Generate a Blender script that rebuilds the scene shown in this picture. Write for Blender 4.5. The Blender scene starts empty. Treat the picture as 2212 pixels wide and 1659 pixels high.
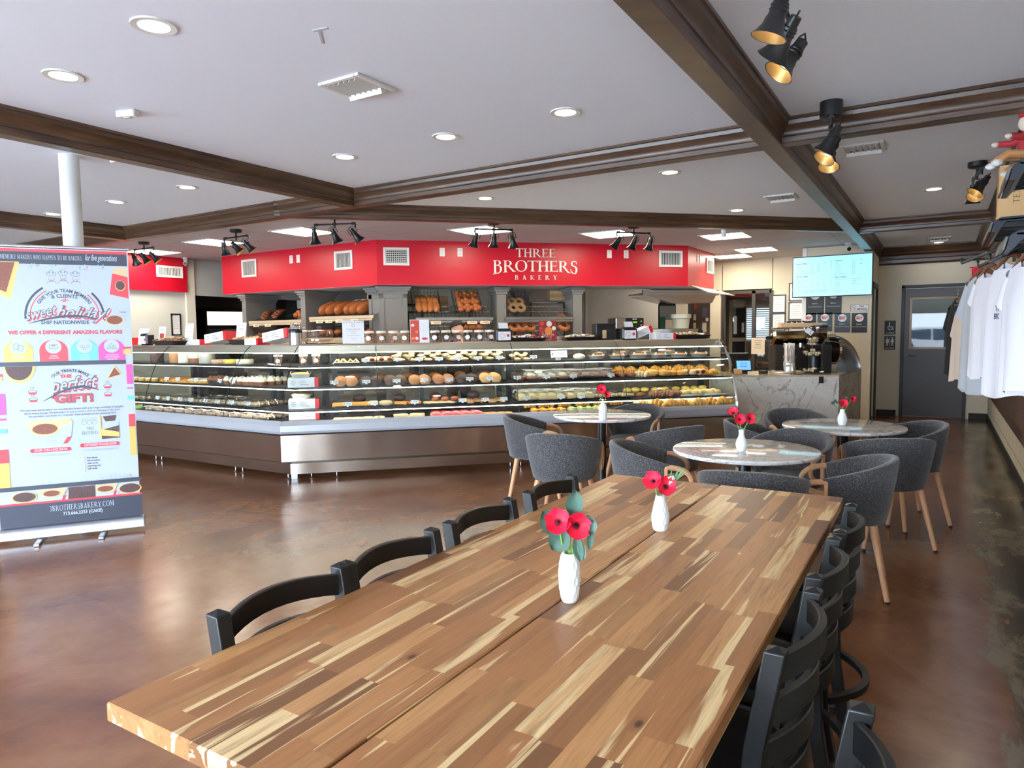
import bpy, bmesh, math, random
from mathutils import Vector, Matrix, Euler
sc = bpy.context.scene
COL = sc.collection
PI = math.pi
R = math.radians
rnd = random.Random(7)
# ---------------------------------------------------------------- camera
F_PX = 1502.0
CAM_H = 1.47
cam_d = bpy.data.cameras.new('camera'); cam = bpy.data.objects.new('camera', cam_d); COL.objects.link(cam)
cam_d.sensor_fit = 'HORIZONTAL'; cam_d.sensor_width = 36.0; cam_d.lens = 36.0 * F_PX / 2212.0
cam_d.clip_start = 0.05; cam_d.clip_end = 200
yaw, pitch, roll = R(-31.74), R(-4.09), R(0.69)
_f = Vector((math.sin(yaw) * math.cos(pitch), math.cos(yaw) * math.cos(pitch), math.sin(pitch)))
_r = Vector((math.cos(yaw), -math.sin(yaw), 0)); _d = _f.cross(_r)
_r2 = _r * math.cos(roll) + _d * math.sin(roll); _d2 = -_r * math.sin(roll) + _d * math.cos(roll)
_m = Matrix((( _r2.x, -_d2.x, -_f.x), (_r2.y, -_d2.y, -_f.y), (_r2.z, -_d2.z, -_f.z)))
cam.matrix_world = Matrix.Translation((0, 0, CAM_H)) @ _m.to_4x4()
sc.camera = cam
# ---------------------------------------------------------------- world, exposure, daylight
sc.view_settings.view_transform = 'Standard'; sc.view_settings.look = 'None'
sc.view_settings.gamma = 1.0; sc.view_settings.use_curve_mapping = False
sc.view_settings.exposure = 0.85
sc.cycles.max_bounces = 9; sc.cycles.diffuse_bounces = 4; sc.cycles.glossy_bounces = 5
sc.cycles.transmission_bounces = 6; sc.cycles.transparent_max_bounces = 24
sc.cycles.sample_clamp_indirect = 6.0
world = bpy.data.worlds.new('world'); sc.world = world; world.use_nodes = True
_bg = world.node_tree.nodes['Background']
_bg.inputs[0].default_value = (0.70, 0.85, 1.0, 1); _bg.inputs[1].default_value = 19.0
WINDOWS_FRONT = [(-10.4, -8.3), (-8.2, -6.1), (-6.0, -3.9), (-3.8, -1.7), (-1.6, 0.5)]
FRONT_Y = -2.6; LEFT_X = -12.6
def portal(name, loc, rot, sx, sy):
    l = bpy.data.lights.new(name, 'AREA'); l.shape = 'RECTANGLE'; l.size = sx; l.size_y = sy
    l.cycles.is_portal = True
    o = bpy.data.objects.new(name, l); COL.objects.link(o); o.location = loc; o.rotation_euler = rot
    return o
for (a, b) in WINDOWS_FRONT:
    portal('window_daylight', ((a + b) / 2, FRONT_Y - 0.03, 1.175), (R(90), 0, R(180)), b - a, 1.85)

# ---------------------------------------------------------------- node helpers
class NT:
    def __init__(s, name):
        s.m = bpy.data.materials.new(name); s.m.use_nodes = True
        s.t = s.m.node_tree; s.b = s.t.nodes['Principled BSDF']; s.o = s.t.nodes['Material Output']
    def n(s, typ, *ins, out=0, **props):
        nd = s.t.nodes.new('ShaderNode' + typ)
        for k, v in props.items():
            if k.startswith('i_'): nd.inputs[k[2:].replace('_', ' ')].default_value = v
            else: setattr(nd, k, v)
        for i, v in enumerate(ins): s.put(nd.inputs[i], v)
        return nd.outputs[out]
    def put(s, sock, v):
        if v is None: return
        if isinstance(v, bpy.types.NodeSocket): s.t.links.new(v, sock)
        elif isinstance(v, (tuple, list)) and sock.type == 'RGBA' and len(v) == 3: sock.default_value = (*v, 1)
        else: sock.default_value = v
    def math(s, op, a, b=None, c=None): return s.n('Math', a, b, c, operation=op)
    def set(s, **kw):
        for k, v in kw.items(): s.put(s.b.inputs[k.replace('_', ' ')], v)
    def obj(s): return s.n('TexCoord', out=3)
    def mapv(s, v, scale=(1, 1, 1), loc=(0, 0, 0), rot=(0, 0, 0)):
        nd = s.t.nodes.new('ShaderNodeMapping'); s.put(nd.inputs[0], v)
        nd.inputs['Scale'].default_value = scale; nd.inputs['Location'].default_value = loc; nd.inputs['Rotation'].default_value = rot
        return nd.outputs[0]
    def noise(s, v, scale=5, detail=3, rough=0.5, dist=0.0):
        nd = s.t.nodes.new('ShaderNodeTexNoise'); s.put(nd.inputs['Vector'], v)
        nd.inputs['Scale'].default_value = scale; nd.inputs['Detail'].default_value = detail
        nd.inputs['Roughness'].default_value = rough; nd.inputs['Distortion'].default_value = dist
        return nd.outputs[0]
    def ramp(s, f, stops, interp='LINEAR'):
        nd = s.t.nodes.new('ShaderNodeValToRGB'); s.put(nd.inputs[0], f); cr = nd.color_ramp; cr.interpolation = interp
        while len(cr.elements) < len(stops): cr.elements.new(0.5)
        for e, (p, c) in zip(cr.elements, stops):
            e.position = p; e.color = (*c, 1) if len(c) == 3 else c
        return nd.outputs[0]
    def mix(s, f, a, b, mode='MIX'):
        nd = s.t.nodes.new('ShaderNodeMixRGB'); nd.blend_type = mode
        s.put(nd.inputs[0], f); s.put(nd.inputs[1], a); s.put(nd.inputs[2], b); return nd.outputs[0]
    def bump(s, h, strength=0.3, dist=0.01):
        nd = s.t.nodes.new('ShaderNodeBump'); s.put(nd.inputs['Height'], h)
        nd.inputs['Strength'].default_value = strength; nd.inputs['Distance'].default_value = dist
        s.t.links.new(nd.outputs[0], s.b.inputs['Normal'])
def g(v): return tuple(((c / 255) / 12.92 if c / 255 < 0.04045 else ((c / 255 + 0.055) / 1.055) ** 2.4) for c in v)
_mc = {}
def M(name, rgb=(200, 200, 200), rough=0.5, metal=0.0, var=0.0, vs=8.0, bump=0.0, bs=60.0, spec=None, coat=0.0, emit=None, es=0.0, sub=0.0, alpha=None, sheen=0.0):
    """a plain surface: base colour with a little mottling; rgb in 0..255 sRGB"""
    if name in _mc: return _mc[name]
    k = NT(name); c = g(rgb)
    if var > 0:
        nz = k.noise(k.obj(), vs, 3, 0.6)
        k.set(Base_Color=k.mix(nz, tuple(x * (1 - var) for x in c), tuple(min(1, x * (1 + var)) for x in c)))
    else: k.set(Base_Color=c)
    k.set(Roughness=rough, Metallic=metal)
    if spec is not None: k.b.inputs['Specular IOR Level'].default_value = spec
    if coat: k.b.inputs['Coat Weight'].default_value = coat; k.b.inputs['Coat Roughness'].default_value = 0.1
    if sub: k.b.inputs['Subsurface Weight'].default_value = sub; k.b.inputs['Subsurface Radius'].default_value = (0.02, 0.01, 0.005)
    if sheen: k.b.inputs['Sheen Weight'].default_value = sheen
    if emit: k.b.inputs['Emission Color'].default_value = (*g(emit), 1); k.b.inputs['Emission Strength'].default_value = es
    if bump: k.bump(k.noise(k.obj(), bs, 4, 0.6), bump, 0.004)
    _mc[name] = k.m
    return k.m
def glass(name, tint=(1, 1, 1), refl=0.9, ior=1.45, base=0.03):
    """thin clear sheet: transparent with a real Fresnel reflection"""
    if name in _mc: return _mc[name]
    k = NT(name); k.t.nodes.remove(k.b)
    tr = k.n('BsdfTransparent', (*tint, 1)); gl = k.n('BsdfGlossy', (1, 1, 1, 1)); gl.node.inputs['Roughness'].default_value = 0.02
    lw = k.n('LayerWeight', out=1); lw.node.inputs[0].default_value = 0.5
    f5 = k.math('POWER', lw, 5.0); fac = k.math('ADD', k.math('MULTIPLY', f5, refl), base + .05)
    mx = k.n('MixShader', fac, tr, gl); k.t.links.new(mx, k.o.inputs[0])
    _mc[name] = k.m; return k.m

# ---------------------------------------------------------------- mesh builder
class MB:
    def __init__(s): s.v = []; s.f = []; s.mi = []; s.T = Matrix.Identity(4); s.cur = 0
    def tr(s, loc=(0, 0, 0), rot=(0, 0, 0), scale=(1, 1, 1)):
        s.T = Matrix.LocRotScale(Vector(loc), Euler(rot), Vector(scale)); return s
    def mat(s, i): s.cur = i; return s
    def add(s, vs, fs):
        b = len(s.v); T = s.T
        s.v += [tuple(T @ Vector(p)) for p in vs]; s.f += [tuple(b + i for i in f) for f in fs]; s.mi += [s.cur] * len(fs); return s
    def box(s, c, d, rz=0.0, bev=0.0, rot=None):
        x, y, z = d[0] / 2, d[1] / 2, d[2] / 2
        M3 = Euler(rot).to_matrix() if rot else Matrix.Rotation(rz, 3, 'Z')
        C = Vector(c)
        if bev <= 0:
            P = [C + M3 @ Vector((a * x, b * y, e * z)) for a in (-1, 1) for b in (-1, 1) for e in (-1, 1)]
            return s.add(P, [(0, 1, 3, 2), (4, 6, 7, 5), (0, 4, 5, 1), (2, 3, 7, 6), (0, 2, 6, 4), (1, 5, 7, 3)])
        bev = min(bev, x * .49, y * .49, z * .49)
        P = []; idx = {}
        for a in (-1, 1):
            for b in (-1, 1):
                for e in (-1, 1):
                    for ax in range(3):
                        q = [a * (x - bev), b * (y - bev), e * (z - bev)]; q[ax] = (a * x, b * y, e * z)[ax]
                        idx[(a, b, e, ax)] = len(P); P.append(C + M3 @ Vector(q))
        fs = []
        for sg in (-1, 1):
            fs.append([idx[(sg, b, e, 0)] for b, e in ((-1, -1), (1, -1), (1, 1), (-1, 1))][::sg])
            fs.append([idx[(a, sg, e, 1)] for a, e in ((-1, -1), (-1, 1), (1, 1), (1, -1))][::sg])
            fs.append([idx[(a, b, sg, 2)] for a, b in ((-1, -1), (1, -1), (1, 1), (-1, 1))][::sg])
        for p in (-1, 1):
            for q in (-1, 1):
                fs.append([idx[(p, q, -1, 0)], idx[(p, q, 1, 0)], idx[(p, q, 1, 1)], idx[(p, q, -1, 1)]][::p * q])
                fs.append([idx[(p, -1, q, 0)], idx[(p, -1, q, 2)], idx[(p, 1, q, 2)], idx[(p, 1, q, 0)]][::p * q])
                fs.append([idx[(-1, p, q, 1)], idx[(1, p, q, 1)], idx[(1, p, q, 2)], idx[(-1, p, q, 2)]][::p * q])
                for e in (-1, 1): fs.append([idx[(p, q, e, 0)], idx[(p, q, e, 1)], idx[(p, q, e, 2)]][::p * q * e])
        return s.add(P, fs)
    def cyl(s, a, b, r0, r1=None, n=16, cap=True):
        r1 = r0 if r1 is None else r1; a = Vector(a); b = Vector(b); z = (b - a).normalized()
        x = z.orthogonal().normalized(); y = z.cross(x); P = []
        for c, r in ((a, r0), (b, r1)): P += [c + (x * math.cos(2 * PI * i / n) + y * math.sin(2 * PI * i / n)) * r for i in range(n)]
        fs = [(i, (i + 1) % n, n + (i + 1) % n, n + i) for i in range(n)]
        if cap: fs += [tuple(range(n - 1, -1, -1)), tuple(range(n, 2 * n))]
        return s.add(P, fs)
    def tube(s, pts, r, n=8, closed=False, cap=True, flat=None):
        """swept tube; r number or list; flat=(a,b) scales the cross-section along side and up"""
        pts = [Vector(p) for p in pts]; m = len(pts); P = []; up = None
        for i, p in enumerate(pts):
            if closed: t = pts[(i + 1) % m] - pts[i - 1]
            else: t = pts[min(i + 1, m - 1)] - pts[max(i - 1, 0)]
            t.normalize()
            if up is None: up = Vector((0, 0, 1)) if abs(t.z) < 0.9 else Vector((1, 0, 0))
            sd = t.cross(up); sd.normalize(); up = sd.cross(t); up.normalize()
            rr = r[i] if isinstance(r, (list, tuple)) else r; fa, fb = flat or (1, 1)
            P += [p + (sd * math.cos(2 * PI * (k + .5) / n) * fa + up * math.sin(2 * PI * (k + .5) / n) * fb) * rr for k in range(n)]
        fs = []
        for i in range(m if closed else m - 1):
            j = (i + 1) % m
            fs += [(i * n + k, i * n + (k + 1) % n, j * n + (k + 1) % n, j * n + k) for k in range(n)]
        if cap and not closed: fs += [tuple(range(n - 1, -1, -1)), tuple(range((m - 1) * n, m * n))]
        return s.add(P, fs)
    def lathe(s, prof, c=(0, 0, 0), n=24, cap=True, ax=None, rf=None):
        """prof [(r,z)...] about z (or about ax through c); rf(angle_index, ring)->radius factor"""
        c = Vector(c); Q = ax and Vector((0, 0, 1)).rotation_difference(Vector(ax)).to_matrix(); P = []
        for j, (r, z) in enumerate(prof):
            for i in range(n):
                k = rf(i, j) if rf else 1
                v = Vector((r * k * math.cos(2 * PI * i / n), r * k * math.sin(2 * PI * i / n), z)); P.append(c + (Q @ v if Q else v))
        m = len(prof); fs = [(j * n + i, j * n + (i + 1) % n, (j + 1) * n + (i + 1) % n, (j + 1) * n + i) for j in range(m - 1) for i in range(n)]
        if cap: fs += [tuple(range(n - 1, -1, -1)), tuple(range((m - 1) * n, m * n))]
        return s.add(P, fs)
    def prism(s, poly, z0, z1):
        n = len(poly); P = [(x, y, z0) for x, y in poly] + [(x, y, z1) for x, y in poly]
        return s.add(P, [tuple(range(n - 1, -1, -1)), tuple(range(n, 2 * n))] + [(i, (i + 1) % n, n + (i + 1) % n, n + i) for i in range(n)])
    def sweep(s, prof, a, b, side):
        """extrude a 2-D profile [(u,z)] (u along side) from ground point a to b (x,y)"""
        P = []; n = len(prof); sv = side
        for q in (a, b): P += [(q[0] + sv[0] * u, q[1] + sv[1] * u, z) for u, z in prof]
        return s.add(P, [(i, (i + 1) % n, n + (i + 1) % n, n + i) for i in range(n)] + [tuple(range(n - 1, -1, -1)), tuple(range(n, 2 * n))])
    def sheet(s, grid):
        """grid of points rows x cols"""
        r, c = len(grid), len(grid[0])
        return s.add([p for row in grid for p in row], [(i * c + j, i * c + j + 1, (i + 1) * c + j + 1, (i + 1) * c + j) for i in range(r - 1) for j in range(c - 1)])
    def blob(s, c, d, n=10, m=6, jit=0.0, rng=None, rz=0.0, pw=1.0):
        rng = rng or rnd; P = []; cz, sz = math.cos(rz), math.sin(rz)
        for j in range(m + 1):
            th = PI * j / m; zz = -math.cos(th); rr = math.sin(th) ** pw
            for i in range(n):
                k = 1 + (rng.random() - .5) * jit if 0 < j < m else 1; a = 2 * PI * i / n
                x = d[0] / 2 * rr * math.cos(a) * k; y = d[1] / 2 * rr * math.sin(a) * k
                P.append((c[0] + x * cz - y * sz, c[1] + x * sz + y * cz, c[2] + d[2] / 2 * zz))
        return s.add(P, [(j * n + i, j * n + (i + 1) % n, (j + 1) * n + (i + 1) % n, (j + 1) * n + i) for j in range(m) for i in range(n)])
    def build(s, name, mats, parent=None, smooth=True, ang=35, bev=0, sub=0, solid=0):
        me = bpy.data.meshes.new(name); me.from_pydata(s.v, [], s.f)
        if not isinstance(mats, (list, tuple)): mats = [mats]
        for m in mats: me.materials.append(m)
        if len(mats) > 1: me.polygons.foreach_set('material_index', s.mi)
        bm = bmesh.new(); bm.from_mesh(me); bmesh.ops.recalc_face_normals(bm, faces=bm.faces); bm.to_mesh(me); bm.free()
        if smooth: me.polygons.foreach_set('use_smooth', [True] * len(me.polygons)); me.set_sharp_from_angle(angle=R(ang))
        me.update()
        o = bpy.data.objects.new(name, me); COL.objects.link(o)
        if parent: o.parent = parent
        if solid: q = o.modifiers.new('solid', 'SOLIDIFY'); q.thickness = solid; q.offset = 0
        if bev: q = o.modifiers.new('bevel', 'BEVEL'); q.width = bev; q.segments = 2; q.limit_method = 'ANGLE'; q.angle_limit = R(40)
        if sub: q = o.modifiers.new('sub', 'SUBSURF'); q.levels = q.render_levels = sub
        return o
def tag(o, label=None, cat=None, group=None, kind=None):
    if label: o['label'] = label
    if cat: o['category'] = cat
    if group: o['group'] = group
    if kind: o['kind'] = kind
    return o
def thing(name, label, cat, loc=(0, 0, 0), rz=0.0, group=None):
    o = bpy.data.objects.new(name, None); COL.objects.link(o); o.location = loc; o.rotation_euler = (0, 0, rz); o.empty_display_size = 0.1
    return tag(o, label, cat, group)
def copy_tree(o, parent=None):
    c = o.copy(); COL.objects.link(c); c.parent = parent
    for ch in list(o.children): copy_tree(ch, c)
    return c
def put(o, loc, rz=0.0, label=None, group=None):
    o.location = loc; o.rotation_euler = (0, 0, rz)
    if label: o['label'] = label
    if group: o['group'] = group
    return o
ORD = ['leftmost', 'second from left', 'third from left', 'fourth from left', 'fifth from left', 'sixth from left', 'seventh from left', 'eighth from left', 'ninth from left', 'tenth from left', 'eleventh from left', 'twelfth from left', 'thirteenth from left', 'fourteenth from left', 'fifteenth from left', 'sixteenth from left', 'seventeenth from left', 'eighteenth from left', 'nineteenth from left', 'twentieth from left']
def ordn(i, n):
    if n == 1: return 'the only one'
    if i == n - 1: return 'rightmost'
    if n - 1 - i < i and n - 1 - i <= 9: return ORD[n - 1 - i].replace('left', 'right')
    return ORD[i] if i < 20 else 'middle one'
# ---------------------------------------------------------------- text to mesh
_tc = {}
def text_geo(body, bold=0.0, shear=0.0, space=1.0, res=2):
    key = (body, bold, shear, space, res)
    if key in _tc: return _tc[key]
    cu = bpy.data.curves.new('t', 'FONT'); cu.body = body; cu.size = 1; cu.align_x = 'CENTER'; cu.resolution_u = res
    cu.offset = bold; cu.shear = shear; cu.space_character = space
    ob = bpy.data.objects.new('t', cu); COL.objects.link(ob)
    dg = bpy.context.evaluated_depsgraph_get(); me = ob.evaluated_get(dg).to_mesh()
    v = [tuple(x.co) for x in me.vertices]; f = [tuple(p.vertices) for p in me.polygons]
    ob.evaluated_get(dg).to_mesh_clear(); bpy.data.objects.remove(ob); bpy.data.curves.remove(cu)
    _tc[key] = (v, f); return v, f
def print_text(mb, body, x, z, h, width=None, bold=0.0, shear=0.0, y=0.0, mi=1, space=1.0, arc=None, align='c'):
    """flat print on the local XZ plane facing -Y; h = capital height; baseline z; arc=(radius) bends the line upward"""
    v, f = text_geo(body, bold, shear, space)
    if not v: return
    sc_ = h / 0.70; xs = [p[0] for p in v]; w = (max(xs) - min(xs)); cx = (max(xs) + min(xs)) / 2
    sx = sc_ if width is None else width / w
    if align == 'l': cx = min(xs)
    P = []
    for p in v:
        X = (p[0] - cx) * sx; Z = p[1] * sc_
        if arc: th = X / arc; P.append((x + (arc + Z) * math.sin(th), y, z - arc + (arc + Z) * math.cos(th)))
        else: P.append((x + X, y, z + Z))
    mb.mat(mi).add(P, f)
def rect(mb, x0, x1, z0, z1, y=0.0, mi=0):
    mb.mat(mi).add([(x0, y, z0), (x1, y, z0), (x1, y, z1), (x0, y, z1)], [(0, 1, 2, 3)])
def disc(mb, x, z, r, y=0.0, mi=0, n=20, r0=0.0, a0=0.0, a1=2 * PI, ez=1.0):
    P = []; full = abs(a1 - a0 - 2 * PI) < 1e-6
    for i in range(n + 1):
        a = a0 + (a1 - a0) * i / n; P.append((x + r * math.cos(a), y, z + r * ez * math.sin(a))); P.append((x + r0 * math.cos(a), y, z + r0 * ez * math.sin(a)))
    if r0 == 0: mb.mat(mi).add([(x, y, z)] + P[0::2], [(0, i + 1, i + 2) for i in range(n)])
    else: mb.mat(mi).add(P, [(2 * i, 2 * i + 2, 2 * i + 3, 2 * i + 1) for i in range(n)])
# the diagonal frame of the display cases: t along the front, u outward, z up
KX, KY = -5.69, 4.85
S2 = math.sqrt(0.5)
def fr(t, u, z=0.0): return (KX + S2 * t + S2 * u, KY + S2 * t - S2 * u, z)
D45 = PI / 4
# ================================================================ MATERIALS OF THE ROOM
def floor_mat():
    k = NT('stained_concrete'); o = k.obj()
    a = k.noise(k.mapv(o, (1, 1, 1)), 0.9, 6, 0.62, 0.6)
    b = k.noise(k.mapv(o, (3.2, 1.3, 1), rot=(0, 0, R(38))), 1.2, 7, 0.6, 0.5)
    c = k.noise(o, 9, 5, 0.7)
    base = k.ramp(a, [(0.30, g((84, 48, 31))), (0.46, g((112, 69, 45))), (0.60, g((128, 88, 60))), (0.75, g((104, 56, 38)))])
    base = k.mix(k.ramp(b, [(0.42, (0, 0, 0)), (0.85, (.35, .35, .35))]), base, g((136, 98, 70)))
    base = k.mix(k.math('MULTIPLY', k.ramp(c, [(0.45, (0, 0, 0)), (0.7, (1, 1, 1))]), 0.18), base, g((66, 40, 28)))
    # worn, unstained strip with black stains along the right-hand wall
    sx = k.n('SeparateXYZ', o); w = k.noise(k.mapv(o, (2.2, .9, 1)), 1.7, 6, 0.72, 0.4)
    edge = k.math('ADD', sx, k.math('MULTIPLY', w, 0.55))
    m = k.ramp(edge, [(0.50, (0, 0, 0)), (0.56, (1, 1, 1))])
    worn = k.mix(k.ramp(w, [(0.42, (0, 0, 0)), (0.55, (1, 1, 1))]), g((30, 25, 22)), g((118, 104, 82)))
    base = k.mix(m, base, worn)
    k.set(Base_Color=base, Roughness=k.ramp(b, [(0.3, (.17,) * 3), (0.75, (.27,) * 3)]))
    k.b.inputs['Specular IOR Level'].default_value = 0.34
    k.bump(k.noise(k.mapv(o, (1, 1, 1)), 26, 4, 0.6), 0.10, 0.004)
    return k.m
def wood_beam():
    k = NT('dark_beam_wood'); o = k.obj()
    a = k.noise(k.mapv(o, (1.2, 1.2, 14)), 2.2, 5, 0.6, 0.4); b = k.noise(k.mapv(o, (3, 3, 30)), 5, 4)
    c = k.ramp(a, [(0.3, g((50, 33, 23))), (0.55, g((80, 56, 38))), (0.75, g((100, 74, 52)))])
    k.set(Base_Color=k.mix(k.math('MULTIPLY', b, .4), c, g((56, 38, 26))), Roughness=0.34); return k.m
def brushed(name, rgb=(205, 203, 200), rough=0.24, wave=0.0, wscale=(1, 1, 1)):
    if name in _mc: return _mc[name]
    k = NT(name); o = k.obj(); k.set(Base_Color=g(rgb), Metallic=1.0, Roughness=rough)
    if wave: k.bump(k.noise(k.mapv(o, wscale), 1.0, 1, 0.4), wave, 0.05)
    _mc[name] = k.m; return k.m
def tile_ceiling():
    k = NT('ceiling_tile_white'); o = k.obj()
    br = k.t.nodes.new('ShaderNodeTexBrick'); k.put(br.inputs['Vector'], k.mapv(o, (1, 1, 1), loc=(0.13, 0.21, 0)))
    br.offset = 0.0; br.inputs['Scale'].default_value = 1.0; br.inputs['Brick Width'].default_value = 1.22; br.inputs['Row Height'].default_value = 0.61
    br.inputs['Mortar Size'].default_value = 0.008
    for i, c in ((1, (196, 192, 194)), (2, (188, 184, 187)), (3, (158, 154, 155))): br.inputs[i].default_value = (*g(c), 1)
    n = k.noise(o, 90, 3, .7); k.set(Base_Color=k.mix(k.math('MULTIPLY', n, .12), br.outputs[0], g((150, 146, 148))), Roughness=0.85); return k.m
def block_wall():
    k = NT('painted_block'); o = k.obj()
    sp = k.n('SeparateXYZ', o); cb = k.t.nodes.new('ShaderNodeCombineXYZ'); k.put(cb.inputs[0], sp.node.outputs[1]); k.put(cb.inputs[1], sp.node.outputs[2])
    br = k.t.nodes.new('ShaderNodeTexBrick'); k.put(br.inputs['Vector'], cb.outputs[0]); br.inputs['Scale'].default_value = 1.0
    br.inputs['Brick Width'].default_value = 0.40; br.inputs['Row Height'].default_value = 0.20; br.inputs['Mortar Size'].default_value = 0.008
    for i, c in ((1, (196, 186, 166)), (2, (188, 178, 158)), (3, (158, 148, 130))): br.inputs[i].default_value = (*g(c), 1)
    k.set(Base_Color=br.outputs[0], Roughness=0.75)
    k.bump(k.math('SUBTRACT', 1.0, br.outputs[1]), 0.5, 0.006); return k.m
def plank_wood():
    k = NT('reclaimed_planks'); o = k.obj()
    sp = k.n('SeparateXYZ', o); row = k.math('FLOOR', k.math('DIVIDE', sp.node.outputs[2], 0.14))
    wn = k.t.nodes.new('ShaderNodeTexWhiteNoise'); wn.noise_dimensions = '2D'; cb = k.t.nodes.new('ShaderNodeCombineXYZ')
    col = k.math('FLOOR', k.math('ADD', k.math('DIVIDE', sp.node.outputs[1], 1.1), k.math('MULTIPLY', row, .37))); k.put(cb.inputs[0], row); k.put(cb.inputs[1], col); k.put(wn.inputs[0], cb.outputs[0])
    gr = k.noise(k.mapv(o, (1, 2.5, 40)), 2, 5, .7, .5)
    c = k.ramp(wn.outputs[0], [(0, g((60, 36, 24))), (.4, g((92, 58, 38))), (.7, g((110, 80, 58))), (1, g((82, 70, 60)))])
    k.set(Base_Color=k.mix(gr, c, g((48, 30, 22))), Roughness=0.6); k.bump(gr, .4, .01); return k.m
def marble(name, base=(226, 221, 215), vein=(104, 96, 92), scale=1.0, rough=0.18, big=0.5, tint=None):
    if name in _mc: return _mc[name]
    k = NT(name); o = k.obj()
    wv = k.noise(k.mapv(o, (scale,) * 3), 1.5, 5, 0.65, 0.5)
    v1 = k.math('ABSOLUTE', k.math('SUBTRACT', k.noise(k.mapv(o, (scale, scale * .7, scale * .7), rot=(.3, .4, .6)), 1.15, 7, 0.62, 1.3), 0.5))
    v2 = k.math('ABSOLUTE', k.math('SUBTRACT', k.noise(k.mapv(o, (scale * 2.2,) * 3, loc=(3, 1, 7)), 1.8, 7, 0.66, 1.5), 0.5))
    f1 = k.ramp(v1, [(0.0, (.8,) * 3), (0.004, (.5,) * 3), (0.016, (0, 0, 0))]); f2 = k.ramp(v2, [(0.0, (big,) * 3), (0.03, (0, 0, 0))])
    c = k.mix(k.ramp(wv, [(.4, (0, 0, 0)), (.75, (.5,) * 3)]), g(base), g(tint or tuple(int(x * .86) for x in base)))
    c = k.mix(f2, c, g(tuple(int((a + b) / 2) for a, b in zip(base, vein)))); c = k.mix(f1, c, g(vein))
    k.set(Base_Color=c, Roughness=rough); _mc[name] = k.m; return k.m
floor_m = floor_mat(); beam_m = wood_beam(); tile_m = tile_ceiling(); block_m = block_wall(); plank_m = plank_wood()
plaster_m = M('ceiling_paint', (232, 237, 246), .9, var=.02, vs=1.2)
cream = M('cream_wall_paint', (214, 203, 182), .75, var=.03, vs=2, bump=.12, bs=70)
kitchen_m = M('kitchen_panel', (214, 208, 198), .35, var=.02, vs=2)
red_m = M('red_paint', (190, 14, 40), .34, var=.03, vs=1.5, spec=.45)
white_m = M('white_enamel', (232, 230, 226), .4)
greypaint = M('grey_trim_paint', (118, 114, 110), .42, var=.04)
darkgrey = M('dark_grey_trim', (62, 56, 52), .5)
black_m = M('black_metal', (22, 22, 23), .38, spec=.5)
blackbase = M('black_rubber_base', (26, 23, 21), .6)
steel = brushed('stainless', (200, 200, 200), .22)
chrome = brushed('chrome', (230, 230, 232), .08)
def struct(mb, name, mats, **kw): return tag(mb.build(name, mats, **kw), kind='structure')
# ================================================================ STRUCTURE
def wallbox(name, x0, x1, y0, y1, z0, z1, m, parent=None):
    o = MB().box(((x0 + x1) / 2, (y0 + y1) / 2, (z0 + z1) / 2), (abs(x1 - x0), abs(y1 - y0), abs(z1 - z0))).build(name, m, parent, smooth=False)
    if not parent: tag(o, kind='structure')
    return o
ZC, ZT = 2.85, 2.80
wallbox('floor', -15.2, .8, -2.74, 15.7, -0.1, 0.0, floor_m)
def slab(poly, name, m, z0, z1): return struct(MB().prism(poly, z0, z1), name, m, smooth=False)
slab([(-12.8, -2.8), (0.75, -2.8), (0.75, 13.6), (-1.0, 13.6), (-1.0, 9.82), (-5.82, 5.0), (-12.8, 5.0)], 'ceiling', plaster_m, ZC, ZC + .1)
slab([(-15.2, 4.98), (-5.82, 4.98), (-1.0, 9.8), (-1.0, 15.6), (-15.2, 15.6)], 'ceiling_tiles', tile_m, ZT, ZT + .045)
# walls
wallbox('wall_right', .65, .80, -2.8, 13.7, 0.0, .45, block_m)
wallbox('wall_right_planks', .62, .80, -2.8, 13.5, .45, .86, plank_m)
wallbox('wall_right_upper', .65, .80, -2.8, 13.7, .86, 2.9, cream)
wallbox('baseboard_right', .635, .655, -2.8, 13.5, 0, .10, blackbase)
b = MB(); DX0, DX1 = -.60, .35
b.box(((-.95 + DX0) / 2, 13.58, 1.45), (DX0 + .95, .16, 2.9)).box(((.65 + DX1) / 2, 13.58, 1.45), (.65 - DX1, .16, 2.9)).box(((DX0 + DX1) / 2, 13.58, 2.54), (DX1 - DX0, .16, .72))
struct(b, 'wall_back', cream, smooth=False)
b = MB(); b.box(((-.95 + DX0) / 2 - .02, 13.492, .05), (DX0 + .90, .016, .10)).box(((.65 + DX1) / 2 + .02, 13.492, .05), (.60 - DX1, .016, .10)); struct(b, 'baseboard_back', blackbase, smooth=False)
# short return wall beside the menu with a dark passage
b = MB(); b.box((-1.025, 12.272, 1.40), (.15, .134, 2.80)).box((-1.03, 13.45, 1.40), (.16, .26, 2.80)).box((-1.03, 12.8, 2.50), (.16, 1.1, .6)); struct(b, 'wall_passage', cream, smooth=False)
b = MB(); b.box((-.955, 12.40, 1.10), (.03, .10, 2.20)).box((-.955, 13.27, 1.10), (.03, .10, 2.20)).box((-.955, 12.83, 2.19), (.03, .96, .08)); struct(b, 'trim_passage', black_m, smooth=False)
wallbox('passage_dark_slab', -1.06, -1.0, 12.42, 13.27, 0, 2.18, M('passage_dark', (30, 26, 24), .5))  # slab closing the opening; the passage's darkness is put into its colour
wallbox('wall_menu', -1.95, -1.10, 12.20, 12.36, 0, 2.80, cream)
wallbox('trim_menu_corner', -1.965, -1.90, 12.185, 12.20, 0, 2.80, white_m)
wallbox('wall_menu_side', -1.96, -1.80, 12.36, 13.4, 0, 2.80, cream)
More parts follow.
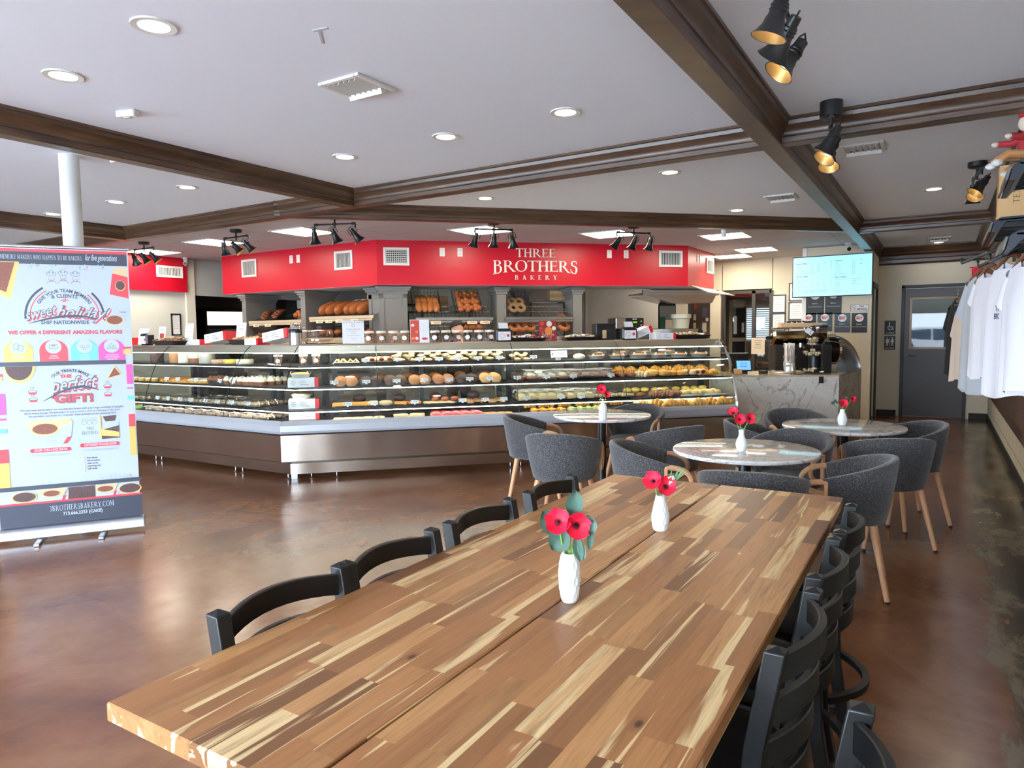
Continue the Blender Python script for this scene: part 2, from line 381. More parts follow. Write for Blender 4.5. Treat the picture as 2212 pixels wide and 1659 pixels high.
b = MB(); b.box((-2.27, 13.48, 1.4), (.80, .16, 2.8)).box((-7.27, 13.48, 1.4), (7.4, .16, 2.8)).box((-3.12, 13.48, 2.53), (.92, .16, .56)); struct(b, 'wall_office', cream, smooth=False)
# left wall with header and opening
b = MB(); b.box((-10.98, 6.25, 1.4), (.16, 2.1, 2.8)).box((-10.98, 11.6, 1.4), (.16, 3.8, 2.8)).box((-10.98, 8.5, 2.50), (.16, 2.4, .60)); struct(b, 'wall_left', M('grey_white_wall', (198, 198, 190), .6), smooth=False)
wallbox('wall_left_return', -12.8, -10.9, 5.05, 5.2, 0, 2.85, cream)
wallbox('trim_left_post', -10.9, -10.86, 7.16, 7.32, 0, 2.8, M('cream_trim', (222, 216, 200), .5))
b = MB(); b.box((-14.1, 9.6, 1.4), (.12, 5.0, 2.8)).box((-12.5, 7.16, 1.4), (3.1, .08, 2.8)).box((-12.5, 12.0, 1.4), (3.1, .08, 2.8)); struct(b, 'wall_backroom', M('backroom_wall', (150, 148, 142), .6), smooth=False)
wallbox('wall_kitchen', -7.5, -5.4, 12.2, 12.3, 0, 2.8, kitchen_m)
# front and left walls with storefront windows (behind the camera)
b = MB(); xs = [-12.8] + [v for w in WINDOWS_FRONT for v in w] + [.8]
for i in range(0, len(xs), 2): b.box(((xs[i] + xs[i + 1]) / 2, FRONT_Y - .07, 1.45), (xs[i + 1] - xs[i], .14, 2.9))
b.box((-6, FRONT_Y - .07, .12), (13.6, .14, .25)).box((-6, FRONT_Y - .07, 2.5), (13.6, .14, .80)); struct(b, 'wall_front', cream, smooth=False)
wallbox('wall_left_front', LEFT_X - .14, LEFT_X, -2.8, 5.2, 0, 2.85, M('taupe_wall', (120, 104, 92), .7))
pane = glass('window_glass')
for i, (a, c) in enumerate(WINDOWS_FRONT):
    w = tag(thing('window_%d' % (i + 1), None, None, ((a + c) / 2, FRONT_Y, 0)), kind='structure')
    W = c - a; b = MB()
    for x in (-W / 2 + .025, W / 2 - .025): b.box((x, -.05, 1.175), (.05, .08, 1.85))
    for z in (.275, 2.075): b.box((0, -.05, z), (W - .1, .08, .05))
    b.build('window_frame', black_m, w, smooth=False)
    MB().add([(-W / 2, -.05, .25), (W / 2, -.05, .25), (W / 2, -.05, 2.1), (-W / 2, -.05, 2.1)], [(0, 1, 2, 3)]).build('window_pane', pane, w)
# ---------------- beams
def beam_prof(hw=.125, hb=.06, zb=2.70, zc=ZC):
    h = [(hw, zc), (hw, zc - .018), (hw - .012, zc - .022), (hw - .018, zc - .045), (hw - .045, zc - .075), (hb + .012, zc - .095), (hb + .012, zc - .108), (hb + .003, zc - .113), (hb, zb + .006), (hb - .006, zb)]
    return h + [(-u, z) for u, z in reversed(h)]
def beam(name, a, c, side, hw=.125, hb=.06, zb=2.70):
    return struct(MB().sweep(beam_prof(hw, hb, zb), a, c, side), name, beam_m, ang=25)
beam('beam_cross', (-12.6, 4.98), (.45, 4.98), (0, 1))
beam('beam_cross_far', (-1.0, 9.98), (.45, 9.98), (0, 1))
beam('beam_long_right', (-1.0, -2.6), (-1.0, 13.5), (1, 0), .13, .065, 2.685)
beam('beam_long_middle', (-4.84, -2.6), (-4.84, 4.98), (1, 0), zb=2.695)
beam('beam_long_left', (-8.72, -2.6), (-8.72, 4.98), (1, 0), zb=2.695)
beam('beam_diagonal', (-5.9, 4.92), (-1.0, 9.85), (S2, -S2), .12, .055, 2.705)
def crown(name, a, c, side, d=.24, zb=2.56):
    p = [(0, ZC), (d, ZC), (d, ZC - .02), (d - .02, ZC - .03), (d - .05, ZC - .07), (d - .09, ZC - .10), (d - .10, ZC - .125), (d - .13, ZC - .13), (.09, ZC - .15), (.08, ZC - .20), (.045, ZC - .21), (.04, zb + .03), (.02, zb), (0, zb)]
    return struct(MB().sweep(p, a, c, side), name, beam_m, ang=25)
crown('trim_crown_right', (.65, -2.6), (.65, 13.5), (-1, 0)); crown('trim_crown_back', (-.95, 13.5), (.65, 13.5), (0, -1))
# ---------------- red soffit
SX, SY = -6.72, 7.33
def so(t, u, z=0): return (SX + S2 * t + S2 * u, SY + S2 * t - S2 * u, z)
ex, ey = so(4.73, 0)[:2]
dd = .75
outer = [(-10.12, SY), (SX, SY), (ex, ey), (ex, 12.1)]
inner = [(ex - dd, 12.1), (ex - dd, ey + dd * .41), (SX - dd * .41, SY + dd), (-10.12, SY + dd)]
b = MB(); b.prism(outer + inner, 2.182, 2.80); struct(b, 'soffit_red', red_m, smooth=False)
b = MB(); b.prism([(-10.115, SY + .004), (SX, SY + .006), (ex - .004, ey + .004), (ex - .004, 12.095)] + inner, 2.179, 2.182); struct(b, 'soffit_underside', M('soffit_white', (205, 205, 208), .7), smooth=False)
wallbox('soffit_red_left', -10.9, -10.82, 5.2, 7.16, 2.24, 2.80, red_m)
# ---------------- grey pillars carrying the shelves
def pillar(x, y, rz, w, dp, z0=0.902, panel=True, m=None):
    t = tag(thing('trim_pillar', None, None, (x, y, 0), rz), kind='structure'); m = m or greypaint
    b = MB(); b.box((0, 0, (z0 + 2.165) / 2), (w, dp, 2.165 - z0))
    b.box((0, 0, 2.15), (w + .12, dp + .12, .03)).box((0, 0, 2.12), (w + .08, dp + .08, .035)).box((0, 0, 2.085), (w + .035, dp + .035, .04))
    if panel:
        for sx, sy, ww in ((0, -1, w), (1, 0, dp), (-1, 0, dp)):
            for q in (-1, 1):
                if sy: b.box((q * (ww / 2 - .03), -dp / 2 - .005, 1.5), (.06, .012, 1.14))
                else: b.box((sx * (w / 2 + .005), q * (ww / 2 - .03), 1.5), (.012, .06, 1.14))
            if sy: b.box((0, -dp / 2 - .005, 2.04), (ww, .012, .07))
            else: b.box((sx * (w / 2 + .005), 0, 2.04), (.012, ww, .07))
    b.build('pillar_body', m, t, smooth=False); return t
p = so(.22, -.30); pillar(p[0], p[1], D45, .38, .38)
pillar(p[0] - .17, p[1] + .06, 0, .36, .34)
p = so(1.80, -.36); pillar(p[0], p[1], D45, .14, .42, panel=False)
p = so(2.30, -.95); pillar(p[0], p[1], D45, .22, .2, panel=False)
p = so(2.98, -.36); pillar(p[0], p[1], D45, .14, .42, panel=False)
pillar(-8.33, 7.72, 0, .10, .60, panel=False, m=greypaint); pillar(-9.72, 7.72, 0, .10, .60, panel=False)
# ---------------- round white column
b = MB(); b.cyl((-5.61, 2.79, 0), (-5.61, 2.79, ZC), .068, n=28); struct(b, 'column', M('column_paint', (222, 224, 222), .5, var=.03))
# ---------------- steel door in the back wall
dr = tag(thing('door_1', None, None, ((DX0 + DX1) / 2, 13.5, 0)), kind='structure'); W = DX1 - DX0
steelgrey = M('door_paint', (80, 73, 72), .45, var=.14, vs=3)
b = MB(); b.box((-W / 2 + .025, .03, 1.1), (.05, .12, 2.2), bev=.004).box((W / 2 - .025, .03, 1.1), (.05, .12, 2.2), bev=.004).box((0, .03, 2.185), (W, .12, .05), bev=.004); b.build('door_frame', M('door_frame_paint', (52, 50, 50), .5), dr)
b = MB(); ww = W - .1; xa, xb, za, zb = -.335, .36, 1.16, 1.985
b.box((-ww / 4 - .170, .02, 1.08), (ww / 2 - .335 + .0, .045, 2.14)); b = MB()
b.box(((-ww / 2 + xa) / 2, .02, 1.08), (xa + ww / 2, .045, 2.14)).box(((ww / 2 + xb) / 2, .02, 1.08), (ww / 2 - xb, .045, 2.14)).box(((xa + xb) / 2, .02, (.01 + za) / 2), (xb - xa, .045, za - .01)).box(((xa + xb) / 2, .02, (2.15 + zb) / 2), (xb - xa, .045, 2.15 - zb))
b.build('door_leaf', steelgrey, dr, smooth=False)
b = MB(); tw = .035
for z in (za, zb): b.box(((xa + xb) / 2, -.008, z), (xb - xa + .05, .016, tw), bev=.003)
for x in (xa, xb): b.box((x, -.008, (za + zb) / 2), (tw, .016, zb - za), bev=.003)
b.build('window_trim', M('bronze_trim', (134, 112, 88), .4, metal=.3), dr)
MB().add([(xa, .0, za), (xb, .0, za), (xb, .0, zb), (xa, .0, zb)], [(0, 1, 2, 3)]).build('window_pane', glass('door_glass', (.35, .38, .38), 1.0, 1.5, -.02), dr)
wallbox('wall_store', -.8, .6, 14.6, 14.7, 0, 2.8, M('dim_room', (70, 68, 64), .7)); wallbox('wall_store_side', .5, .6, 13.67, 14.6, 0, 2.8, M('dim_room', (70, 68, 64), .7)); wallbox('wall_store_left', -.8, -.7, 13.67, 14.6, 0, 2.8, M('dim_room', (70, 68, 64), .7))
b = MB(); b.cyl((-ww / 2 + .07, -.01, 1.03), (-ww / 2 + .07, -.03, 1.03), .035, n=20).tube([(-ww / 2 + .07, -.03, 1.03), (-ww / 2 + .07, -.055, 1.03), (-ww / 2 + .10, -.06, 1.03), (-ww / 2 + .18, -.055, 1.025)], .010); b.build('door_handle', M('dark_bronze', (38, 32, 28), .3, metal=.7), dr)
# ---------------- office glass front (door_2) with the office behind
of = tag(thing('door_2', None, None, (-3.12, 13.4, 0)), kind='structure')
b = MB()
for x in (-.43, .13, .44): b.box((x, .02, 1.11), (.06, .10, 2.22))
b.box((-.02, .02, 2.20), (.92, .10, .06)).box((-.02, .02, .05), (.92, .10, .1)); b.build('door_frame', darkgrey, of, smooth=False)
MB().add([(-.4, .02, .1), (.42, .02, .1), (.42, .02, 2.18), (-.4, .02, 2.18)], [(0, 1, 2, 3)]).build('window_pane', pane, of)
b = MB(); b.box((-4.3, 15.6, 1.4), (4.4, .1, 2.8)).box((-2.3, 14.6, 1.4), (.1, 2.0, 2.8)).box((-6.2, 14.6, 1.4), (.1, 2.0, 2.8)); struct(b, 'wall_office_rear', M('office_wall', (120, 104, 84), .7), smooth=False)
# ================================================================ CEILING FIXTURES
lamp_warm = M('downlight_glow', (255, 250, 240), .5, emit=(255, 240, 218), es=22)
trimw = M('fixture_white', (214, 210, 204), .45)
def make_downlight():
    t = thing('recessed_downlight', '', 'ceiling light')
    MB().lathe([(.062, 0), (.066, -.006), (.094, -.008), (.096, 0)], n=32, cap=False).build('trim_ring', trimw, t)
    MB().lathe([(.0, .012), (.064, .012), (.064, -.002)][::-1], n=28).build('lens', lamp_warm, t)
    return t
dl0 = make_downlight(); first = True
DL = [(-3.0, 1.88, 'large, nearest the camera in the top left of the picture'), (-3.95, 1.96, 'near the left end, beside the big one at the top left'),
      (-5.92, 3.96, 'in the left bay, nearest the white column on its right'), (-7.12, 3.97, 'in the left bay, between the column and its brighter neighbour'), (-8.35, 3.96, 'in the left bay, partly behind the white column'),
      (-3.95, 3.98, 'in the big middle bay, leftmost of its row of three'), (-2.98, 3.98, 'in the big middle bay, middle of its row of three'), (-2.04, 3.97, 'in the big middle bay, rightmost of its row of three'),
      (-3.98, 5.96, 'in the narrow bay just above the soffit lettering'), (-2.04, 5.93, 'in the bay behind the cross beam, left of the long beam'), (-2.03, 8.2, 'small, in front of the diagonal beam near the menu screen'),
      (-.11, 8.13, 'in the right bay beside the far track light'), (-.10, 10.8, 'far right bay, just beyond the far cross beam'), (-.09, 13.1, 'farthest of all, close to the back wall crown')]
for i, (x, y, s) in enumerate(DL):
    o = dl0 if i == 0 else copy_tree(dl0)
    put(o, (x, y, ZC), 0, 'round recessed downlight ' + s, 'recessed ceiling downlights')
def make_vent(louv):
    t = thing('ceiling_vent', '', 'air vent'); b = MB()
    for s in (-1, 1): b.box((s * .135, 0, -.008), (.03, .30, .016), bev=.004).box((0, s * .135, -.008), (.24, .03, .016), bev=.004)
    b.build('frame', trimw, t)
    MB().box((0, 0, .004), (.25, .25, .004)).build('dark_back', M('vent_dark', (60, 60, 58), .8), t, smooth=False)
    for i in range(6):
        MB().box((-.10 + .04 * i, 0, -.012), (.004, .235, .03), rot=(0, R(35), 0)).build('louver', trimw, t, smooth=False)
    b = MB(); b.box((.0, .085, -.02), (.24, .05, .03), rot=(R(25), 0, 0)); b.build('deflector', trimw, t, smooth=False)
    return t
v0 = make_vent(6)
for i, (x, y, rz, s) in enumerate([(-2.79, 2.92, 0, 'white louvred ceiling vent near the top middle, showing bright slats'), (-5.29, 2.92, 0, 'white ceiling vent tucked behind the beam beside the white column'), (-1.45, 7.66, 0, 'small ceiling vent before the diagonal beam, left of the long beam'), (-.55, 5.98, 0, 'ceiling vent partly hidden behind the middle black track light'), (-.08, 12.5, 0, 'farthest ceiling vent, next to the last downlight by the back wall')]):
    put(v0 if i == 0 else copy_tree(v0), (x, y, ZC), rz, s, 'ceiling air vents')
t = thing('ceiling_sensor', 'small white rectangular sensor box on the ceiling left of the middle bay', 'sensor', (-4.24, 2.46, ZC), R(20))
MB().box((0, 0, -.02), (.13, .05, .04), bev=.006).build('housing', trimw, t); MB().box((.0, 0, -.043), (.05, .02, .006), bev=.002).build('lens_cover', M('sensor_lens', (190, 190, 180), .3), t)
b = MB(); b.box((-.06, -.03, -.0015), (.13, .012, .003), rz=R(-50)).box((.0, -.09, -.0015), (.08, .018, .003), rz=R(10)); o = b.build('tape_strip', M('old_tape', (172, 172, 172), .7)); o.location = (-2.42, 2.40, ZC); tag(o, 'strip of old grey tape stuck on the ceiling near the top', 'tape')
# troffers in the tile ceiling
tro_m = M('troffer_glow', (255, 250, 235), .5, emit=(255, 246, 222), es=17)
def make_troffer():
    t = thing('ceiling_panel_light', '', 'ceiling light'); b = MB()
    for s in (-1, 1): b.box((s * .295, 0, -.004), (.03, .62, .012)).box((0, s * .295, -.004), (.56, .03, .012))
    b.build('frame', trimw, t, smooth=False)
    MB().box((0, 0, -.002), (.56, .56, .006)).build('diffuser', tro_m, t, smooth=False)
    return t
t0 = make_troffer()
for i, (x, y, s) in enumerate([(-10.35, 6.3, 'leftmost, above the red soffit by the security camera'), (-8.66, 6.18, 'second from left, above the second track light'), (-6.92, 6.22, 'third from left, behind the track light near the soffit corner'), (-5.05, 7.45, 'fourth from left, above the plain part of the red soffit'), (-3.85, 8.75, 'fifth from left, above the right half of the lettering'), (-2.60, 9.92, 'above the round white ceiling camera'), (-2.62, 11.85, 'nearest the menu screen'), (-3.20, 12.62, 'farthest, behind the right end of the red soffit')]):
    put(t0 if i == 0 else copy_tree(t0), (x, y, ZT), 0, 'square fluorescent ceiling panel light ' + s, 'fluorescent panel lights')
# ---------------- track lights
bell_in = M('bell_brass_inside', (150, 118, 70), .4, metal=.6)
bulb_m = M('spot_bulb_glow', (255, 240, 210), .5, emit=(255, 236, 200), es=30)
def head_parts(parent, loc, rot, spot=None):
    """one flared black spot head hanging in its yoke; -Z is the beam direction"""
    h = bpy.data.objects.new('spot_head', None); COL.objects.link(h)
    b = MB(); b.lathe([(.0, .085), (.022, .085), (.024, .05), (.030, .045), (.031, .0), (.036, -.012), (.040, -.035), (.056, -.062), (.066, -.075), (.064, -.075), (.052, -.060), (.036, -.033), (.03, -.01), (.0, -.008)], n=20, cap=False)
    for z in (.03, .015): b.lathe([(.031, z), (.034, z + .003), (.031, z + .006)], n=20, cap=False)
    bb = b.build('spot_head', black_m, parent); bpy.data.objects.remove(h)
    bb.location = loc; bb.rotation_euler = rot
    MB().lathe([(.0, -.03), (.026, -.03), (.028, -.012), (.0, -.010)], n=16).build('bulb', bulb_m, bb)
    MB().lathe([(.034, -.034), (.054, -.063), (.062, -.0745)], n=20, cap=False).build('reflector', bell_in, bb)
    b = MB(); b.tube([(-.045, 0, .02), (-.047, 0, .07), (-.03, 0, .10), (.03, 0, .10), (.047, 0, .07), (.045, 0, .02)], .004, n=6); b.build('yoke', black_m, bb)
    if spot:
        l = bpy.data.lights.new('spot', 'SPOT'); l.energy = spot; l.color = (1, .86, .66); l.spot_size = R(85); l.spot_blend = .9; l.shadow_soft_size = .03
        s = bpy.data.objects.new('spot_beam', l); COL.objects.link(s); s.parent = bb; s.location = (0, 0, -.045)
    return bb
def track_light(loc, rz, L, heads, label, can_h=.035, can_r=.07, energy=9, zc=ZT):
    t = thing('track_light', label, 'track light', loc, rz, 'black pipe track lights')
    MB().lathe([(0, 0), (can_r, 0), (can_r, -can_h), (can_r * .8, -can_h - .008), (0, -can_h - .008)], n=28).build('canopy', black_m, t)
    b = MB(); zb = -can_h - .06
    b.cyl((0, 0, -can_h), (0, 0, zb), .011, n=10).tube([(-L / 2, 0, zb - .045), (-L / 2, 0, zb - .006), (-L / 2 + .012, 0, zb), (L / 2 - .012, 0, zb), (L / 2, 0, zb - .006), (L / 2, 0, zb - .045)], .0095, n=10).cyl((0, 0, zb), (0, 0, zb - .045), .0095, n=10)
    for x in (-L / 2 + .02, 0, L / 2 - .02): b.cyl((x - .02, 0, zb), (x + .02, 0, zb), .015, n=10)
    b.build('pipe_arm', black_m, t)
    for (x, rx, ry) in heads: head_parts(t, (x, 0, zb - .13), (R(rx), R(ry), 0), energy)
    return t
KH = [(-.23, -20, 5), (0, -30, -20), (.23, -28, -25)]
track_light((-9.41, 5.60, ZT), R(0), .46, [(-.23, 30, 20), (0, 25, -25), (.23, 30, -28)], 'leftmost black pipe track light, beside the banner top', can_h=.03)
track_light((-7.46, 5.62, ZT), R(0), .46, [(-.23, 15, 4), (0, 25, -32), (.23, 30, -30)], 'black pipe track light second from left, before the left soffit face', can_h=.03)
track_light((-5.76, 5.62, ZT), R(22), .48, [(-.24, 18, 2), (0, 18, -18), (.24, 22, -32)], 'black pipe track light before the left corner of the red soffit', can_h=.03)
track_light((-4.55, 6.99, ZT), R(47), .46, [(-.23, 20, 12), (0, 20, 0), (.23, 20, -14)], 'black pipe track light just left of the THREE BROTHERS lettering', can_h=.03)
track_light((-3.30, 8.25, ZT), R(50), .46, [(-.23, 22, 28), (0, 20, 14), (.23, 20, 4)], 'black pipe track light before the right end of the soffit', can_h=.03)
track_light((-.555, 2.93, ZC), R(94), .44, [(-.22, 20, 0), (0, 35, -30), (.22, 34, 20)], 'nearest black track light, cut by the top edge of the picture', energy=5, can_h=.06)
track_light((-.61, 4.70, ZC), R(98), .44, [(-.22, 30, -10), (0, 28, 25), (.22, 5, 25)], 'black track light hanging at the crossing of the two beams', can_h=.09, can_r=.065, energy=5)
track_light((.21, 7.05, ZC), R(96), .44, [(-.22, 35, 12), (0, 12, 35), (.22, 0, -8)], 'far right black track light above the wall shelves', energy=5, can_h=.04)
# ---------------- cameras
def cctv(loc, rz, label, dome=False):
    t = thing('security_camera', label, 'camera', loc, rz)
    MB().lathe([(0, 0), (.045, 0), (.045, -.02), (.02, -.03), (.014, -.06), (0, -.06)], n=20).build('mount', white_m, t)
    if dome: MB().lathe([(0, -.04), (.032, -.04), (.032, -.13), (.028, -.14), (0, -.14)], n=20).build('housing', white_m, t); return t
    b = MB(); b.cyl((0, .05, -.075), (0, -.075, -.10), .034, n=20).box((0, -.02, -.052), (.06, .13, .006), rot=(R(-11), 0, 0)); b.build('housing', white_m, t)
    MB().cyl((0, -.0745, -.10), (0, -.080, -.101), .029, n=20).build('lens', M('camera_lens', (15, 15, 18), .08), t); return t
cctv((-2.37, 8.93, ZT), R(0), 'round white ceiling camera above the right end of the soffit', True)
cctv((-1.26, 11.85, ZT), R(15), 'white bullet camera on the ceiling above the menu screen')
cctv((-10.72, 7.08, ZT), R(50), 'white bullet camera at the end of the left red soffit')
# ================================================================ ON THE RED SOFFIT
def wall_vent(loc, rz, w, h, label, kind='v'):
    t = thing('wall_vent', label, 'air vent', loc, rz, 'white vents on the red soffit'); b = MB(); f = .035
    for s in (-1, 1): b.box((s * (w - f) / 2, -.008, 0), (f, .016, h), bev=.004).box((0, -.008, s * (h - f) / 2), (w - 2 * f, .016, f), bev=.004)
    b.build('frame', white_m, t); MB().box((0, -.001, 0), (w - .06, .002, h - .06)).build('dark_back', M('vent_dark', (60, 60, 58), .8), t, smooth=False)
    b = MB(); n = int((w - 2 * f) / .025)
    for i in range(n): b.box((-(w - 2 * f) / 2 + (i + .5) * (w - 2 * f) / n, -.008, 0), (.0055, .012, h - 2 * f), rz=R(8 if kind == 'v' else 0))
    if kind == 'g':
        m = int((h - 2 * f) / .024)
        for i in range(m): b.box((0, -.012, -(h - 2 * f) / 2 + (i + .5) * (h - 2 * f) / m), (w - 2 * f, .004, .007))
    b.build('grille', white_m, t, smooth=False)
def plate(loc, rz, label, sockets=False):
    t = thing('outlet_plate' if sockets else 'blank_plate', label, 'wall plate', loc, rz, 'white electrical plates on the red soffit')
    MB().box((0, -.003, 0), (.075, .006, .12), bev=.002).build('plate', white_m, t)
    if sockets:
        for z in (-.028, .028):
            s = MB().cyl((0, -.006, z), (0, -.008, z), .017, n=16).build('socket', M('socket_white', (214, 212, 208), .4), t); c = MB()
            for x in (-.006, .006): c.box((x, -.0085, z + .003), (.002, .001, .008))
            c.build('slot', black_m, s, smooth=False)
def son(t, z): return so(t, .001, z)
wall_vent(son(.27, 2.575), D45, .36, .25, 'white grid vent just right of the soffit corner', 'g')
wall_vent(son(4.435, 2.595), D45, .39, .25, 'white slatted vent near the right end of the front soffit')
wall_vent((-9.43, SY - .001, 2.57), 0, .36, .28, 'white vent at the far left of the middle red soffit')
wall_vent((-7.355, SY - .001, 2.56), 0, .36, .27, 'white vent on the left soffit face nearest the corner')
wall_vent((ex + .001, 11.85, 2.575), PI / 2, .42, .25, 'white vent on the narrow right side face of the soffit')
wall_vent((-10.819, 6.85, 2.56), PI / 2, .46, .19, 'wide white vent on the separate left red soffit')
plate(son(.915, 2.645), D45, 'blank white plate on the front soffit, left of the outlet before the lettering')
plate(son(1.17, 2.645), D45, 'white outlet on the front soffit, left of the lettering', True)
plate(son(3.435, 2.655), D45, 'blank white plate on the front soffit, right of the lettering')
plate(son(3.705, 2.655), D45, 'white outlet between lettering and slatted vent', True)
plate((-8.45, SY - .001, 2.645), 0, 'white outlet on the left soffit face, left of a blank plate', True)
plate((-8.295, SY - .001, 2.645), 0, 'blank white plate on the left soffit face')
plate((ex + .001, 11.16, 2.645), PI / 2, 'white outlet on the right side face of the soffit', True)
plate((ex + .001, 11.30, 2.645), PI / 2, 'blank white plate on the right side face, nearer the vent')
# ---------------- serif lettering drawn stroke by stroke
def gl(ch):
    """list of polygons (cap height 1) and advance width for one serif capital"""
    K, N = .155, .055; P = []
    def q(a, b, c, d): P.append([a, b, c, d])
    def stem(x, y0=0, y1=1, w=K, foot=1, head=1):
        q((x, y0), (x + w, y0), (x + w, y1), (x, y1))
        for on, y, s in ((foot, y0, 1), (head, y1, -1)):
            if on: P.append([(x - .10, y), (x + w + .10, y), (x + w + .09, y + s * .025), (x + w, y + s * .085), (x, y + s * .085), (x - .09, y + s * .025)])
    def bar(x0, x1, y, w=N): q((x0, y - w / 2), (x1, y - w / 2), (x1, y + w / 2), (x0, y + w / 2))
    def tick(x, y, h, s): P.append([(x, y), (x + s * .045, y), (x + s * .03, y + h), (x, y + h * .9)])
    def diag(x0, y0, x1, y1, w): q((x0 - w / 2, y0), (x0 + w / 2, y0), (x1 + w / 2, y1), (x1 - w / 2, y1))
    def srf(x, y, w=.17, s=1): P.append([(x - w, y), (x + w, y), (x + w * .9, y + s * .03), (x + .04, y + s * .06), (x - .04, y + s * .06), (x - w * .9, y + s * .03)])
    def arc(cx, cy, rx, ry, a0, a1, k=K, n=16, thin=N):
        for i in range(n):
            pp = []
            for a in (a0 + (a1 - a0) * i / n, a0 + (a1 - a0) * (i + 1) / n):
                a = R(a); t = thin + (k - thin) * abs(math.cos(a)) ** 1.4
                pp.append(((cx + rx * math.cos(a), cy + ry * math.sin(a)), (cx + (rx - t) * math.cos(a), cy + (ry - thin - (t - thin) * .1) * math.sin(a))))
            q(pp[0][0], pp[1][0], pp[1][1], pp[0][1])
    if ch == 'T': stem(.32, head=0); bar(.0, .80, .97, .06); tick(0, .97, -.17, 1); tick(.80, .97, -.17, -1); w = .80
    elif ch == 'H': stem(.10); stem(.66); bar(.2, .7, .52); w = .92
    elif ch == 'E': stem(.10); bar(.2, .66, .97, .06); bar(.2, .58, .52); bar(.2, .70, .03, .06); tick(.66, .97, -.16, -1); tick(.70, .03, .18, -1); tick(.58, .60, -.16, -1); w = .74
    elif ch == 'R': stem(.10); arc(.34, .735, .34, .265, -90, 90); bar(.2, .36, .972); bar(.2, .36, .50); diag(.42, .49, .86, 0, .17); srf(.88, 0, .14); w = .96
    elif ch == 'P': stem(.10); arc(.34, .72, .34, .28, -90, 90); bar(.2, .36, .972); bar(.2, .36, .47); w = .74
    elif ch == 'B': stem(.10); arc(.34, .765, .30, .235, -90, 90); arc(.36, .275, .36, .275, -90, 90); bar(.2, .36, .972); bar(.2, .37, .54); bar(.2, .37, .028); w = .80
    elif ch == 'O': arc(.48, .5, .48, .53, 0, 360, n=36); w = .98
    elif ch == 'C': arc(.48, .5, .48, .53, 45, 315, n=30); tick(.84, .86, -.2, -1); tick(.84, .10, .14, -1); w = .88
    elif ch == 'S': arc(.34, .745, .27, .275, 40, 255, .13); arc(.32, .265, .29, .285, -150, 80, .15); diag(.16, .62, .54, .40, .17); tick(.56, .90, -.2, -1); tick(.05, .12, .2, 1); w = .66
    elif ch == 'A': diag(.16, 0, .44, 1, .06); diag(.76, 0, .44, 1, .17); bar(.25, .66, .33); srf(.16, 0, .13); srf(.77, 0, .15); w = .92
    elif ch == 'K': stem(.10); diag(.28, .42, .72, 1, .065); diag(.36, .52, .84, 0, .17); srf(.72, 1, .13, -1); srf(.85, 0, .14); w = .94
    elif ch == 'Y': stem(.36, 0, .48, head=0); diag(.43, .46, .13, 1, .16); diag(.44, .46, .74, 1, .06); srf(.13, 1, .14, -1); srf(.74, 1, .12, -1); w = .86
    elif ch == 'X': diag(.78, 0, .16, 1, .17); diag(.14, 0, .76, 1, .06); srf(.14, 0, .13); srf(.78, 0, .14); srf(.15, 1, .14, -1); srf(.76, 1, .12, -1); w = .92
    elif ch == 'M': stem(.12, w=.06); stem(.86); diag(.20, 1, .52, .1, .14); diag(.90, 1, .52, .1, .06); w = 1.12
    elif ch == 'N': stem(.12, w=.06); stem(.76, w=.06); diag(.16, 1, .80, 0, .16); w = .94
    elif ch == 'W': diag(.30, 0, .10, 1, .15); diag(.32, 0, .56, 1, .06); diag(.78, 0, .56, 1, .15); diag(.80, 0, 1.02, 1, .06); srf(.10, 1, .13, -1); srf(1.02, 1, .12, -1); w = 1.12
    elif ch == '3': arc(.28, .74, .24, .26, -80, 150, .13); arc(.28, .26, .28, .28, -150, 85, .13); w = .62
    elif ch == '.': q((.06, 0), (.20, 0), (.20, .14), (.06, .14)); w = .26
    elif ch == '&': print_w = 0; arc(.3, .76, .2, .22, -60, 240, .1); arc(.3, .27, .28, .28, 110, 380, .13); diag(.3, .56, .74, 0, .12); w = .8
    else: w = .42
    return P, w
def serif(mb, body, x, z, h, width, y=0.0, mi=0, thick=0.0, space=.10, warp=None):
    """serif capitals centred on x; baseline z; warp(ix, n, px, pz)->(px,pz)"""
    adv = 0; items = []
    for i, ch in enumerate(body):
        P, w = gl(ch); items.append((P, adv, i)); adv += w + space
    adv -= space; sx = width / adv
    for P, a, i in items:
        for poly in P:
            pts = []
            for (u, v) in poly:
                if warp: u, v = warp(i, len(body), u, v)
                pts.append((x + (a + u - adv / 2) * sx, z + v * h))
            n = len(pts)
            if thick:
                mb.mat(mi).add([(p, y, r) for p, r in pts] + [(p, y + thick, r) for p, r in pts], [tuple(range(n)), tuple(range(2 * n - 1, n - 1, -1))] + [(k, (k + 1) % n, n + (k + 1) % n, n + k) for k in range(n)])
            else: mb.mat(mi).add([(p, y, r) for p, r in pts], [tuple(range(n))])
let_m = M('sign_letter_white', (244, 232, 222), .45)
sign = thing('shop_sign', 'cream serif lettering THREE BROTHERS BAKERY on the red soffit', 'sign', so(2.29, .002, 0), D45)
b = MB(); serif(b, 'THREE', 0, 2.59, .125, .60, y=-.012, thick=.010, space=.06); b.build('upper_line', let_m, sign, smooth=False)
def swp(i, n, u, v):
    c = abs(i + u - (n / 2)) / (n / 2); low = .62 * max(0, c - .35) ** 1.6
    if v < .5: v = v - low * (1 - v * 2) * 1.0
    return u, v
b = MB(); serif(b, 'BROTHERS', 0, 2.385, .155, 1.29, y=-.012, thick=.010, space=.02, warp=swp); b.build('middle_line', let_m, sign, smooth=False)
b = MB(); serif(b, 'BAKERY', 0, 2.262, .068, .64, y=-.012, thick=.010, space=.85); b.build('lower_line', let_m, sign, smooth=False)
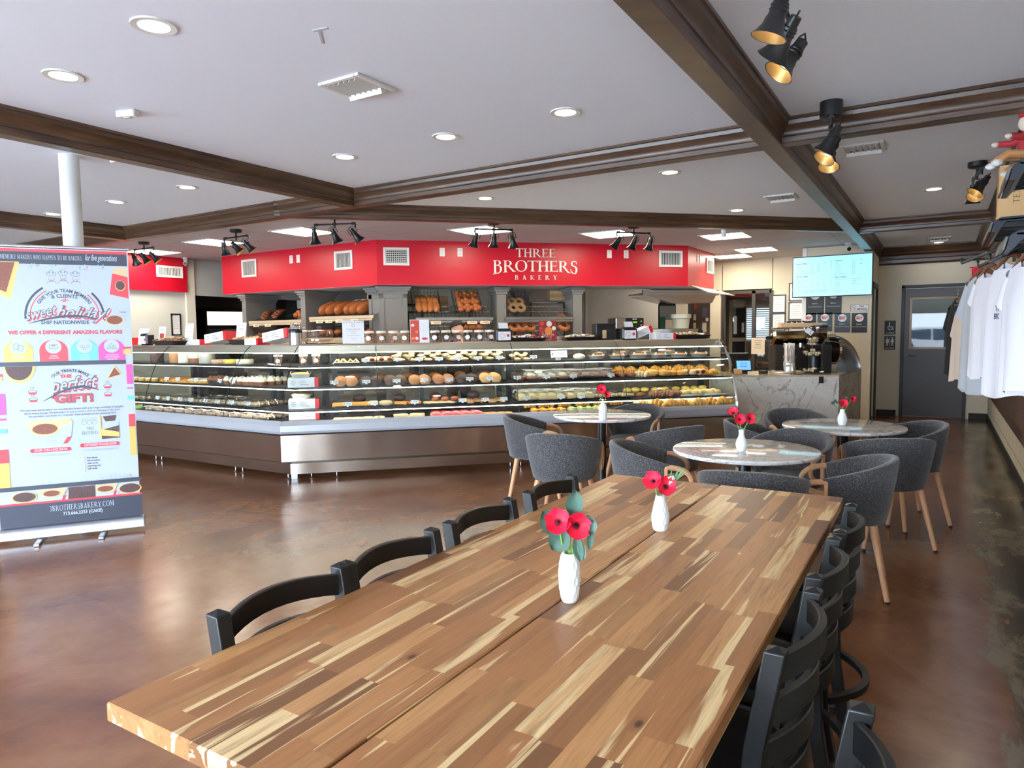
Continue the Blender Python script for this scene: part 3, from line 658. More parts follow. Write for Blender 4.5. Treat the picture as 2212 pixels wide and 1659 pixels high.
# ================================================================ ROLL-UP BANNER
import math as _math
ban = thing('rollup_banner', 'tall white roll-up banner about pie gifts at the left edge', 'banner', (-5.492, 2.615, 0), R(56.0))
MBP = lambda: MB()
prt = dict(white=M('banner_white', (168, 176, 187), .55), navy=M('banner_navy', (50, 54, 68), .45), red=M('banner_red', (200, 56, 68), .45), yel=M('banner_yellow', (206, 164, 84), .45), pink=M('banner_pink', (196, 70, 142), .45), blue=M('banner_blue', (104, 178, 232), .45), crust=M('banner_crust', (216, 170, 96), .5), pie=M('banner_pie_brown', (122, 66, 48), .5, var=.55, vs=90), pie2=M('banner_pie_dark', (78, 52, 52), .5, var=.6, vs=90), card=M('banner_kraft', (196, 170, 130), .5), grey=M('banner_grey', (150, 158, 168), .5))
PK = list(prt); PM = [prt[k] for k in PK]; pi_ = {k: i for i, k in enumerate(PK)}
BX = lambda c: (c / 4.609 - 140) / 147 * .445 + .038 * max(0, 1 - ((c / 4.609 - 140) / 147) ** 2)
B1 = lambda c: 2.13 - (c / 4.609 + 500 - 535) / 615 * 2.06
B2 = lambda c: 2.13 - (c / 4.609 + 840 - 535) / 615 * 2.06
b = MB()
Y = [0.0]
def nx(): Y[0] -= .00025; return Y[0]
rect(b, -.45, .45, .10, 2.14, 0, pi_['white'])
def bar_(c0, c1, a0, a1, col): rect(b, BX(c0), BX(c1), min(a0, a1), max(a0, a1), nx(), pi_[col])
bar_(-30, 1318, B1(172), B1(200), 'red'); bar_(-30, 1318, B1(200), B1(318), 'navy')
serif(b, 'MEMORY MAKERS WHO HAPPEN TO BE BAKERS', (BX(836) - .355) / 2, B1(272), .030, BX(836) + .335, nx(), pi_['white'], space=.08)
print_text(b, 'for five generations', BX(1025), B1(270), .045, BX(1195) - BX(848), bold=.01, shear=.35, y=nx(), mi=pi_['white'])
for i in range(34):
    x = BX(290 + rnd.random() * 860); z = B1(325 + rnd.random() * 38); a = rnd.random() * PI; L = .014 if i % 2 else .004
    b.mat(pi_[('red', 'blue', 'yel', 'grey')[i % 4]]).add([(x - L * math.cos(a) - .003, -.002, z - L * math.sin(a)), (x - L * math.cos(a) + .003, -.002, z - L * math.sin(a)), (x + L * math.cos(a) + .003, -.002, z + L * math.sin(a) + .003), (x + L * math.cos(a) - .003, -.002, z + L * math.sin(a) + .003)], [(0, 1, 2, 3)])
def pie(cx_, cz_, r, ez=.55, dark=False, cr=1.12):
    disc(b, cx_, cz_, r * cr, nx(), pi_['crust'], 26, ez=ez); disc(b, cx_, cz_ + .002, r, nx(), pi_['pie2' if dark else 'pie'], 24, ez=ez)
# pie slice top left, box top right
yy = nx(); b.mat(pi_['crust']).add([(BX(-20), yy, B1(300)), (BX(250), yy, B1(300)), (BX(165), yy, B1(665)), (BX(-20), yy, B1(560))], [(0, 1, 2, 3)])
yy = nx(); b.mat(pi_['pie']).add([(BX(-20), yy, B1(305)), (BX(215), yy, B1(305)), (BX(130), yy, B1(600)), (BX(-20), yy, B1(520))], [(0, 1, 2, 3)])
yy = nx(); b.mat(pi_['card']).add([(BX(1165), yy, B1(335)), (BX(1318), yy, B1(335)), (BX(1318), yy, B1(440)), (BX(1140), yy, B1(400))], [(0, 1, 2, 3)])
yy = nx(); b.mat(pi_['red']).add([(BX(1140), yy, B1(395)), (BX(1318), yy, B1(430)), (BX(1318), yy, B1(650)), (BX(1098), yy, B1(610))], [(0, 1, 2, 3)])
pie(BX(1225), B1(520), .030, 1.15, True)
yy = nx(); b.mat(pi_['card']).add([(BX(-20), yy, B1(740)), (BX(40), yy, B1(705)), (BX(75), yy, B1(790)), (BX(-20), yy, B1(820))], [(0, 1, 2, 3)])
disc(b, BX(0), B1(770), .012, nx(), pi_['pie'], 16)
# plain chefs' hats and faces in outline
for i, (cx_, cz_) in enumerate(((522, 440), (630, 430), (748, 440))):
    X0, Z0 = BX(cx_), B1(cz_); y0 = nx()
    for dx, dz, rr in ((-.018, .022, .012), (0, .030, .015), (.018, .022, .012)): disc(b, X0 + dx, Z0 + dz, rr, y0, pi_['navy'], 16, r0=rr - .0022)
    rect(b, X0 - .019, X0 + .019, Z0 + .004, Z0 + .020, nx(), pi_['white']); rect(b, X0 - .019, X0 + .019, Z0 + .004, Z0 + .0065, nx(), pi_['navy'])
    disc(b, X0, Z0 - .010, .019, nx(), pi_['navy'], 20, r0=.0172, a0=PI * .95, a1=PI * 2.05, ez=1.1)
    disc(b, X0 + .001, Z0 - .012, .009, nx(), pi_['navy'], 12, r0=.0075, a0=PI * 1.15, a1=PI * 1.85)
    rect(b, X0 - .018, X0 + .018, Z0 - .036, Z0 - .033, nx(), pi_['red'])
    disc(b, X0, Z0 - .062, .034, nx(), pi_['navy'], 16, r0=.032, a0=.35, a1=PI - .35)
def arcband(r0, r1, a0, a1, col, cx_=632, cz_=838): disc(b, BX(cx_), B1(cz_), r1, nx(), pi_[col], 24, r0=r0, a0=R(a0), a1=R(a1))
arcband(.238, .252, -2, 20 + 25, 'navy'); arcband(.238, .252, 122, 184, 'navy'); arcband(.214, .220, 8, 48, 'red'); arcband(.214, .220, 120, 175, 'red')
print_text(b, 'GIVE YOUR TEAM MEMBERS', BX(632), B1(838) + .178, .024, .37, bold=.02, y=nx(), mi=pi_['navy'], arc=.178)
print_text(b, '& CLIENTS', BX(632), B1(646), .026, .16, bold=.02, y=nx(), mi=pi_['navy'], arc=.35)
print_text(b, '-a-', BX(632), B1(688), .035, .055, bold=.02, shear=.3, y=nx(), mi=pi_['red'])
def script(s, x, z, h, w, tilt=0.0):
    for dx, dz, bo, col in ((.006, -.006, .055, 'red'), (0, 0, .045, 'navy'), (0, 0, .012, 'white')):
        m2 = MB(); print_text(m2, s, 0, 0, h, w, bold=bo, shear=.45, y=0, mi=0)
        y0 = nx(); b.mat(pi_[col]).add([(x + dx + p[0] * math.cos(tilt) - p[2] * math.sin(tilt), y0, z + dz + p[2] * math.cos(tilt) + p[0] * math.sin(tilt)) for p in m2.v], m2.f)
script('sweet', BX(420), B1(840), .070, .21, R(14)); script('holiday!', BX(808), B1(850), .080, .345, R(-4))
yy = nx(); sw = [(300 + 660 * i / 12, 905 - 75 * math.sin(PI * i / 12 * .82) + (0 if i < 9 else 0)) for i in range(13)]
def swoosh(pts, th):
    y0 = nx(); P = []
    for i, (u, v) in enumerate(pts): w = th * math.sin(PI * (.06 + .85 * i / (len(pts) - 1))); P += [(BX(u), y0, v + w), (BX(u), y0, v - w)]
    b.mat(pi_['navy']).add(P, [(2 * i, 2 * i + 2, 2 * i + 3, 2 * i + 1) for i in range(len(pts) - 1)])
swoosh([(u, B1(v)) for u, v in sw], .009)
print_text(b, 'SHIP NATIONWIDE', BX(628), B1(912), .026, .30, bold=.02, y=nx(), mi=pi_['navy'])
pie(BX(1140), B1(875), .052, .62); serif(b, 'THREE', BX(1240), B1(800), .012, .05, nx(), pi_['navy']); serif(b, 'BROTHERS', BX(1240), B1(840), .014, .06, nx(), pi_['grey'])
rect(b, BX(1160), BX(1163), B1(820), B1(725), nx(), pi_['grey'])
print_text(b, 'WE OFFER 4 DIFFERENT AMAZING FLAVORS', BX(636), B1(1012), .026, BX(1180) - BX(92), bold=.05, y=nx(), mi=pi_['navy']); print_text(b, 'WE OFFER 4 DIFFERENT AMAZING FLAVORS', BX(636), B1(1012), .026, BX(1180) - BX(92), bold=.03, y=nx(), mi=pi_['red'])
for i, (cx_, col, tx) in enumerate(((200, 'yel', ('TRADITIONAL', 'PECAN PIE')), (503, 'red', ('FUDGE', 'PECAN PIE')), (800, 'blue', ('SALTED', 'CARAMEL', 'PECAN PIE')), (1090, 'pink', ('CHOCOLATE', 'CHIP BOURBON', 'PECAN PIE')))):
    x = BX(cx_); r = .088; zb_ = B1(1290); zt = B1(1070) - r * .92; y0 = nx(); rect(b, x - r, x + r, zb_, zt, y0, pi_[col]); disc(b, x, zt, r, y0, pi_[col], 24, a1=PI, ez=.92)
    disc(b, x, B1(1140), .050, nx(), pi_['white'], 24)
    for j, s in enumerate(tx): print_text(b, s, x, B1(1238 + 22 * j), .0095, None, bold=.03, y=nx(), mi=pi_['white'])
    y0 = nx()
    if i == 0:
        for dx, dz in ((-.012, .004), (.012, -.006)): disc(b, x + dx, B1(1140) + dz, .018, y0, pi_['navy'], 14, r0=.0162, ez=1.3)
    elif i == 1: rect(b, x - .026, x + .026, B1(1140) - .012, B1(1140) + .016, y0, pi_['navy']); rect(b, x - .024, x + .024, B1(1140) - .010, B1(1140) + .014, nx(), pi_['white']); rect(b, x - .012, x + .012, B1(1140) + .004, B1(1140) + .012, nx(), pi_['red'])
    elif i == 2:
        for dx, dz in ((-.02, 0), (.02, 0), (0, -.016)): rect(b, x + dx - .010, x + dx + .010, B1(1140) + dz - .009, B1(1140) + dz + .009, nx(), pi_['navy']); rect(b, x + dx - .0085, x + dx + .0085, B1(1140) + dz - .0075, B1(1140) + dz + .0075, nx(), pi_['white'])
    else:
        for dx, dz in ((-.018, -.010), (.018, -.010), (0, .002)): b.mat(pi_['navy']).add([(x + dx - .015, nx(), B1(1140) + dz - .01), (x + dx + .015, Y[0], B1(1140) + dz - .01), (x + dx, Y[0], B1(1140) + dz + .02)], [(0, 1, 2)]); b.mat(pi_['white']).add([(x + dx - .012, nx(), B1(1140) + dz - .008), (x + dx + .012, Y[0], B1(1140) + dz - .008), (x + dx, Y[0], B1(1140) + dz + .016)], [(0, 1, 2)])
# stripes on both borders
for c0, c1 in ((-30, 70), (1245, 1322)):
    for a0, a1, col in ((B2(25), B2(235), 'pink'), (B2(270), B2(292), 'pink'), (B2(375), B2(420), 'blue'), (B2(580), B2(715), 'red'), (B2(715), B2(1000), 'yel')) if c0 < 0 else ((B1(1335), B1(1540), 'pink'), (B1(1575), B1(1590), 'pink'), (B2(95), B2(140), 'blue'), (B2(290), B2(420), 'red'), (B2(420), B2(725), 'yel')): bar_(c0, c1, a0, a1, col)
bar_(-30, 60, B1(1400), B1(1425), 'red'); bar_(-30, 60, B1(1430), B1(1465), 'yel'); bar_(1220, 1318, B1(1150), B1(1170), 'red'); bar_(1220, 1318, B1(1180), B1(1225), 'yel')
bar_(35, 1245, B1(1285), B1(1328), 'navy')
disc(b, BX(200), B1(1330), .094, nx(), pi_['crust'], 24, a0=PI, a1=2 * PI, ez=1.25); disc(b, BX(195), B1(1330), .082, nx(), pi_['pie2'], 24, a0=PI, a1=2 * PI, ez=1.2)
print_text(b, 'OUR TREATS MAKE', BX(645), B1(1395), .022, .24, bold=.02, y=nx(), mi=pi_['navy'], arc=.16)
print_text(b, 'THE', BX(600), B1(1455), .024, .075, bold=.05, y=nx(), mi=pi_['red'])
script('perfect', BX(680), B1(1580), .10, .31, R(6)); print_text(b, 'GIFT!', BX(670), B2(138), .058, .25, bold=.06, y=nx(), mi=pi_['navy']); print_text(b, 'GIFT!', BX(670), B2(137), .056, .245, bold=.035, y=nx(), mi=pi_['red'])
swoosh([(385 + 540 * i / 12, B2(118 - 135 * math.sin(PI * .75 * i / 12))) for i in range(13)], .009)
yy = nx(); b.mat(pi_['crust']).add([(BX(1015), yy, B1(1480)), (BX(1195), yy, B1(1440)), (BX(1110), yy, B1(1345))], [(0, 1, 2)]); b.mat(pi_['pie']).add([(BX(1035), nx(), B1(1468)), (BX(1175), Y[0], B1(1436)), (BX(1108), Y[0], B1(1362))], [(0, 1, 2)])
for cx_, cz_ in ((295, B1(1590)), (1022, B1(1640)), (300, B2(100)), (1020, B1(1555))):
    x = BX(cx_); y0 = nx(); b.mat(pi_['red']).add([(x - .026, y0, cz_), (x + .026, y0, cz_), (x + .019, y0, cz_ - .016), (x - .019, y0, cz_ - .016)], [(0, 1, 2, 3)]); disc(b, x, cz_, .027, nx(), pi_['navy'], 14, r0=.024, a1=PI, ez=.7)
    for d_ in (-.009, 0, .009): rect(b, x + d_ - .001, x + d_ + .001, cz_ + .026, cz_ + .040, nx(), pi_['navy'])
for i, s in enumerate(('We can even personalize our wooden pie boxes with your logo, message or graphic', 'at no extra charge. Do you want to put a custom card or message in the box?', 'No problem, we think it\'s "sweeter" than printed on the shipping label.')):
    print_text(b, s, BX(655), B2(212 + 31 * i), .014, BX((1160, 1120, 1085)[i]) - BX((158, 195, 235)[i]), y=nx(), mi=pi_['navy'])
# product pictures
def poly(col, *pts): y0 = nx(); b.mat(pi_[col]).add([(BX(u), y0, B2(v)) for u, v in pts], [tuple(range(len(pts)))])
poly('card', (230, 315), (610, 300), (645, 335), (500, 400), (250, 395)); poly('white', (500, 400), (645, 335), (620, 490), (540, 480))
pie(BX(385), B2(400), .078, .50); poly('white', (270, 480), (625, 485), (560, 560), (240, 565)); poly('red', (585, 490), (625, 487), (580, 556), (540, 556))
for k in range(3): rect(b, BX(385), BX(490), B2(520 + 12 * k), B2(516 + 12 * k), nx(), pi_['grey'])
poly('white', (690, 300), (912, 290), (912, 540), (700, 545))
for i in range(3): disc(b, BX(755 + 52 * i), B2(355), .016, nx(), pi_['navy'], 14, r0=.0145); disc(b, BX(755 + 52 * i), B2(320), .014, nx(), pi_['navy'], 14, r0=.0125, ez=.7)
serif(b, 'THREE', BX(815), B2(430), .020, .05, nx(), pi_['navy']); serif(b, 'BROTHERS', BX(810), B2(480), .026, .105, nx(), pi_['navy'])
poly('crust', (912, 290), (930, 290), (930, 530), (912, 540)); poly('pie2', (930, 440), (1125, 400), (1125, 530), (930, 535)); poly('crust', (930, 430), (1125, 470), (1125, 520), (930, 500)); poly('white', (930, 420), (1125, 360), (1125, 395), (980, 425)); poly('pie2', (950, 300), (1100, 290), (1080, 350), (980, 355))
for c0, c1, s, s2 in ((245, 612, 'OUR DELUXE BOX', 1), (700, 1120, 'CUSTOMIZED WOODEN BOXES', 2)):
    za_, zb_ = B2(632 if s2 == 1 else 608), B2(592 if s2 == 1 else 568); y0 = nx(); r = (zb_ - za_) / 2; rect(b, BX(c0) + r, BX(c1) - r, za_, zb_, y0, pi_['red']); disc(b, BX(c0) + r, za_ + r, r, y0, pi_['red'], 16); disc(b, BX(c1) - r, za_ + r, r, y0, pi_['red'], 16)
    print_text(b, s, BX((c0 + c1) / 2), za_ + r * .5, .017, BX(c1) - BX(c0) - .045, bold=.02, y=nx(), mi=pi_['white'])
    print_text(b, 'YOUR CHOICE OF PECAN PIE', BX((c0 + c1) / 2), za_ - .030, .014, .235, y=nx(), mi=pi_['grey'])
rect(b, BX(740), BX(743), B2(865), B2(700), nx(), pi_['red'])
for k, s in enumerate(('For more', 'information,', 'visit us by', 'scanning our', 'QR code')): print_text(b, s, BX(765), B2(728 + 28 * k), .012, None, bold=.02, y=nx(), mi=pi_['navy'], align='l')
for i in range(44):
    x = BX(90 + rnd.random() * 1180); z = B2(905 + rnd.random() * 60 + (40 if x < 0 else 0)); a = rnd.random() * PI; L = .012 if i % 2 else .003
    b.mat(pi_[('red', 'blue', 'yel', 'grey')[i % 4]]).add([(x - L * math.cos(a) - .002, -.03, z - L * math.sin(a)), (x - L * math.cos(a) + .002, -.03, z - L * math.sin(a)), (x + L * math.cos(a) + .002, -.03, z + L * math.sin(a) + .002), (x + L * math.cos(a) - .002, -.03, z + L * math.sin(a) + .002)], [(0, 1, 2, 3)])
for i in range(len(b.v)):
    if b.v[i][1] == -.03: b.v[i] = (b.v[i][0], -.002, b.v[i][2])
bar_(-30, 1350, B2(1005), B2(962), 'navy')
for c0, c1, dk in ((60, 290, 0), (300, 560, 1), (565, 695, 2), (700, 825, 2), (835, 1080, 1), (1090, 1345, 0)):
    if dk == 2: poly('pie2', (c0, 1010), (c1, 1010), (c1, 1130), (c0, 1130))
    elif dk == 1: poly('card', (c0, 1010), (c1, 1010), (c1 - 40, 1080), (c0, 1060)); pie(BX((c0 + c1) / 2 - 20), B2(1060), .052, .42); poly('white', (c0, 1095), (c1, 1095), (c1, 1130), (c0, 1130)); poly('red', (c1 - 45, 1085), (c1 - 15, 1085), (c1 - 30, 1130), (c1 - 60, 1130))
    else: pie(BX((c0 + c1) / 2), B2(1075), .070, .50, True)
bar_(-30, 1350, B2(1150), B2(1130), 'red'); bar_(-30, 1350, B2(1375), B2(1150), 'navy')
serif(b, '3BROTHERSBAKERY.COM', BX(690), B2(1240), .040, BX(1015) - BX(375), nx(), pi_['white'], space=.12); print_text(b, '713.666.2253 (CAKE)', BX(695), B2(1292), .024, BX(893) - BX(502), bold=.03, y=nx(), mi=pi_['white'])
for i in range(len(b.v)): b.v[i] = (b.v[i][0], b.v[i][1] * .1, b.v[i][2])
b.build('printed_panel', PM, ban, smooth=False)
MB().box((0, .003, 1.12), (.90, .004, 2.04)).build('backing_sheet', M('banner_back', (215, 218, 220), .6), ban, smooth=False)
alu = brushed('aluminium', (205, 210, 216), .32)
b = MB(); b.cyl((-.455, 0, 2.14), (.455, 0, 2.14), .012, n=14); b.build('top_rail', alu, ban)
b = MB(); pr = [(-.045, .03), (-.045, .075), (-.03, .10), (0, .11), (.03, .10), (.045, .075), (.045, .03)]
b.add([(-.47, u, z) for u, z in pr] + [(.47, u, z) for u, z in pr], [(i, (i + 1) % 7, 7 + (i + 1) % 7, 7 + i) for i in range(7)] + [tuple(range(6, -1, -1)), tuple(range(7, 14))]); cs = b.build('base_cassette', alu, ban, ang=50)
for x in (-.20, .20): MB().box((x, -.04, .012), (.035, .30, .022), bev=.004).build('foot', alu, ban)
for x in (-.472, .472): MB().box((x, 0, .068), (.006, .10, .085), bev=.003).build('end_cap', M('grey_plastic', (120, 124, 130), .5), ban)
# ================================================================ BIG TABLE
def acacia():
    k = NT('acacia_butcher_block'); o = k.obj(); sp = k.n('SeparateXYZ', o); X = sp.node.outputs[0]; Yo = sp.node.outputs[1]; Z = sp.node.outputs[2]
    def wn(a, b_):
        w = k.t.nodes.new('ShaderNodeTexWhiteNoise'); w.noise_dimensions = '2D'; c = k.t.nodes.new('ShaderNodeCombineXYZ'); k.put(c.inputs[0], a); k.put(c.inputs[1], b_); k.put(w.inputs[0], c.outputs[0]); return w.outputs[0], w.outputs[1]
    row = k.math('FLOOR', k.math('DIVIDE', X, .0525)); r1, _ = wn(row, 3.7); r2, _ = wn(row, 9.1)
    col = k.math('FLOOR', k.math('DIVIDE', k.math('ADD', Yo, k.math('MULTIPLY', r1, 5.0)), k.math('ADD', .26, k.math('MULTIPLY', r2, .20))))
    idv, idc = wn(row, col); s2 = k.n('SeparateXYZ', idc)
    # half of the staves are split once more across their width, as in mixed-width butcher block
    cb = k.t.nodes.new('ShaderNodeCombineXYZ'); k.put(cb.inputs[0], k.math('ADD', X, k.math('MULTIPLY', idv, 7.3))); k.put(cb.inputs[1], k.math('ADD', Yo, k.math('MULTIPLY', idv, 31.0))); k.put(cb.inputs[2], Z); V = cb.outputs[0]
    tone = k.ramp(idv, [(0, g((116, 76, 46))), (.14, g((158, 106, 64))), (.34, g((172, 120, 74))), (.50, g((142, 95, 57))), (.62, g((182, 132, 84))), (.78, g((162, 115, 71))), (.90, g((206, 164, 112))), (.94, g((222, 190, 140)))], 'CONSTANT')
    fl = k.noise(k.mapv(V, (24, 0.9, 24)), 1.0, 3, .55, .9)
    sap = k.ramp(fl, [(.565, (0, 0, 0)), (.60, (1, 1, 1))])
    sel = k.math('GREATER_THAN', s2.node.outputs[1], .45)
    c = k.mix(k.math('MULTIPLY', k.math('MULTIPLY', sap, sel), .85), tone, g((226, 196, 146)))
    dk = k.noise(k.mapv(V, (22, 1.6, 22), loc=(5, 2, 0)), 1.0, 4, .6, 1.8)
    c = k.mix(k.math('MULTIPLY', k.ramp(dk, [(.50, (0, 0, 0)), (.70, (1, 1, 1))]), .55), c, g((112, 74, 46)))
    gr = k.noise(k.mapv(V, (150, 5, 150)), 1.0, 5, .65, .3)
    c = k.mix(k.math('MULTIPLY', k.ramp(gr, [(.42, (0, 0, 0)), (.68, (1, 1, 1))]), .35), c, g((120, 80, 48)))
    vo = k.t.nodes.new('ShaderNodeTexVoronoi'); k.put(vo.inputs['Vector'], k.mapv(V, (6.4, 3.4, 0.01))); vo.inputs['Scale'].default_value = 1.0
    kn = k.ramp(vo.outputs[0], [(0.0, (1, 1, 1)), (.035, (.9,) * 3), (.06, (.25,) * 3), (.13, (0, 0, 0))])
    c = k.mix(k.math('MULTIPLY', kn, k.math('GREATER_THAN', s2.node.outputs[2], .5)), c, g((66, 38, 24)))
    k.set(Base_Color=c, Roughness=.40); k.b.inputs['Specular IOR Level'].default_value = .26
    k.bump(gr, .05, .001); return k.m
aca = acacia()
tb = thing('dining_table', 'long acacia butcher-block dining table with a seam down its middle', 'table', (-.845, .70, 0), R(.37))
TL = 2.52
for s, w in ((-1, .535), (1, .525)):
    o = MB().box((0, 0, 0), (w - .006, TL, .040), bev=.0035).build('tabletop', aca, tb); o.location = (s * w / 2, TL / 2, .740)
for x in (-.40, .40):
    for y in (.35, TL - .35):
        b = MB(); b.box((x, y, .36), (.07, .07, .70), bev=.004).box((x, y, .012), (.30, .09, .024), bev=.004).box((x, y, .712), (.36, .09, .012)); b.build('leg', black_m, tb)
b = MB(); b.box((0, .35, .40), (.8, .04, .05)).box((0, TL - .35, .40), (.8, .04, .05)).box((0, TL / 2, .40), (.05, TL - .7, .05)); b.build('stretcher', black_m, tb, smooth=False)
# ================================================================ BLACK LADDER-BACK CHAIRS
chair_m = M('black_lacquer', (9, 9, 10), .38, spec=.4); vinyl = M('black_vinyl', (10, 10, 11), .45)
def slat(z, h, bow=.055, w=.355, y=0.0):
    b = MB(); n = 10; P = []
    for i in range(n + 1):
        u = -1 + 2 * i / n; x = u * w / 2; yy = y - bow * (1 - u * u) - .01
        for dy, dz in ((-.009, -h / 2), (.009, -h / 2), (.009, h / 2 - .003), (.006, h / 2), (-.006, h / 2), (-.009, h / 2 - .003)): P.append((x, yy + dy, z + dz + .012 * (1 - u * u)))
    b.add(P, [(i * 6 + k, i * 6 + (k + 1) % 6, (i + 1) * 6 + (k + 1) % 6, (i + 1) * 6 + k) for i in range(n) for k in range(6)] + [tuple(range(5, -1, -1)), tuple(range(n * 6, n * 6 + 6))])
    return b
def make_ladder():
    t = thing('ladder_back_chair', '', 'chair'); S = .1925
    for s in (-1, 1):
        P = []; sec = [(0, -.235, .0), (0, -.20, .22), (0, -.19, .44), (0, -.205, .62), (0, -.243, .832)]
        for (dx, y, z) in sec:
            for a, c in ((-1, -1), (1, -1), (1, 1), (-1, 1)): P.append((s * S + a * .019, y + c * .021, z))
        P.append((s * S, -.246, .842)); n = 5; F = [(i * 4 + k, i * 4 + (k + 1) % 4, (i + 1) * 4 + (k + 1) % 4, (i + 1) * 4 + k) for i in range(n - 1) for k in range(4)] + [(3, 2, 1, 0)] + [(16 + k, 16 + (k + 1) % 4, 20) for k in range(4)]
        MB().add(P, F).build('rear_leg', chair_m, t, bev=.003)
        b = MB(); b.box((s * S, .185, .215), (.036, .036, .43), bev=.003); b.build('front_leg', chair_m, t)
    for z, y in ((.785, -.228), (.69, -.214), (.595, -.204), (.50, -.197)): slat(z, .058, y=y).build('back_slat', chair_m, t, ang=30)
    b = MB(); b.box((0, -.0, .425), (.385, .38, .03), bev=.006); b.build('seat_frame', chair_m, t)
    b = MB(); pr = []
    for (sc_, z) in ((.95, .442), (1.0, .452), (1.0, .470), (.94, .482), (.75, .487)):
        pr.append([(sc_ * .205 * math.copysign(abs(math.cos(a)) ** .6, math.cos(a)), sc_ * .20 * math.copysign(abs(math.sin(a)) ** .6, math.sin(a)), z) for a in [2 * PI * i / 24 for i in range(24)]])
    b.add([p for r in pr for p in r], [(j * 24 + i, j * 24 + (i + 1) % 24, (j + 1) * 24 + (i + 1) % 24, (j + 1) * 24 + i) for j in range(4) for i in range(24)] + [tuple(range(23, -1, -1)), tuple(range(96, 120))]); b.build('seat', vinyl, t)
    b = MB()
    for s in (-1, 1): b.box((s * S, -.01, .20), (.020, .36, .028), bev=.003)
    b.box((0, .185, .26), (.36, .020, .028), bev=.003); b.tube([(S * (-1 + 2 * i / 10), -.215 - .10 * (1 - (-1 + .2 * i) ** 2), .27) for i in range(11)], .016, n=4); b.build('stretcher', chair_m, t)
    return t
lc = make_ladder()
LC = [(-1.170, 1.168, -90, 'black ladder-back chair at the near left end of the long table'), (-1.170, 1.578, -90, 'black ladder-back chair second along the left side of the long table'), (-1.170, 2.062, -90, 'black ladder-back chair third along the left side of the long table'), (-1.165, 2.585, -90, 'black ladder-back chair farthest along the left side of the long table'),
      (-.505, 2.58, 91, 'black ladder-back chair farthest along the right side of the long table'), (-.508, 2.11, 90, 'black ladder-back chair between its neighbours, second from the far right corner'), (-.502, 1.625, 88, 'black ladder-back chair with slats fully seen, second from the camera on the right side'), (-.335, 1.075, 92, 'nearest black ladder-back chair, pulled out at the bottom right edge')]
for i, (x, y, a, s) in enumerate(LC): put(lc if i == 0 else copy_tree(lc), (x, y, 0), R(a), s, 'black ladder-back chairs around the long table')
# ================================================================ MARBLE CAFE TABLES
mt = marble('cafe_marble', (222, 218, 214), (120, 112, 106), 2.6, .06, .6)
def make_cafe():
    t = thing('cafe_table', '', 'table')
    MB().lathe([(0, .712), (.425, .712), (.436, .716), (.440, .724), (.440, .732), (.436, .738), (.428, .740), (0, .740)], n=72, cap=False).build('tabletop', mt, t, ang=30)
    MB().cyl((0, 0, .02), (0, 0, .705), .038, n=24).build('column', black_m, t)
    b = MB(); b.lathe([(0, .03), (.06, .03), (.25, .014), (.26, .0), (0, 0)], n=40); b.build('base', black_m, t)
    MB().lathe([(0, .700), (.11, .700), (.11, .712), (0, .712)], n=24).build('mounting_plate', black_m, t); return t
ct0 = make_cafe(); CT = [(-2.60, 5.74, 20, 'round marble cafe table in front of the display case, tallest white vase on it'), (-1.03, 4.42, 75, 'round marble cafe table nearest the long table'), (-.635, 5.88, 140, 'round marble cafe table farthest right, in front of the marble counter')]
for i, (x, y, a, s) in enumerate(CT): put(ct0 if i == 0 else copy_tree(ct0), (x, y, 0), R(a), s, 'round marble cafe tables')
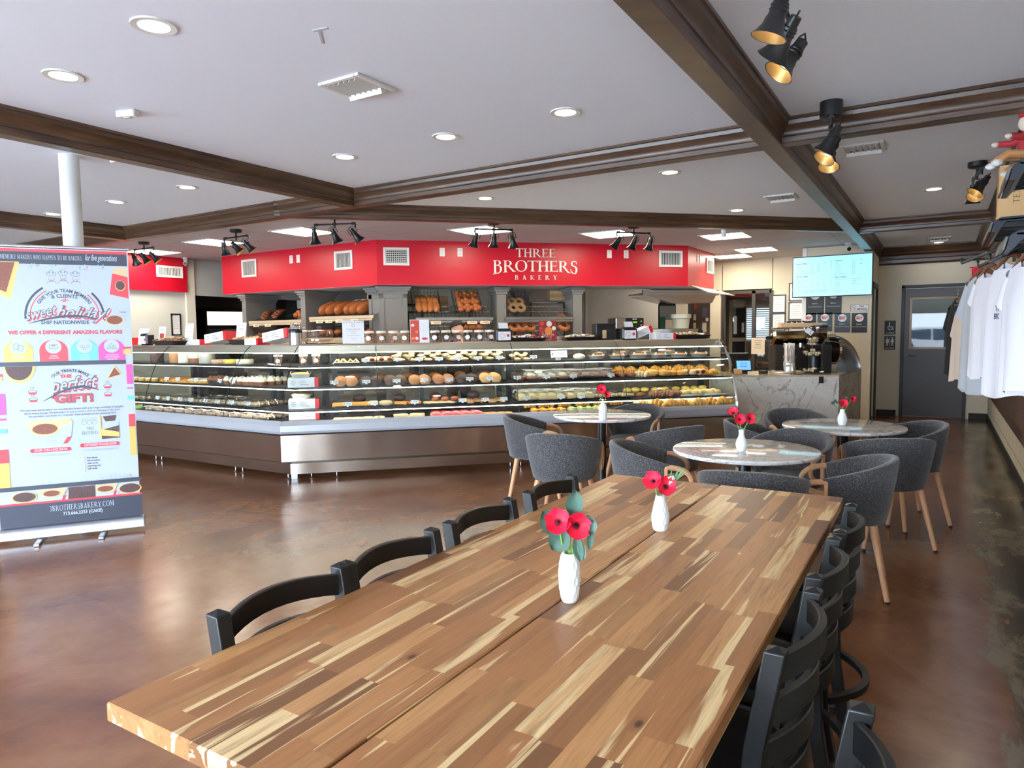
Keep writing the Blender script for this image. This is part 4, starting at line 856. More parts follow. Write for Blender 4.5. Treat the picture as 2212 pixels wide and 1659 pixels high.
# ================================================================ GREY BARREL CHAIRS
def tweed():
    k = NT('grey_tweed'); o = k.obj(); a = k.noise(k.mapv(o, (1, 1, 1.9)), 150, 3, .8); b_ = k.noise(o, 6, 2)
    c = k.ramp(a, [(.40, g((32, 31, 32))), (.50, g((58, 56, 57))), (.58, g((94, 91, 92))), (.68, g((150, 147, 148)))])
    k.set(Base_Color=k.mix(k.math('MULTIPLY', b_, .25), c, g((44, 42, 44))), Roughness=.95); k.b.inputs['Sheen Weight'].default_value = .25; k.bump(a, .5, .002); return k.m
tw = tweed()
oak = M('oiled_oak', (196, 146, 104), .42, var=.16, vs=14)
def make_barrel():
    t = thing('barrel_chair', '', 'chair'); n = 34; A = 112; P = []; ns = 12
    for i in range(n + 1):
        th = R(-90 - A + 2 * A * i / n); dv = abs(th + PI / 2) / R(A)   # 0 at the back, 1 at the arm ends
        top = .765 - .115 * max(0, dv - .12) ** 1.5 * 1.1; bot = .395 + .02 * dv ** 2 + (.10 * max(0, dv - .75) / .25 if dv > .75 else 0)
        rnd_end = math.sqrt(max(0, 1 - max(0, (dv - .93) / .07) ** 2)) if dv > .93 else 1
        Rt, Rb = .292, .225; T = .046 * (.55 + .45 * rnd_end)
        sec = []
        for q, (f, off) in enumerate([(0, .3), (.03, .0), (.25, 0), (.6, 0), (.93, 0), (.985, .14), (1.0, .5), (.985, .86), (.93, 1), (.6, 1), (.25, 1), (.0, .8)]):
            z = bot + (top - bot) * f; r = Rb + (Rt - Rb) * (f ** .75) - T * off
            sec.append((r * math.cos(th), r * math.sin(th) * .97, z))
        P += sec
    F = [(i * ns + k, i * ns + (k + 1) % ns, (i + 1) * ns + (k + 1) % ns, (i + 1) * ns + k) for i in range(n) for k in range(ns)] + [tuple(range(ns - 1, -1, -1)), tuple(range(n * ns, n * ns + ns))]
    MB().add(P, F).build('backrest', tw, t, ang=60)
    b = MB(); pr = [(.0, .395), (.19, .395), (.222, .41), (.236, .435), (.234, .455), (.215, .468), (.0, .476)]; b.lathe(pr, (0, .01, 0), n=36, cap=False); b.build('seat', tw, t, ang=60)
    for s in (-1, 1):
        ax, ay = s * .262, .088; pts = []
        for k in range(15):
            a = PI * k / 14; pts.append((ax - s * .02 * math.sin(a), ay + .150 * math.sin(a) ** .9, .555 + .088 * math.cos(a)))
        pts = [(ax, ay - .01, .643)] + pts + [(ax, ay - .01, .467)]
        b = MB(); b.tube(pts, .015, n=8, flat=(.85, 1.15)).box((ax, ay - .004, .555), (.026, .022, .19), bev=.004); b.build('armrest', oak, t)
        for sy in (-1, 1):
            b = MB(); b.cyl((s * .155, sy * .15, .40), (s * .225, sy * .225, .012), .021, .0145, n=14); lg = b.build('leg', oak, t)
            MB().cyl((s * .225, sy * .225, .012), (s * .2265, sy * .2265, 0), .0145, .013, n=14).build('foot_cap', black_m, lg)
    return t
bc = make_barrel()
def face(dx, dy): return math.atan2(-dx, dy)
BC = [(-3.03, 5.27, .85, .45, 'at the left of the first marble table, beside the display case'), (-2.375, 4.56, -.20, 1, 'with its back fully turned, in front of the first marble table'), (-2.52, 6.33, .05, -1, 'behind the first marble table, back against the pastry case'), (-1.82, 5.27, -.85, .5, 'between the first and nearest marble tables, turned sideways'),
      (-1.59, 4.30, .95, .35, 'left of the nearest marble table, inside of its back visible'), (-.85, 3.83, -.1, 1, 'just beyond the long table, only its top rim showing'), (-.89, 5.10, -.22, -1, 'directly behind the nearest marble table, facing the camera'), (-.46, 4.35, -.98, -.10, 'right of the nearest marble table, both wooden arms showing'),
      (-1.07, 6.52, .5, -.85, 'behind the farthest marble table, in front of the marble counter'), (-1.22, 5.72, .95, .2, 'left of the farthest marble table, mostly hidden'), (-.30, 5.40, -.42, .9, 'in front of the farthest marble table, broad back outward'), (-.215, 6.13, -.85, -.45, 'at the right of the farthest marble table beside the wall aisle')]
for i, (x, y, dx, dy, s) in enumerate(BC): put(bc if i == 0 else copy_tree(bc), (x, y, 0), face(dx, dy), 'grey tweed barrel chair ' + s, 'grey tweed barrel chairs')
# ================================================================ VASES AND FLOWERS
ceramic = M('white_matt_ceramic', (236, 240, 242), .35, sub=.0)
poppy = M('poppy_petal', (232, 12, 58), .6, var=.18, vs=40); pcent = M('poppy_centre', (24, 10, 18), .8); stem_m = M('green_stem', (112, 168, 62), .5); euc = M('eucalyptus_leaf', (66, 98, 84), .6, var=.12, vs=30); euc2 = M('pale_leaf', (112, 146, 134), .6, var=.1, vs=30); grass = M('spiky_green', (120, 158, 112), .6); berry = M('white_berry', (240, 238, 220), .4)
def vase(name, label, loc, prof, rf=None, n=64):
    t = thing('bud_vase', label, 'vase', loc, R(31.7), 'white vases of red flowers')
    m = [(r * .82, z) for r, z in reversed(prof[1:])]
    MB().lathe(prof + [(prof[-1][0] * .85, prof[-1][1] + .001)] + m[1:-1] + [(.0, prof[0][1] + .006)], n=n, cap=True, rf=rf).build('vessel', ceramic, t, ang=20 if rf else 60); return t
def flower(parent, base, c, d, size, lean=0.0, n=6):
    """poppy: base of stem, centre of bloom, direction it looks"""
    base = Vector(base); c = Vector(c); d = Vector(d).normalized(); q = Vector((0, 0, 1)).rotation_difference(d)
    mid = (base + c) / 2 + Vector((0, 0, size * .2)); pts = [base.lerp(mid, t_) .lerp(mid.lerp(c, t_), t_) for t_ in [i / 6 for i in range(7)]]
    st = MB().tube(pts, .0022, n=6).build('flower_stem', stem_m, parent)
    b = MB(); rr = random.Random(int(c.x * 1e4) + 5)
    for i in range(n):
        a = 2 * PI * i / n + rr.random() * .2; L = size * (.50 + .06 * rr.random()); up = .42 + (.14 if i % 2 else 0); grid = []
        for j in range(5):
            row = []
            for k in range(7):
                w = (k - 3) / 3; rad = L * j / 4; wd = size * .34 * math.sin(min(1, (j + .25) / 3.2) * PI / 2) * w
                h = L * up * (j / 4) ** 1.6 + .12 * size * abs(w) ** 2 * (j / 4) + rr.uniform(-1, 1) * size * .018 * (j > 1)
                rd = rad * (1 - .12 * w * w); p = Vector((rd * math.cos(a) - wd * math.sin(a), rd * math.sin(a) + wd * math.cos(a), h)); row.append(tuple(c + q @ p))
            grid.append(row)
        b.sheet(grid)
    bl = b.build('flower_petals', poppy, parent, ang=80)
    b = MB(); b.blob(tuple(c + q @ Vector((0, 0, .006))), (size * .17, size * .17, size * .12), 8, 5)
    for i in range(22):
        a = 2 * PI * i / 22; r1 = size * (.16 + .05 * rr.random()); b.tube([tuple(c + q @ Vector((0, 0, .003))), tuple(c + q @ Vector((r1 * math.cos(a), r1 * math.sin(a), size * .09)))], size * .009, n=3)
    b.build('flower_centre', pcent, parent)
def leaf(parent, base, tip, w, m, nrm=(0, -1, .2), name='leaf'):
    base = Vector(base); tip = Vector(tip); ax = tip - base; sd = ax.cross(Vector(nrm)).normalized(); up = sd.cross(ax).normalized(); g_ = []
    for j in range(9):
        u = j / 8; ww = w / 2 * math.sin(PI * min(1, u * .97 + .03)) ** .7; g_.append([tuple(base + ax * u + sd * ww * k + up * w * .16 * (abs(k) - .3 + math.sin(u * 3) * .5)) for k in (-1, -.5, 0, .5, 1)])
    MB().sheet(g_).build(name, m, parent, ang=80)
def stemlet(parent, a, c, r=.001, m=None): MB().tube([a, ((a[0] + c[0]) / 2, (a[1] + c[1]) / 2, (a[2] + c[2]) / 2 + .006), c], r, n=5).build('stem', m or stem_m, parent)
dia = lambda nn, tw_, amp: (lambda i, j: 1 + amp * (abs(((i * nn / 96 + j * tw_) % 1) - .5) + abs(((i * nn / 96 - j * tw_) % 1) - .5) - .5))
def fine(prof, m=24):
    out = [prof[0]]; z0, z1 = prof[1][1], prof[-1][1]
    for k in range(m + 1):
        z = z0 + (z1 - z0) * k / m
        for (r0, a), (r1, c) in zip(prof[1:], prof[2:]):
            if a <= z <= c + 1e-9: u = (z - a) / max(1e-9, c - a); u = u * u * (3 - 2 * u) if False else u; out.append((r0 + (r1 - r0) * u, z)); break
    return out
v1 = vase('v', 'faceted cylindrical white vase nearest the camera on the long table', (-.825, 1.612, .76), fine([(0, 0), (.018, 0), (.0215, .004), (.026, .025), (.029, .06), (.0285, .09), (.0245, .118), (.0195, .131)]), dia(12, .125, .095), 96)
flower(v1, (-.003, 0, .06), (-.030, -.010, .215), (-.12, -.95, .55), .062); flower(v1, (.003, 0, .06), (.016, -.012, .208), (.30, -.95, .15), .062)
for (bs, tp, w, m) in (((.010, .012, .226), (.020, .012, .296), .048, euc), ((-.022, .016, .185), (-.070, .018, .240), .066, euc), ((-.008, .004, .190), (-.046, -.002, .140), .062, euc), ((.048, .0, .232), (.060, .0, .178), .038, euc2), ((.058, -.004, .190), (.052, -.004, .140), .020, euc), ((.016, -.012, .182), (.028, -.016, .112), .028, euc), ((.024, -.010, .17), (.038, -.014, .116), .022, euc2)): leaf(v1, bs, tp, w, m); stemlet(v1, (.0, .0, .12), bs)
v2 = vase('v', 'teardrop white vase in the middle of the long table', (-.845, 2.37, .76), fine([(0, 0), (.022, 0), (.027, .006), (.0315, .035), (.0315, .052), (.026, .085), (.019, .112), (.0165, .127)]), dia(12, .125, .095), 96)
flower(v2, (0, 0, .06), (-.026, -.004, .178), (-.45, -.75, .5), .062); flower(v2, (.003, 0, .06), (.014, -.014, .160), (.1, -.9, .45), .062)
for k in range(6): leaf(v2, (.028 + .003 * k, .004, .165), (.050 + .012 * k - .02 * (k % 2), .010, .205 + .012 * (k % 3)), .006, grass, name='grass_blade')
b = MB()
for k in range(9): b.blob((.018 + .022 * rnd.random() + .006, -.016, .172 + .026 * rnd.random()), (.0075,) * 3, 8, 6)
b.build('berry_spray', berry, v2); stemlet(v2, (.004, 0, .12), (.030, 0, .17)); 
v3 = vase('v', 'tall ribbed white bottle vase on the marble table by the display case', (-2.40, 5.32, .74), [(0, 0), (.030, 0), (.032, .006), (.033, .11), (.028, .13), (.016, .142), (.0145, .155)], lambda i, j: 1 + (.05 * math.cos(i * 2 * PI / 64 * 16) if 1 < j < 5 else 0), 64)
flower(v3, (0, 0, .10), (-.012, -.01, .262), (-.15, -.95, .25), .072); flower(v3, (0, 0, .10), (.028, -.012, .222), (.35, -.9, .1), .052); leaf(v3, (.03, .01, .235), (.058, .012, .262), .034, euc); leaf(v3, (-.02, .012, .245), (-.052, .012, .262), .03, euc)
b = MB()
for k in range(8): b.blob((rnd.uniform(-.03, .03), -.012, .165 + .03 * rnd.random()), (.010,) * 3, 7, 5)
b.build('berry_spray', berry, v3)
v4 = vase('v', 'ribbed bulb white vase with long neck on the nearest marble table', (-1.03, 4.33, .74), [(0, 0), (.024, 0), (.026, .008), (.033, .035), (.033, .050), (.026, .072), (.018, .088), (.0155, .105), (.0175, .130)], lambda i, j: 1 + (.045 * abs(math.sin(i * PI / 64 * 14)) if 1 < j < 7 else 0), 64)
flower(v4, (0, 0, .08), (-.052, .0, .232), (-.3, -.5, .8), .060); flower(v4, (0, 0, .08), (-.018, -.014, .195), (-.1, -.95, .2), .060); flower(v4, (0, 0, .08), (.040, -.012, .200), (.3, -.9, .25), .062)
for k in range(12): a = R(10 + 10 * k); leaf(v4, (.045, .006, .175), (.055 + .075 * math.cos(a * .8), .012, .165 + .075 * math.sin(a * .8)), .007, grass, name='grass_blade')
stemlet(v4, (.003, 0, .12), (.05, .004, .178), .0015)
v5 = vase('v', 'ribbed bulb white vase on the farthest right marble table', (-.64, 5.88, .74), [(0, 0), (.026, 0), (.029, .008), (.034, .035), (.034, .055), (.026, .08), (.019, .10), (.017, .122)], lambda i, j: 1 + (.04 * abs(math.sin(i * PI / 64 * 14)) if 1 < j < 6 else 0), 64)
flower(v5, (0, 0, .08), (-.004, -.01, .170), (-.05, -.95, .25), .060); flower(v5, (0, 0, .08), (.068, -.006, .202), (.35, -.9, .1), .046)
for (x, z, w) in ((-.085, .178, .028), (-.065, .192, .030), (-.045, .182, .026), (.030, .222, .03), (.045, .17, .02), (-.02, .195, .022)): leaf(v5, (x * .7, .01, z - .014), (x, .012, z), w, euc); stemlet(v5, (0, 0, .11), (x * .7, .01, z - .014))
# ================================================================ DISPLAY CASES
case_glass = glass('case_glass', (.93, .98, .96), .85, 1.5, .02)
panel_steel = brushed('case_panel_steel', (196, 186, 178), .19, .9, (1.6, 1.6, .25))
rail_m = M('case_rail_enamel', (176, 178, 184), .32, metal=.25, spec=.5)
shelf_m = M('case_shelf_black', (24, 27, 30), .3); post_m = M('case_post', (40, 48, 54), .35, metal=.4)
led_m = M('led_strip', (255, 255, 250), .5, emit=(255, 250, 228), es=13)
deck_m = brushed('case_deck', (214, 202, 186), .42)
GL = [(.17, .62), (.140, .735), (.099, .853), (.045, 1.0), (-.011, 1.128), (-.068, 1.222), (-.125, 1.291), (-.172, 1.338), (-.218, 1.371)]
def P_(leg, s, u, z, m):
    """point of a case: leg 'L' runs along x, leg 'F' along the diagonal; m=1 mitres at the corner"""
    if leg == 'L': return (s + (.414 * u if m else 0), KY - u, z)
    return fr(s - (.414 * u if m else 0), u, z)
def ext(mb, leg, s0, s1, prof, m0=0, m1=0, closed=True):
    n = len(prof); b = [P_(leg, s0, u, z, m0) for u, z in prof] + [P_(leg, s1, u, z, m1) for u, z in prof]
    F = [(i, (i + 1) % n, n + (i + 1) % n, n + i) for i in range(n if closed else n - 1)]
    if closed: F += [tuple(range(n - 1, -1, -1)), tuple(range(n, 2 * n))]
    mb.add(b, F); return mb
def R4(u0, u1, z0, z1): return [(u0, z0), (u1, z0), (u1, z1), (u0, z1)]
SH = [('top', 1.165, -.20), ('second', .94, -.10), ('third', .715, -.0)]
def case(label, runs, panes, seams, endwall=None, back=(215, 225, 220)):
    """runs: (leg, s0, s1, m0, m1)"""
    t = thing('display_case', label, 'display case', (0, 0, 0), 0, 'curved glass bakery display cases')
    led = led_m if any(r[0] == 'F' for r in runs) else M('led_strip_dim', (255, 255, 250), .5, emit=(255, 250, 228), es=3.2)
    def part(name, prof, m, closed=True, **kw):
        b = MB()
        for leg, s0, s1, m0, m1 in runs: ext(b, leg, s0, s1, prof, m0, m1, closed)
        return b.build(name, m, t, smooth=not closed, **kw)
    part('lower_panel', [(.19, .212), (.20, .216), (.20, .482), (.19, .486), (-.70, .486), (-.70, .212)], panel_steel)
    part('kick_plate', R4(-.68, .03, .055, .165), panel_steel); part('kick_recess', R4(-.66, -.0, .165, .212), M('dark_steel', (92, 84, 78), .35, metal=.8))
    part('bumper_rail', [(.17, .492), (.195, .495), (.205, .52), (.203, .58), (.185, .612), (.172, .622), (.16, .622), (.16, .492)], rail_m)
    part('deck', R4(-.74, .155, .50, .60), shelf_m)
    for nm, z, u in SH:
        part('shelf', R4(-.70, u, z - .022, z), shelf_m); part('light_strip', R4(u - .012, u + .004, z - .031, z - .0235), led)
    part('top_deck', [(-.218, 1.372), (-.225, 1.386), (-.60, 1.386), (-.60, 1.372)], deck_m)
    part('header', R4(-.235, -.222, 1.300, 1.372), deck_m); part('light_strip', R4(-.262, -.238, 1.290, 1.302), led)
    part('rear_frame', [(-.75, .5), (-.735, .5), (-.735, .60), (-.75, .60)], post_m); part('rear_header', R4(-.75, -.60, 1.29, 1.372), M('case_rear', back, .4))
    b = MB()
    for leg, s0, s1, m0, m1 in runs: ext(b, leg, s0, s1, [(-.745, .60), (-.745, 1.29)], m0, m1, False)
    b.build('rear_door', glass('rear_glass', (.55, .62, .60), 1.0, 1.5, .06), t)
    for leg, s0, s1, m0, m1 in panes:
        b = MB(); ext(b, leg, s0 + (.002 if not m0 else 0), s1 - (.002 if not m1 else 0), GL, m0, m1, False); b.build('front_glass', case_glass, t, ang=60)
    for leg, s, m in seams:
        b = MB()
        pts = [P_(leg, s, u + .003, z, m) for u, z in GL]; b.tube(pts, .0045, n=5); b.build('glass_edge', M('glass_edge_dark', (30, 44, 42), .2), t)
    for leg, s0, s1, m0, m1 in runs:
        L = s1 - s0
        for s in ([s0 + .06, s1 - .06] if L > .5 else [(s0 + s1) / 2]):
            p = P_(leg, s, 0.0, 0, 0); MB().lathe([(.022, 0), (.024, .008), (.008, .02), (.008, .06), (.0, .06)], p, n=12).build('foot', chrome, t)
            for z0, z1 in ((.56, 1.30),):
                b = MB(); q = P_(leg, s if L > .5 else s, -.55, (z0 + z1) / 2, 0); b.box(q, (.055, .05, z1 - z0), rz=D45 if leg == 'F' else 0); b.build('upright', post_m, t, smooth=False)
    return t
case('far left display case with tall cakes, partly behind the roll-up banner', [('L', -10.75, -8.05, 0, 0)], [('L', -10.75, -8.05, 0, 0)], [('L', -8.06, 0)])
case('left display case holding layered cakes and cupcakes', [('L', -8.05, -6.54, 0, 0)], [('L', -8.05, -6.54, 0, 0)], [('L', -6.55, 0)])
cc = case('corner display case with stacked red and white boxes inside', [('L', -6.54, KX, 0, 1), ('F', 0, .39, 1, 0)], [('L', -6.54, KX, 0, 1), ('F', 0, .89, 1, 0)], [('L', KX, 1)])
b = MB(); b.box(fr(.02, -.05, .03), (.06, .06, .06), rz=D45); b.build('foot', alu, cc, smooth=False)
case('middle display case filled with rows of cookies', [('F', .39, 2.38, 0, 0)], [('F', .89, 2.38, 0, 0)], [('F', .89, 0), ('F', 2.385, 0)])
ce = case('right display case holding foil pies, rolls and croissants', [('F', 2.38, 5.0, 0, 0)], [('F', 2.38, 3.65, 0, 0), ('F', 3.65, 5.0, 0, 0)], [('F', 3.65, 0)])
b = MB(); pts = [fr(5.01, u + .012, z) for u, z in [(.17, .05)] + GL]; b.tube(pts, .016, n=6, flat=(.8, 1.2)); b.build('end_frame', chrome, ce)
b = MB(); poly_ = [(.165, .62)] + GL[1:] + [(-.6, 1.371), (-.74, 1.30), (-.74, .62)]
b.add([fr(5.005, u, z) for u, z in poly_], [tuple(range(len(poly_)))]); b.build('end_glass', case_glass, ce, smooth=False)
b = MB(); ext(b, 'F', 5.0, 5.02, R4(-.72, .19, .05, .615)); b.build('end_panel', panel_steel, ce, smooth=False)
b = MB(); b.box(fr(1.40, -.42, .93), (.05, .05, .74), rz=D45); b.build('upright', post_m, [o for o in COL.objects if o.get('label', '').startswith('middle display')][0], smooth=False)
b = MB(); b.box(fr(3.58, -.50, .93), (.05, .05, .74), rz=D45); b.build('upright', post_m, ce, smooth=False)
# ================================================================ BAKED GOODS
def bake(name, rgb, var=.22, vs=55, rough=.55): return M(name, rgb, rough, var=var, vs=vs)
gold = bake('crust_golden', (222, 158, 66)); pale = bake('dough_pale', (226, 196, 146)); brown = bake('crust_brown', (150, 88, 48)); dark = bake('chocolate', (62, 40, 32)); cream_f = bake('cream_frosting', (242, 236, 212), .05); yellow = bake('lemon_glaze', (240, 206, 96), .1); orange = bake('orange_filling', (232, 140, 40)); pinkc = bake('red_icing', (214, 60, 72), .1); tan = bake('cookie_tan', (190, 128, 74), .3, 80); jam = bake('berry_filling', (120, 26, 30), .3); speck = bake('speckled_frosting', (206, 200, 184), .25, 150); peach = bake('peach_icing', (224, 184, 150), .1); green = bake('pistachio', (150, 170, 84), .3)
clear = glass('clear_plastic', (.96, .96, .96), 1.2, 1.45, .10); paper = M('white_paper', (236, 236, 238), .7); ink = M('print_ink', (110, 112, 122), .7); foil = M('foil', (206, 208, 212), .38, metal=.55); boxred = M('box_red', (214, 22, 34), .4); kraft = M('kraft_card', (206, 172, 130), .7); wick = M('dark_wicker', (42, 30, 24), .6, var=.5, vs=120)
def cres(b, L, r, mi=0):
    n = 9; b.mat(mi)
    for s in range(5):
        a = -1 + 2 * (s + .5) / 5; x = a * L / 2; k = (1 - .62 * abs(a) ** 1.6); b.blob((x, -.16 * L * a * a, r * k * .8), (L / 5 * 1.5, r * 2.2 * k, r * 1.9 * k), 8, 5, .08)
PR = {}
def P0(key, fn, *mats):
    b = MB(); fn(b); PR[key] = (b, list(mats))
P0('croissant', lambda b: cres(b, .15, .040), gold)
P0('bun', lambda b: b.blob((0, 0, .028), (.10, .085, .056), 12, 6, .06), brown)
P0('roll', lambda b: (b.blob((0, 0, .03), (.125, .075, .06), 12, 6, .05), b.mat(1).blob((.03, -.030, .034), (.05, .03, .036), 8, 5)), pale, jam)
P0('cheese_roll', lambda b: (b.blob((0, 0, .03), (.115, .075, .058), 12, 6, .05), b.mat(1).blob((.0, -.032, .034), (.06, .02, .03), 8, 5)), gold, orange)
P0('twist', lambda b: [b.blob((math.cos(k * 1.9) * .03, math.sin(k * 2.3) * .022, .018 + .018 * k), (.075, .032, .030), 8, 4, .25, rz=k * 1.3) for k in range(4)], pale)
P0('hamantasch', lambda b: (b.add([(.05 * math.cos(R(90 + 120 * k)) * f, .05 * math.sin(R(90 + 120 * k)) * f, z) for f, z in ((1, 0), (1.02, .020), (.45, .024)) for k in range(3)], [(0, 1, 4, 3), (1, 2, 5, 4), (2, 0, 3, 5), (3, 4, 7, 6), (4, 5, 8, 7), (5, 3, 6, 8), (2, 1, 0)]), b.mat(1).add([(.05 * math.cos(R(90 + 120 * k)) * .47, .05 * math.sin(R(90 + 120 * k)) * .47, .023) for k in range(3)], [(0, 1, 2)])), pale, dark)
P0('cookie', lambda b: b.lathe([(0, 0), (.046, 0), (.052, .006), (.044, .015), (0, .018)], n=18), tan)
P0('iced_cookie', lambda b: (b.lathe([(0, 0), (.046, 0), (.05, .006), (.046, .011)], n=18, cap=False), b.mat(1).lathe([(.046, .011), (.036, .020), (0, .024)], n=18, cap=False)), tan, pinkc)
P0('stick', lambda b: [b.tube([(-.06, -.03 + .012 * k, .008 + .012 * (k % 2)), (.06, -.03 + .012 * k + .004, .008 + .012 * (k % 2))], .008, n=6) for k in range(6)], gold)
P0('cupcake', lambda b: (b.lathe([(0, 0), (.024, 0), (.031, .030)], n=12, cap=False), b.mat(1).lathe([(.033, .030), (.034, .040), (.024, .050), (.022, .056), (.008, .066), (0, .070)], n=12, cap=False)), brown, cream_f)
P0('tart', lambda b: (b.lathe([(0, 0), (.034, 0), (.040, .022)], n=14, cap=False), b.mat(1).blob((0, 0, .024), (.072, .072, .03), 10, 5, .25)), gold, orange)
def clam(b, fill=0):
    b.mat(0).box((0, 0, .018), (.10, .08, .03), bev=.008)
    b.mat(1).blob((0, 0, .042), (.088, .068, .046), 10, 5, .2)
    b.mat(2).add([(x * s, y * s, z) for s, z in ((1, .008), (1.06, .030), (.82, .088)) for x, y in ((-.06, -.05), (.06, -.05), (.06, .05), (-.06, .05))], [(a + i, a + (i + 1) % 4, a + 4 + (i + 1) % 4, a + 4 + i) for a in (0, 4) for i in range(4)] + [(8, 9, 10, 11)])
    for z, q in ((.030, 1.06), (.088, .82)): b.mat(3).tube([(x * q, y * q, z) for x, y in ((-.06, -.05), (.06, -.05), (.06, .05), (-.06, .05))], .0016, n=4, closed=True)
rim_glint = M('plastic_rim_glint', (222, 224, 216), .3)  # whitish rims and top edges; the plastic's glimmer is put into their colour
P0('clamshell', clam, brown, cream_f, clear, rim_glint); P0('clamshell_lemon', clam, pale, bake('lemon_cream', (226, 212, 150), .2), clear, rim_glint); P0('clamshell_berry', clam, dark, bake('berry_cream', (190, 140, 130), .4, 80), clear, rim_glint)
P0('foil_pie', lambda b: (b.lathe([(0, 0), (.072, 0), (.088, .035), (.096, .038)], n=24, cap=False, rf=lambda i, j: 1 + .015 * (i % 2) * (j > 0)), b.mat(1).lathe([(.086, .036), (.06, .046), (0, .050)], n=20, cap=False), b.mat(2).lathe([(.097, .039), (.094, .046), (.086, .060), (.0, .062)], n=24, cap=False)), foil, tan, clear)
P0('silver_tray', lambda b: (b.mat(0).box((0, 0, .006), (.16, .11, .010), bev=.004), [b.mat(1).blob((-.045 + .045 * (k % 3), -.022 + .044 * (k // 3), .022), (.04, .036, .026), 7, 4, .3) for k in range(6)], b.mat(2).lathe([(.088, .010), (.074, .048), (0, .052)], n=20, cap=False)), M('black_plastic', (18, 18, 20), .25), pale, clear)
def ring(b, r=.042, q=.022, n=16):
    b.lathe([(r + q * math.cos(2 * PI * k / 8), q + q * math.sin(2 * PI * k / 8)) for k in range(9)], n=n, cap=False)
P0('bagel', lambda b: ring(b), bake('bagel_crust', (156, 86, 38), .3, 40)); P0('seeded_bagel', lambda b: ring(b), bake('seeded_crust', (128, 98, 66), .5, 120))
P0('long_roll', lambda b: b.blob((0, 0, .036), (.085, .20, .072), 12, 8, .03, pw=.8), bake('long_roll_crust', (164, 98, 48), .3, 25))
P0('challah_roll', lambda b: [b.blob((.030 * math.cos(k * 2.1), .030 * math.sin(k * 2.1), .035 + .01 * (k == 4)), (.085, .075, .07), 9, 5, .08, rz=k) for k in range(5)], bake('challah_crust', (160, 84, 34), .35, 30))
P0('loaf', lambda b: b.blob((0, 0, .058), (.118, .34, .116), 14, 10, .03, pw=.38), bake('loaf_crust', (156, 84, 36), .4, 18))
P0('braided_loaf', lambda b: [b.blob(((-1) ** k * .018, -.15 + .038 * k, .045 + .012 * math.sin(PI * k / 8)), (.095, .075, .075 - .006 * abs(k - 4)), 9, 5, .05, rz=(-1) ** k * .6) for k in range(9)], bake('braid_crust', (110, 54, 26), .5, 24))
P0('round_loaf', lambda b: b.blob((0, 0, .05), (.15, .13, .10), 14, 7, .05), bake('round_crust', (140, 76, 36), .35, 20))
def card(b, w=.085, h=.036):
    b.mat(0).box((0, 0, h / 2 + .012), (w, .003, h), rot=(R(-18), 0, 0)).box((0, .012, .006), (.02, .03, .012))
    for z, ww in ((.036, .05), (.026, .038)): b.mat(1).box((.008, -.0042 - (z - .03) * -.32, z), (ww, .001, .003))
    b.mat(1).box((-.034, -.003, .032), (.008, .001, .012))
P0('price_card', card, paper, ink)
def tub(b):
    b.mat(0).lathe([(.036, 0), (.044, .095)], n=20, cap=False); b.mat(3).lathe([(.0, .118), (.040, .118), (.047, .112), (.047, .096), (.044, .095)], n=20, cap=False)
    b.mat(1); rr = random.Random(3)
    for k in range(26): a = rr.random() * 6.3; q = .026; b.blob((q * math.cos(a), q * math.sin(a), .012 + .075 * rr.random()), (.026, .018, .020), 6, 4, .2, rz=a)
    th = R(-90); P = [(.0425 * math.cos(th + R(a)), .0425 * math.sin(th + R(a)), z) for a, z in ((0, 0.050),)]
    b.mat(2).add([(.0445 * math.sin(.55 * math.cos(2 * PI * k / 18)), -.0445 * math.cos(.55 * math.cos(2 * PI * k / 18)), .05 + .022 * math.sin(2 * PI * k / 18)) for k in range(18)], [tuple(range(18))])
P0('cookie_tub', tub, clear, tan, paper, M('tub_lid', (226, 214, 200), .3)); P0('chocolate_tub', tub, clear, M('choc_cookie', (96, 54, 36), .6, var=.5, vs=60), paper, M('tub_lid', (226, 214, 200), .3))
P0('tray', lambda b: (b.box((0, 0, .004), (.30, .30, .006)), [b.box((s * .147, 0, .010), (.006, .30, .018)) for s in (-1, 1)], b.box((0, -.147, .010), (.30, .006, .018))), M('tray_black', (20, 20, 22), .3))
P0('white_tray', lambda b: (b.box((0, 0, .004), (.30, .24, .006), bev=.002), b.box((0, -.12, .012), (.30, .006, .02), bev=.002)), M('tray_white', (214, 220, 214), .35))
def cakeblock(col):
    def f(b): b.lathe([(0, 0), (.078, 0), (.080, .004), (.080, .150), (.076, .156), (0, .156)], n=28); [b.mat(1).blob((.058 * math.cos(k * PI / 4), .058 * math.sin(k * PI / 4), .162), (.040, .040, .030), 8, 5) for k in range(8)]
    return f
CATS = dict(tray='tray', white_tray='tray', price_card='price card', cookie_tub='cookie tub', chocolate_tub='cookie tub', foil_pie='pie', cookie='cookie', iced_cookie='cookie', stick='cookie', twist='cookie', bagel='bagel', seeded_bagel='bagel', loaf='bread', braided_loaf='bread', round_loaf='bread', long_roll='bread roll', challah_roll='bread roll', cupcake='cupcake', silver_tray='dessert pack', clamshell='dessert pack', clamshell_lemon='dessert pack', clamshell_berry='dessert pack')
NAMES = dict(stick='cookie_stack', silver_tray='dessert_tray', clamshell_lemon='clamshell', clamshell_berry='clamshell', twist='twisted_cookie', chocolate_tub='cookie_tub', challah_roll='bread_roll', bagel='bagel', cheese_roll='pastry_roll', roll='pastry_roll', white_tray='tray')
_pm = {}
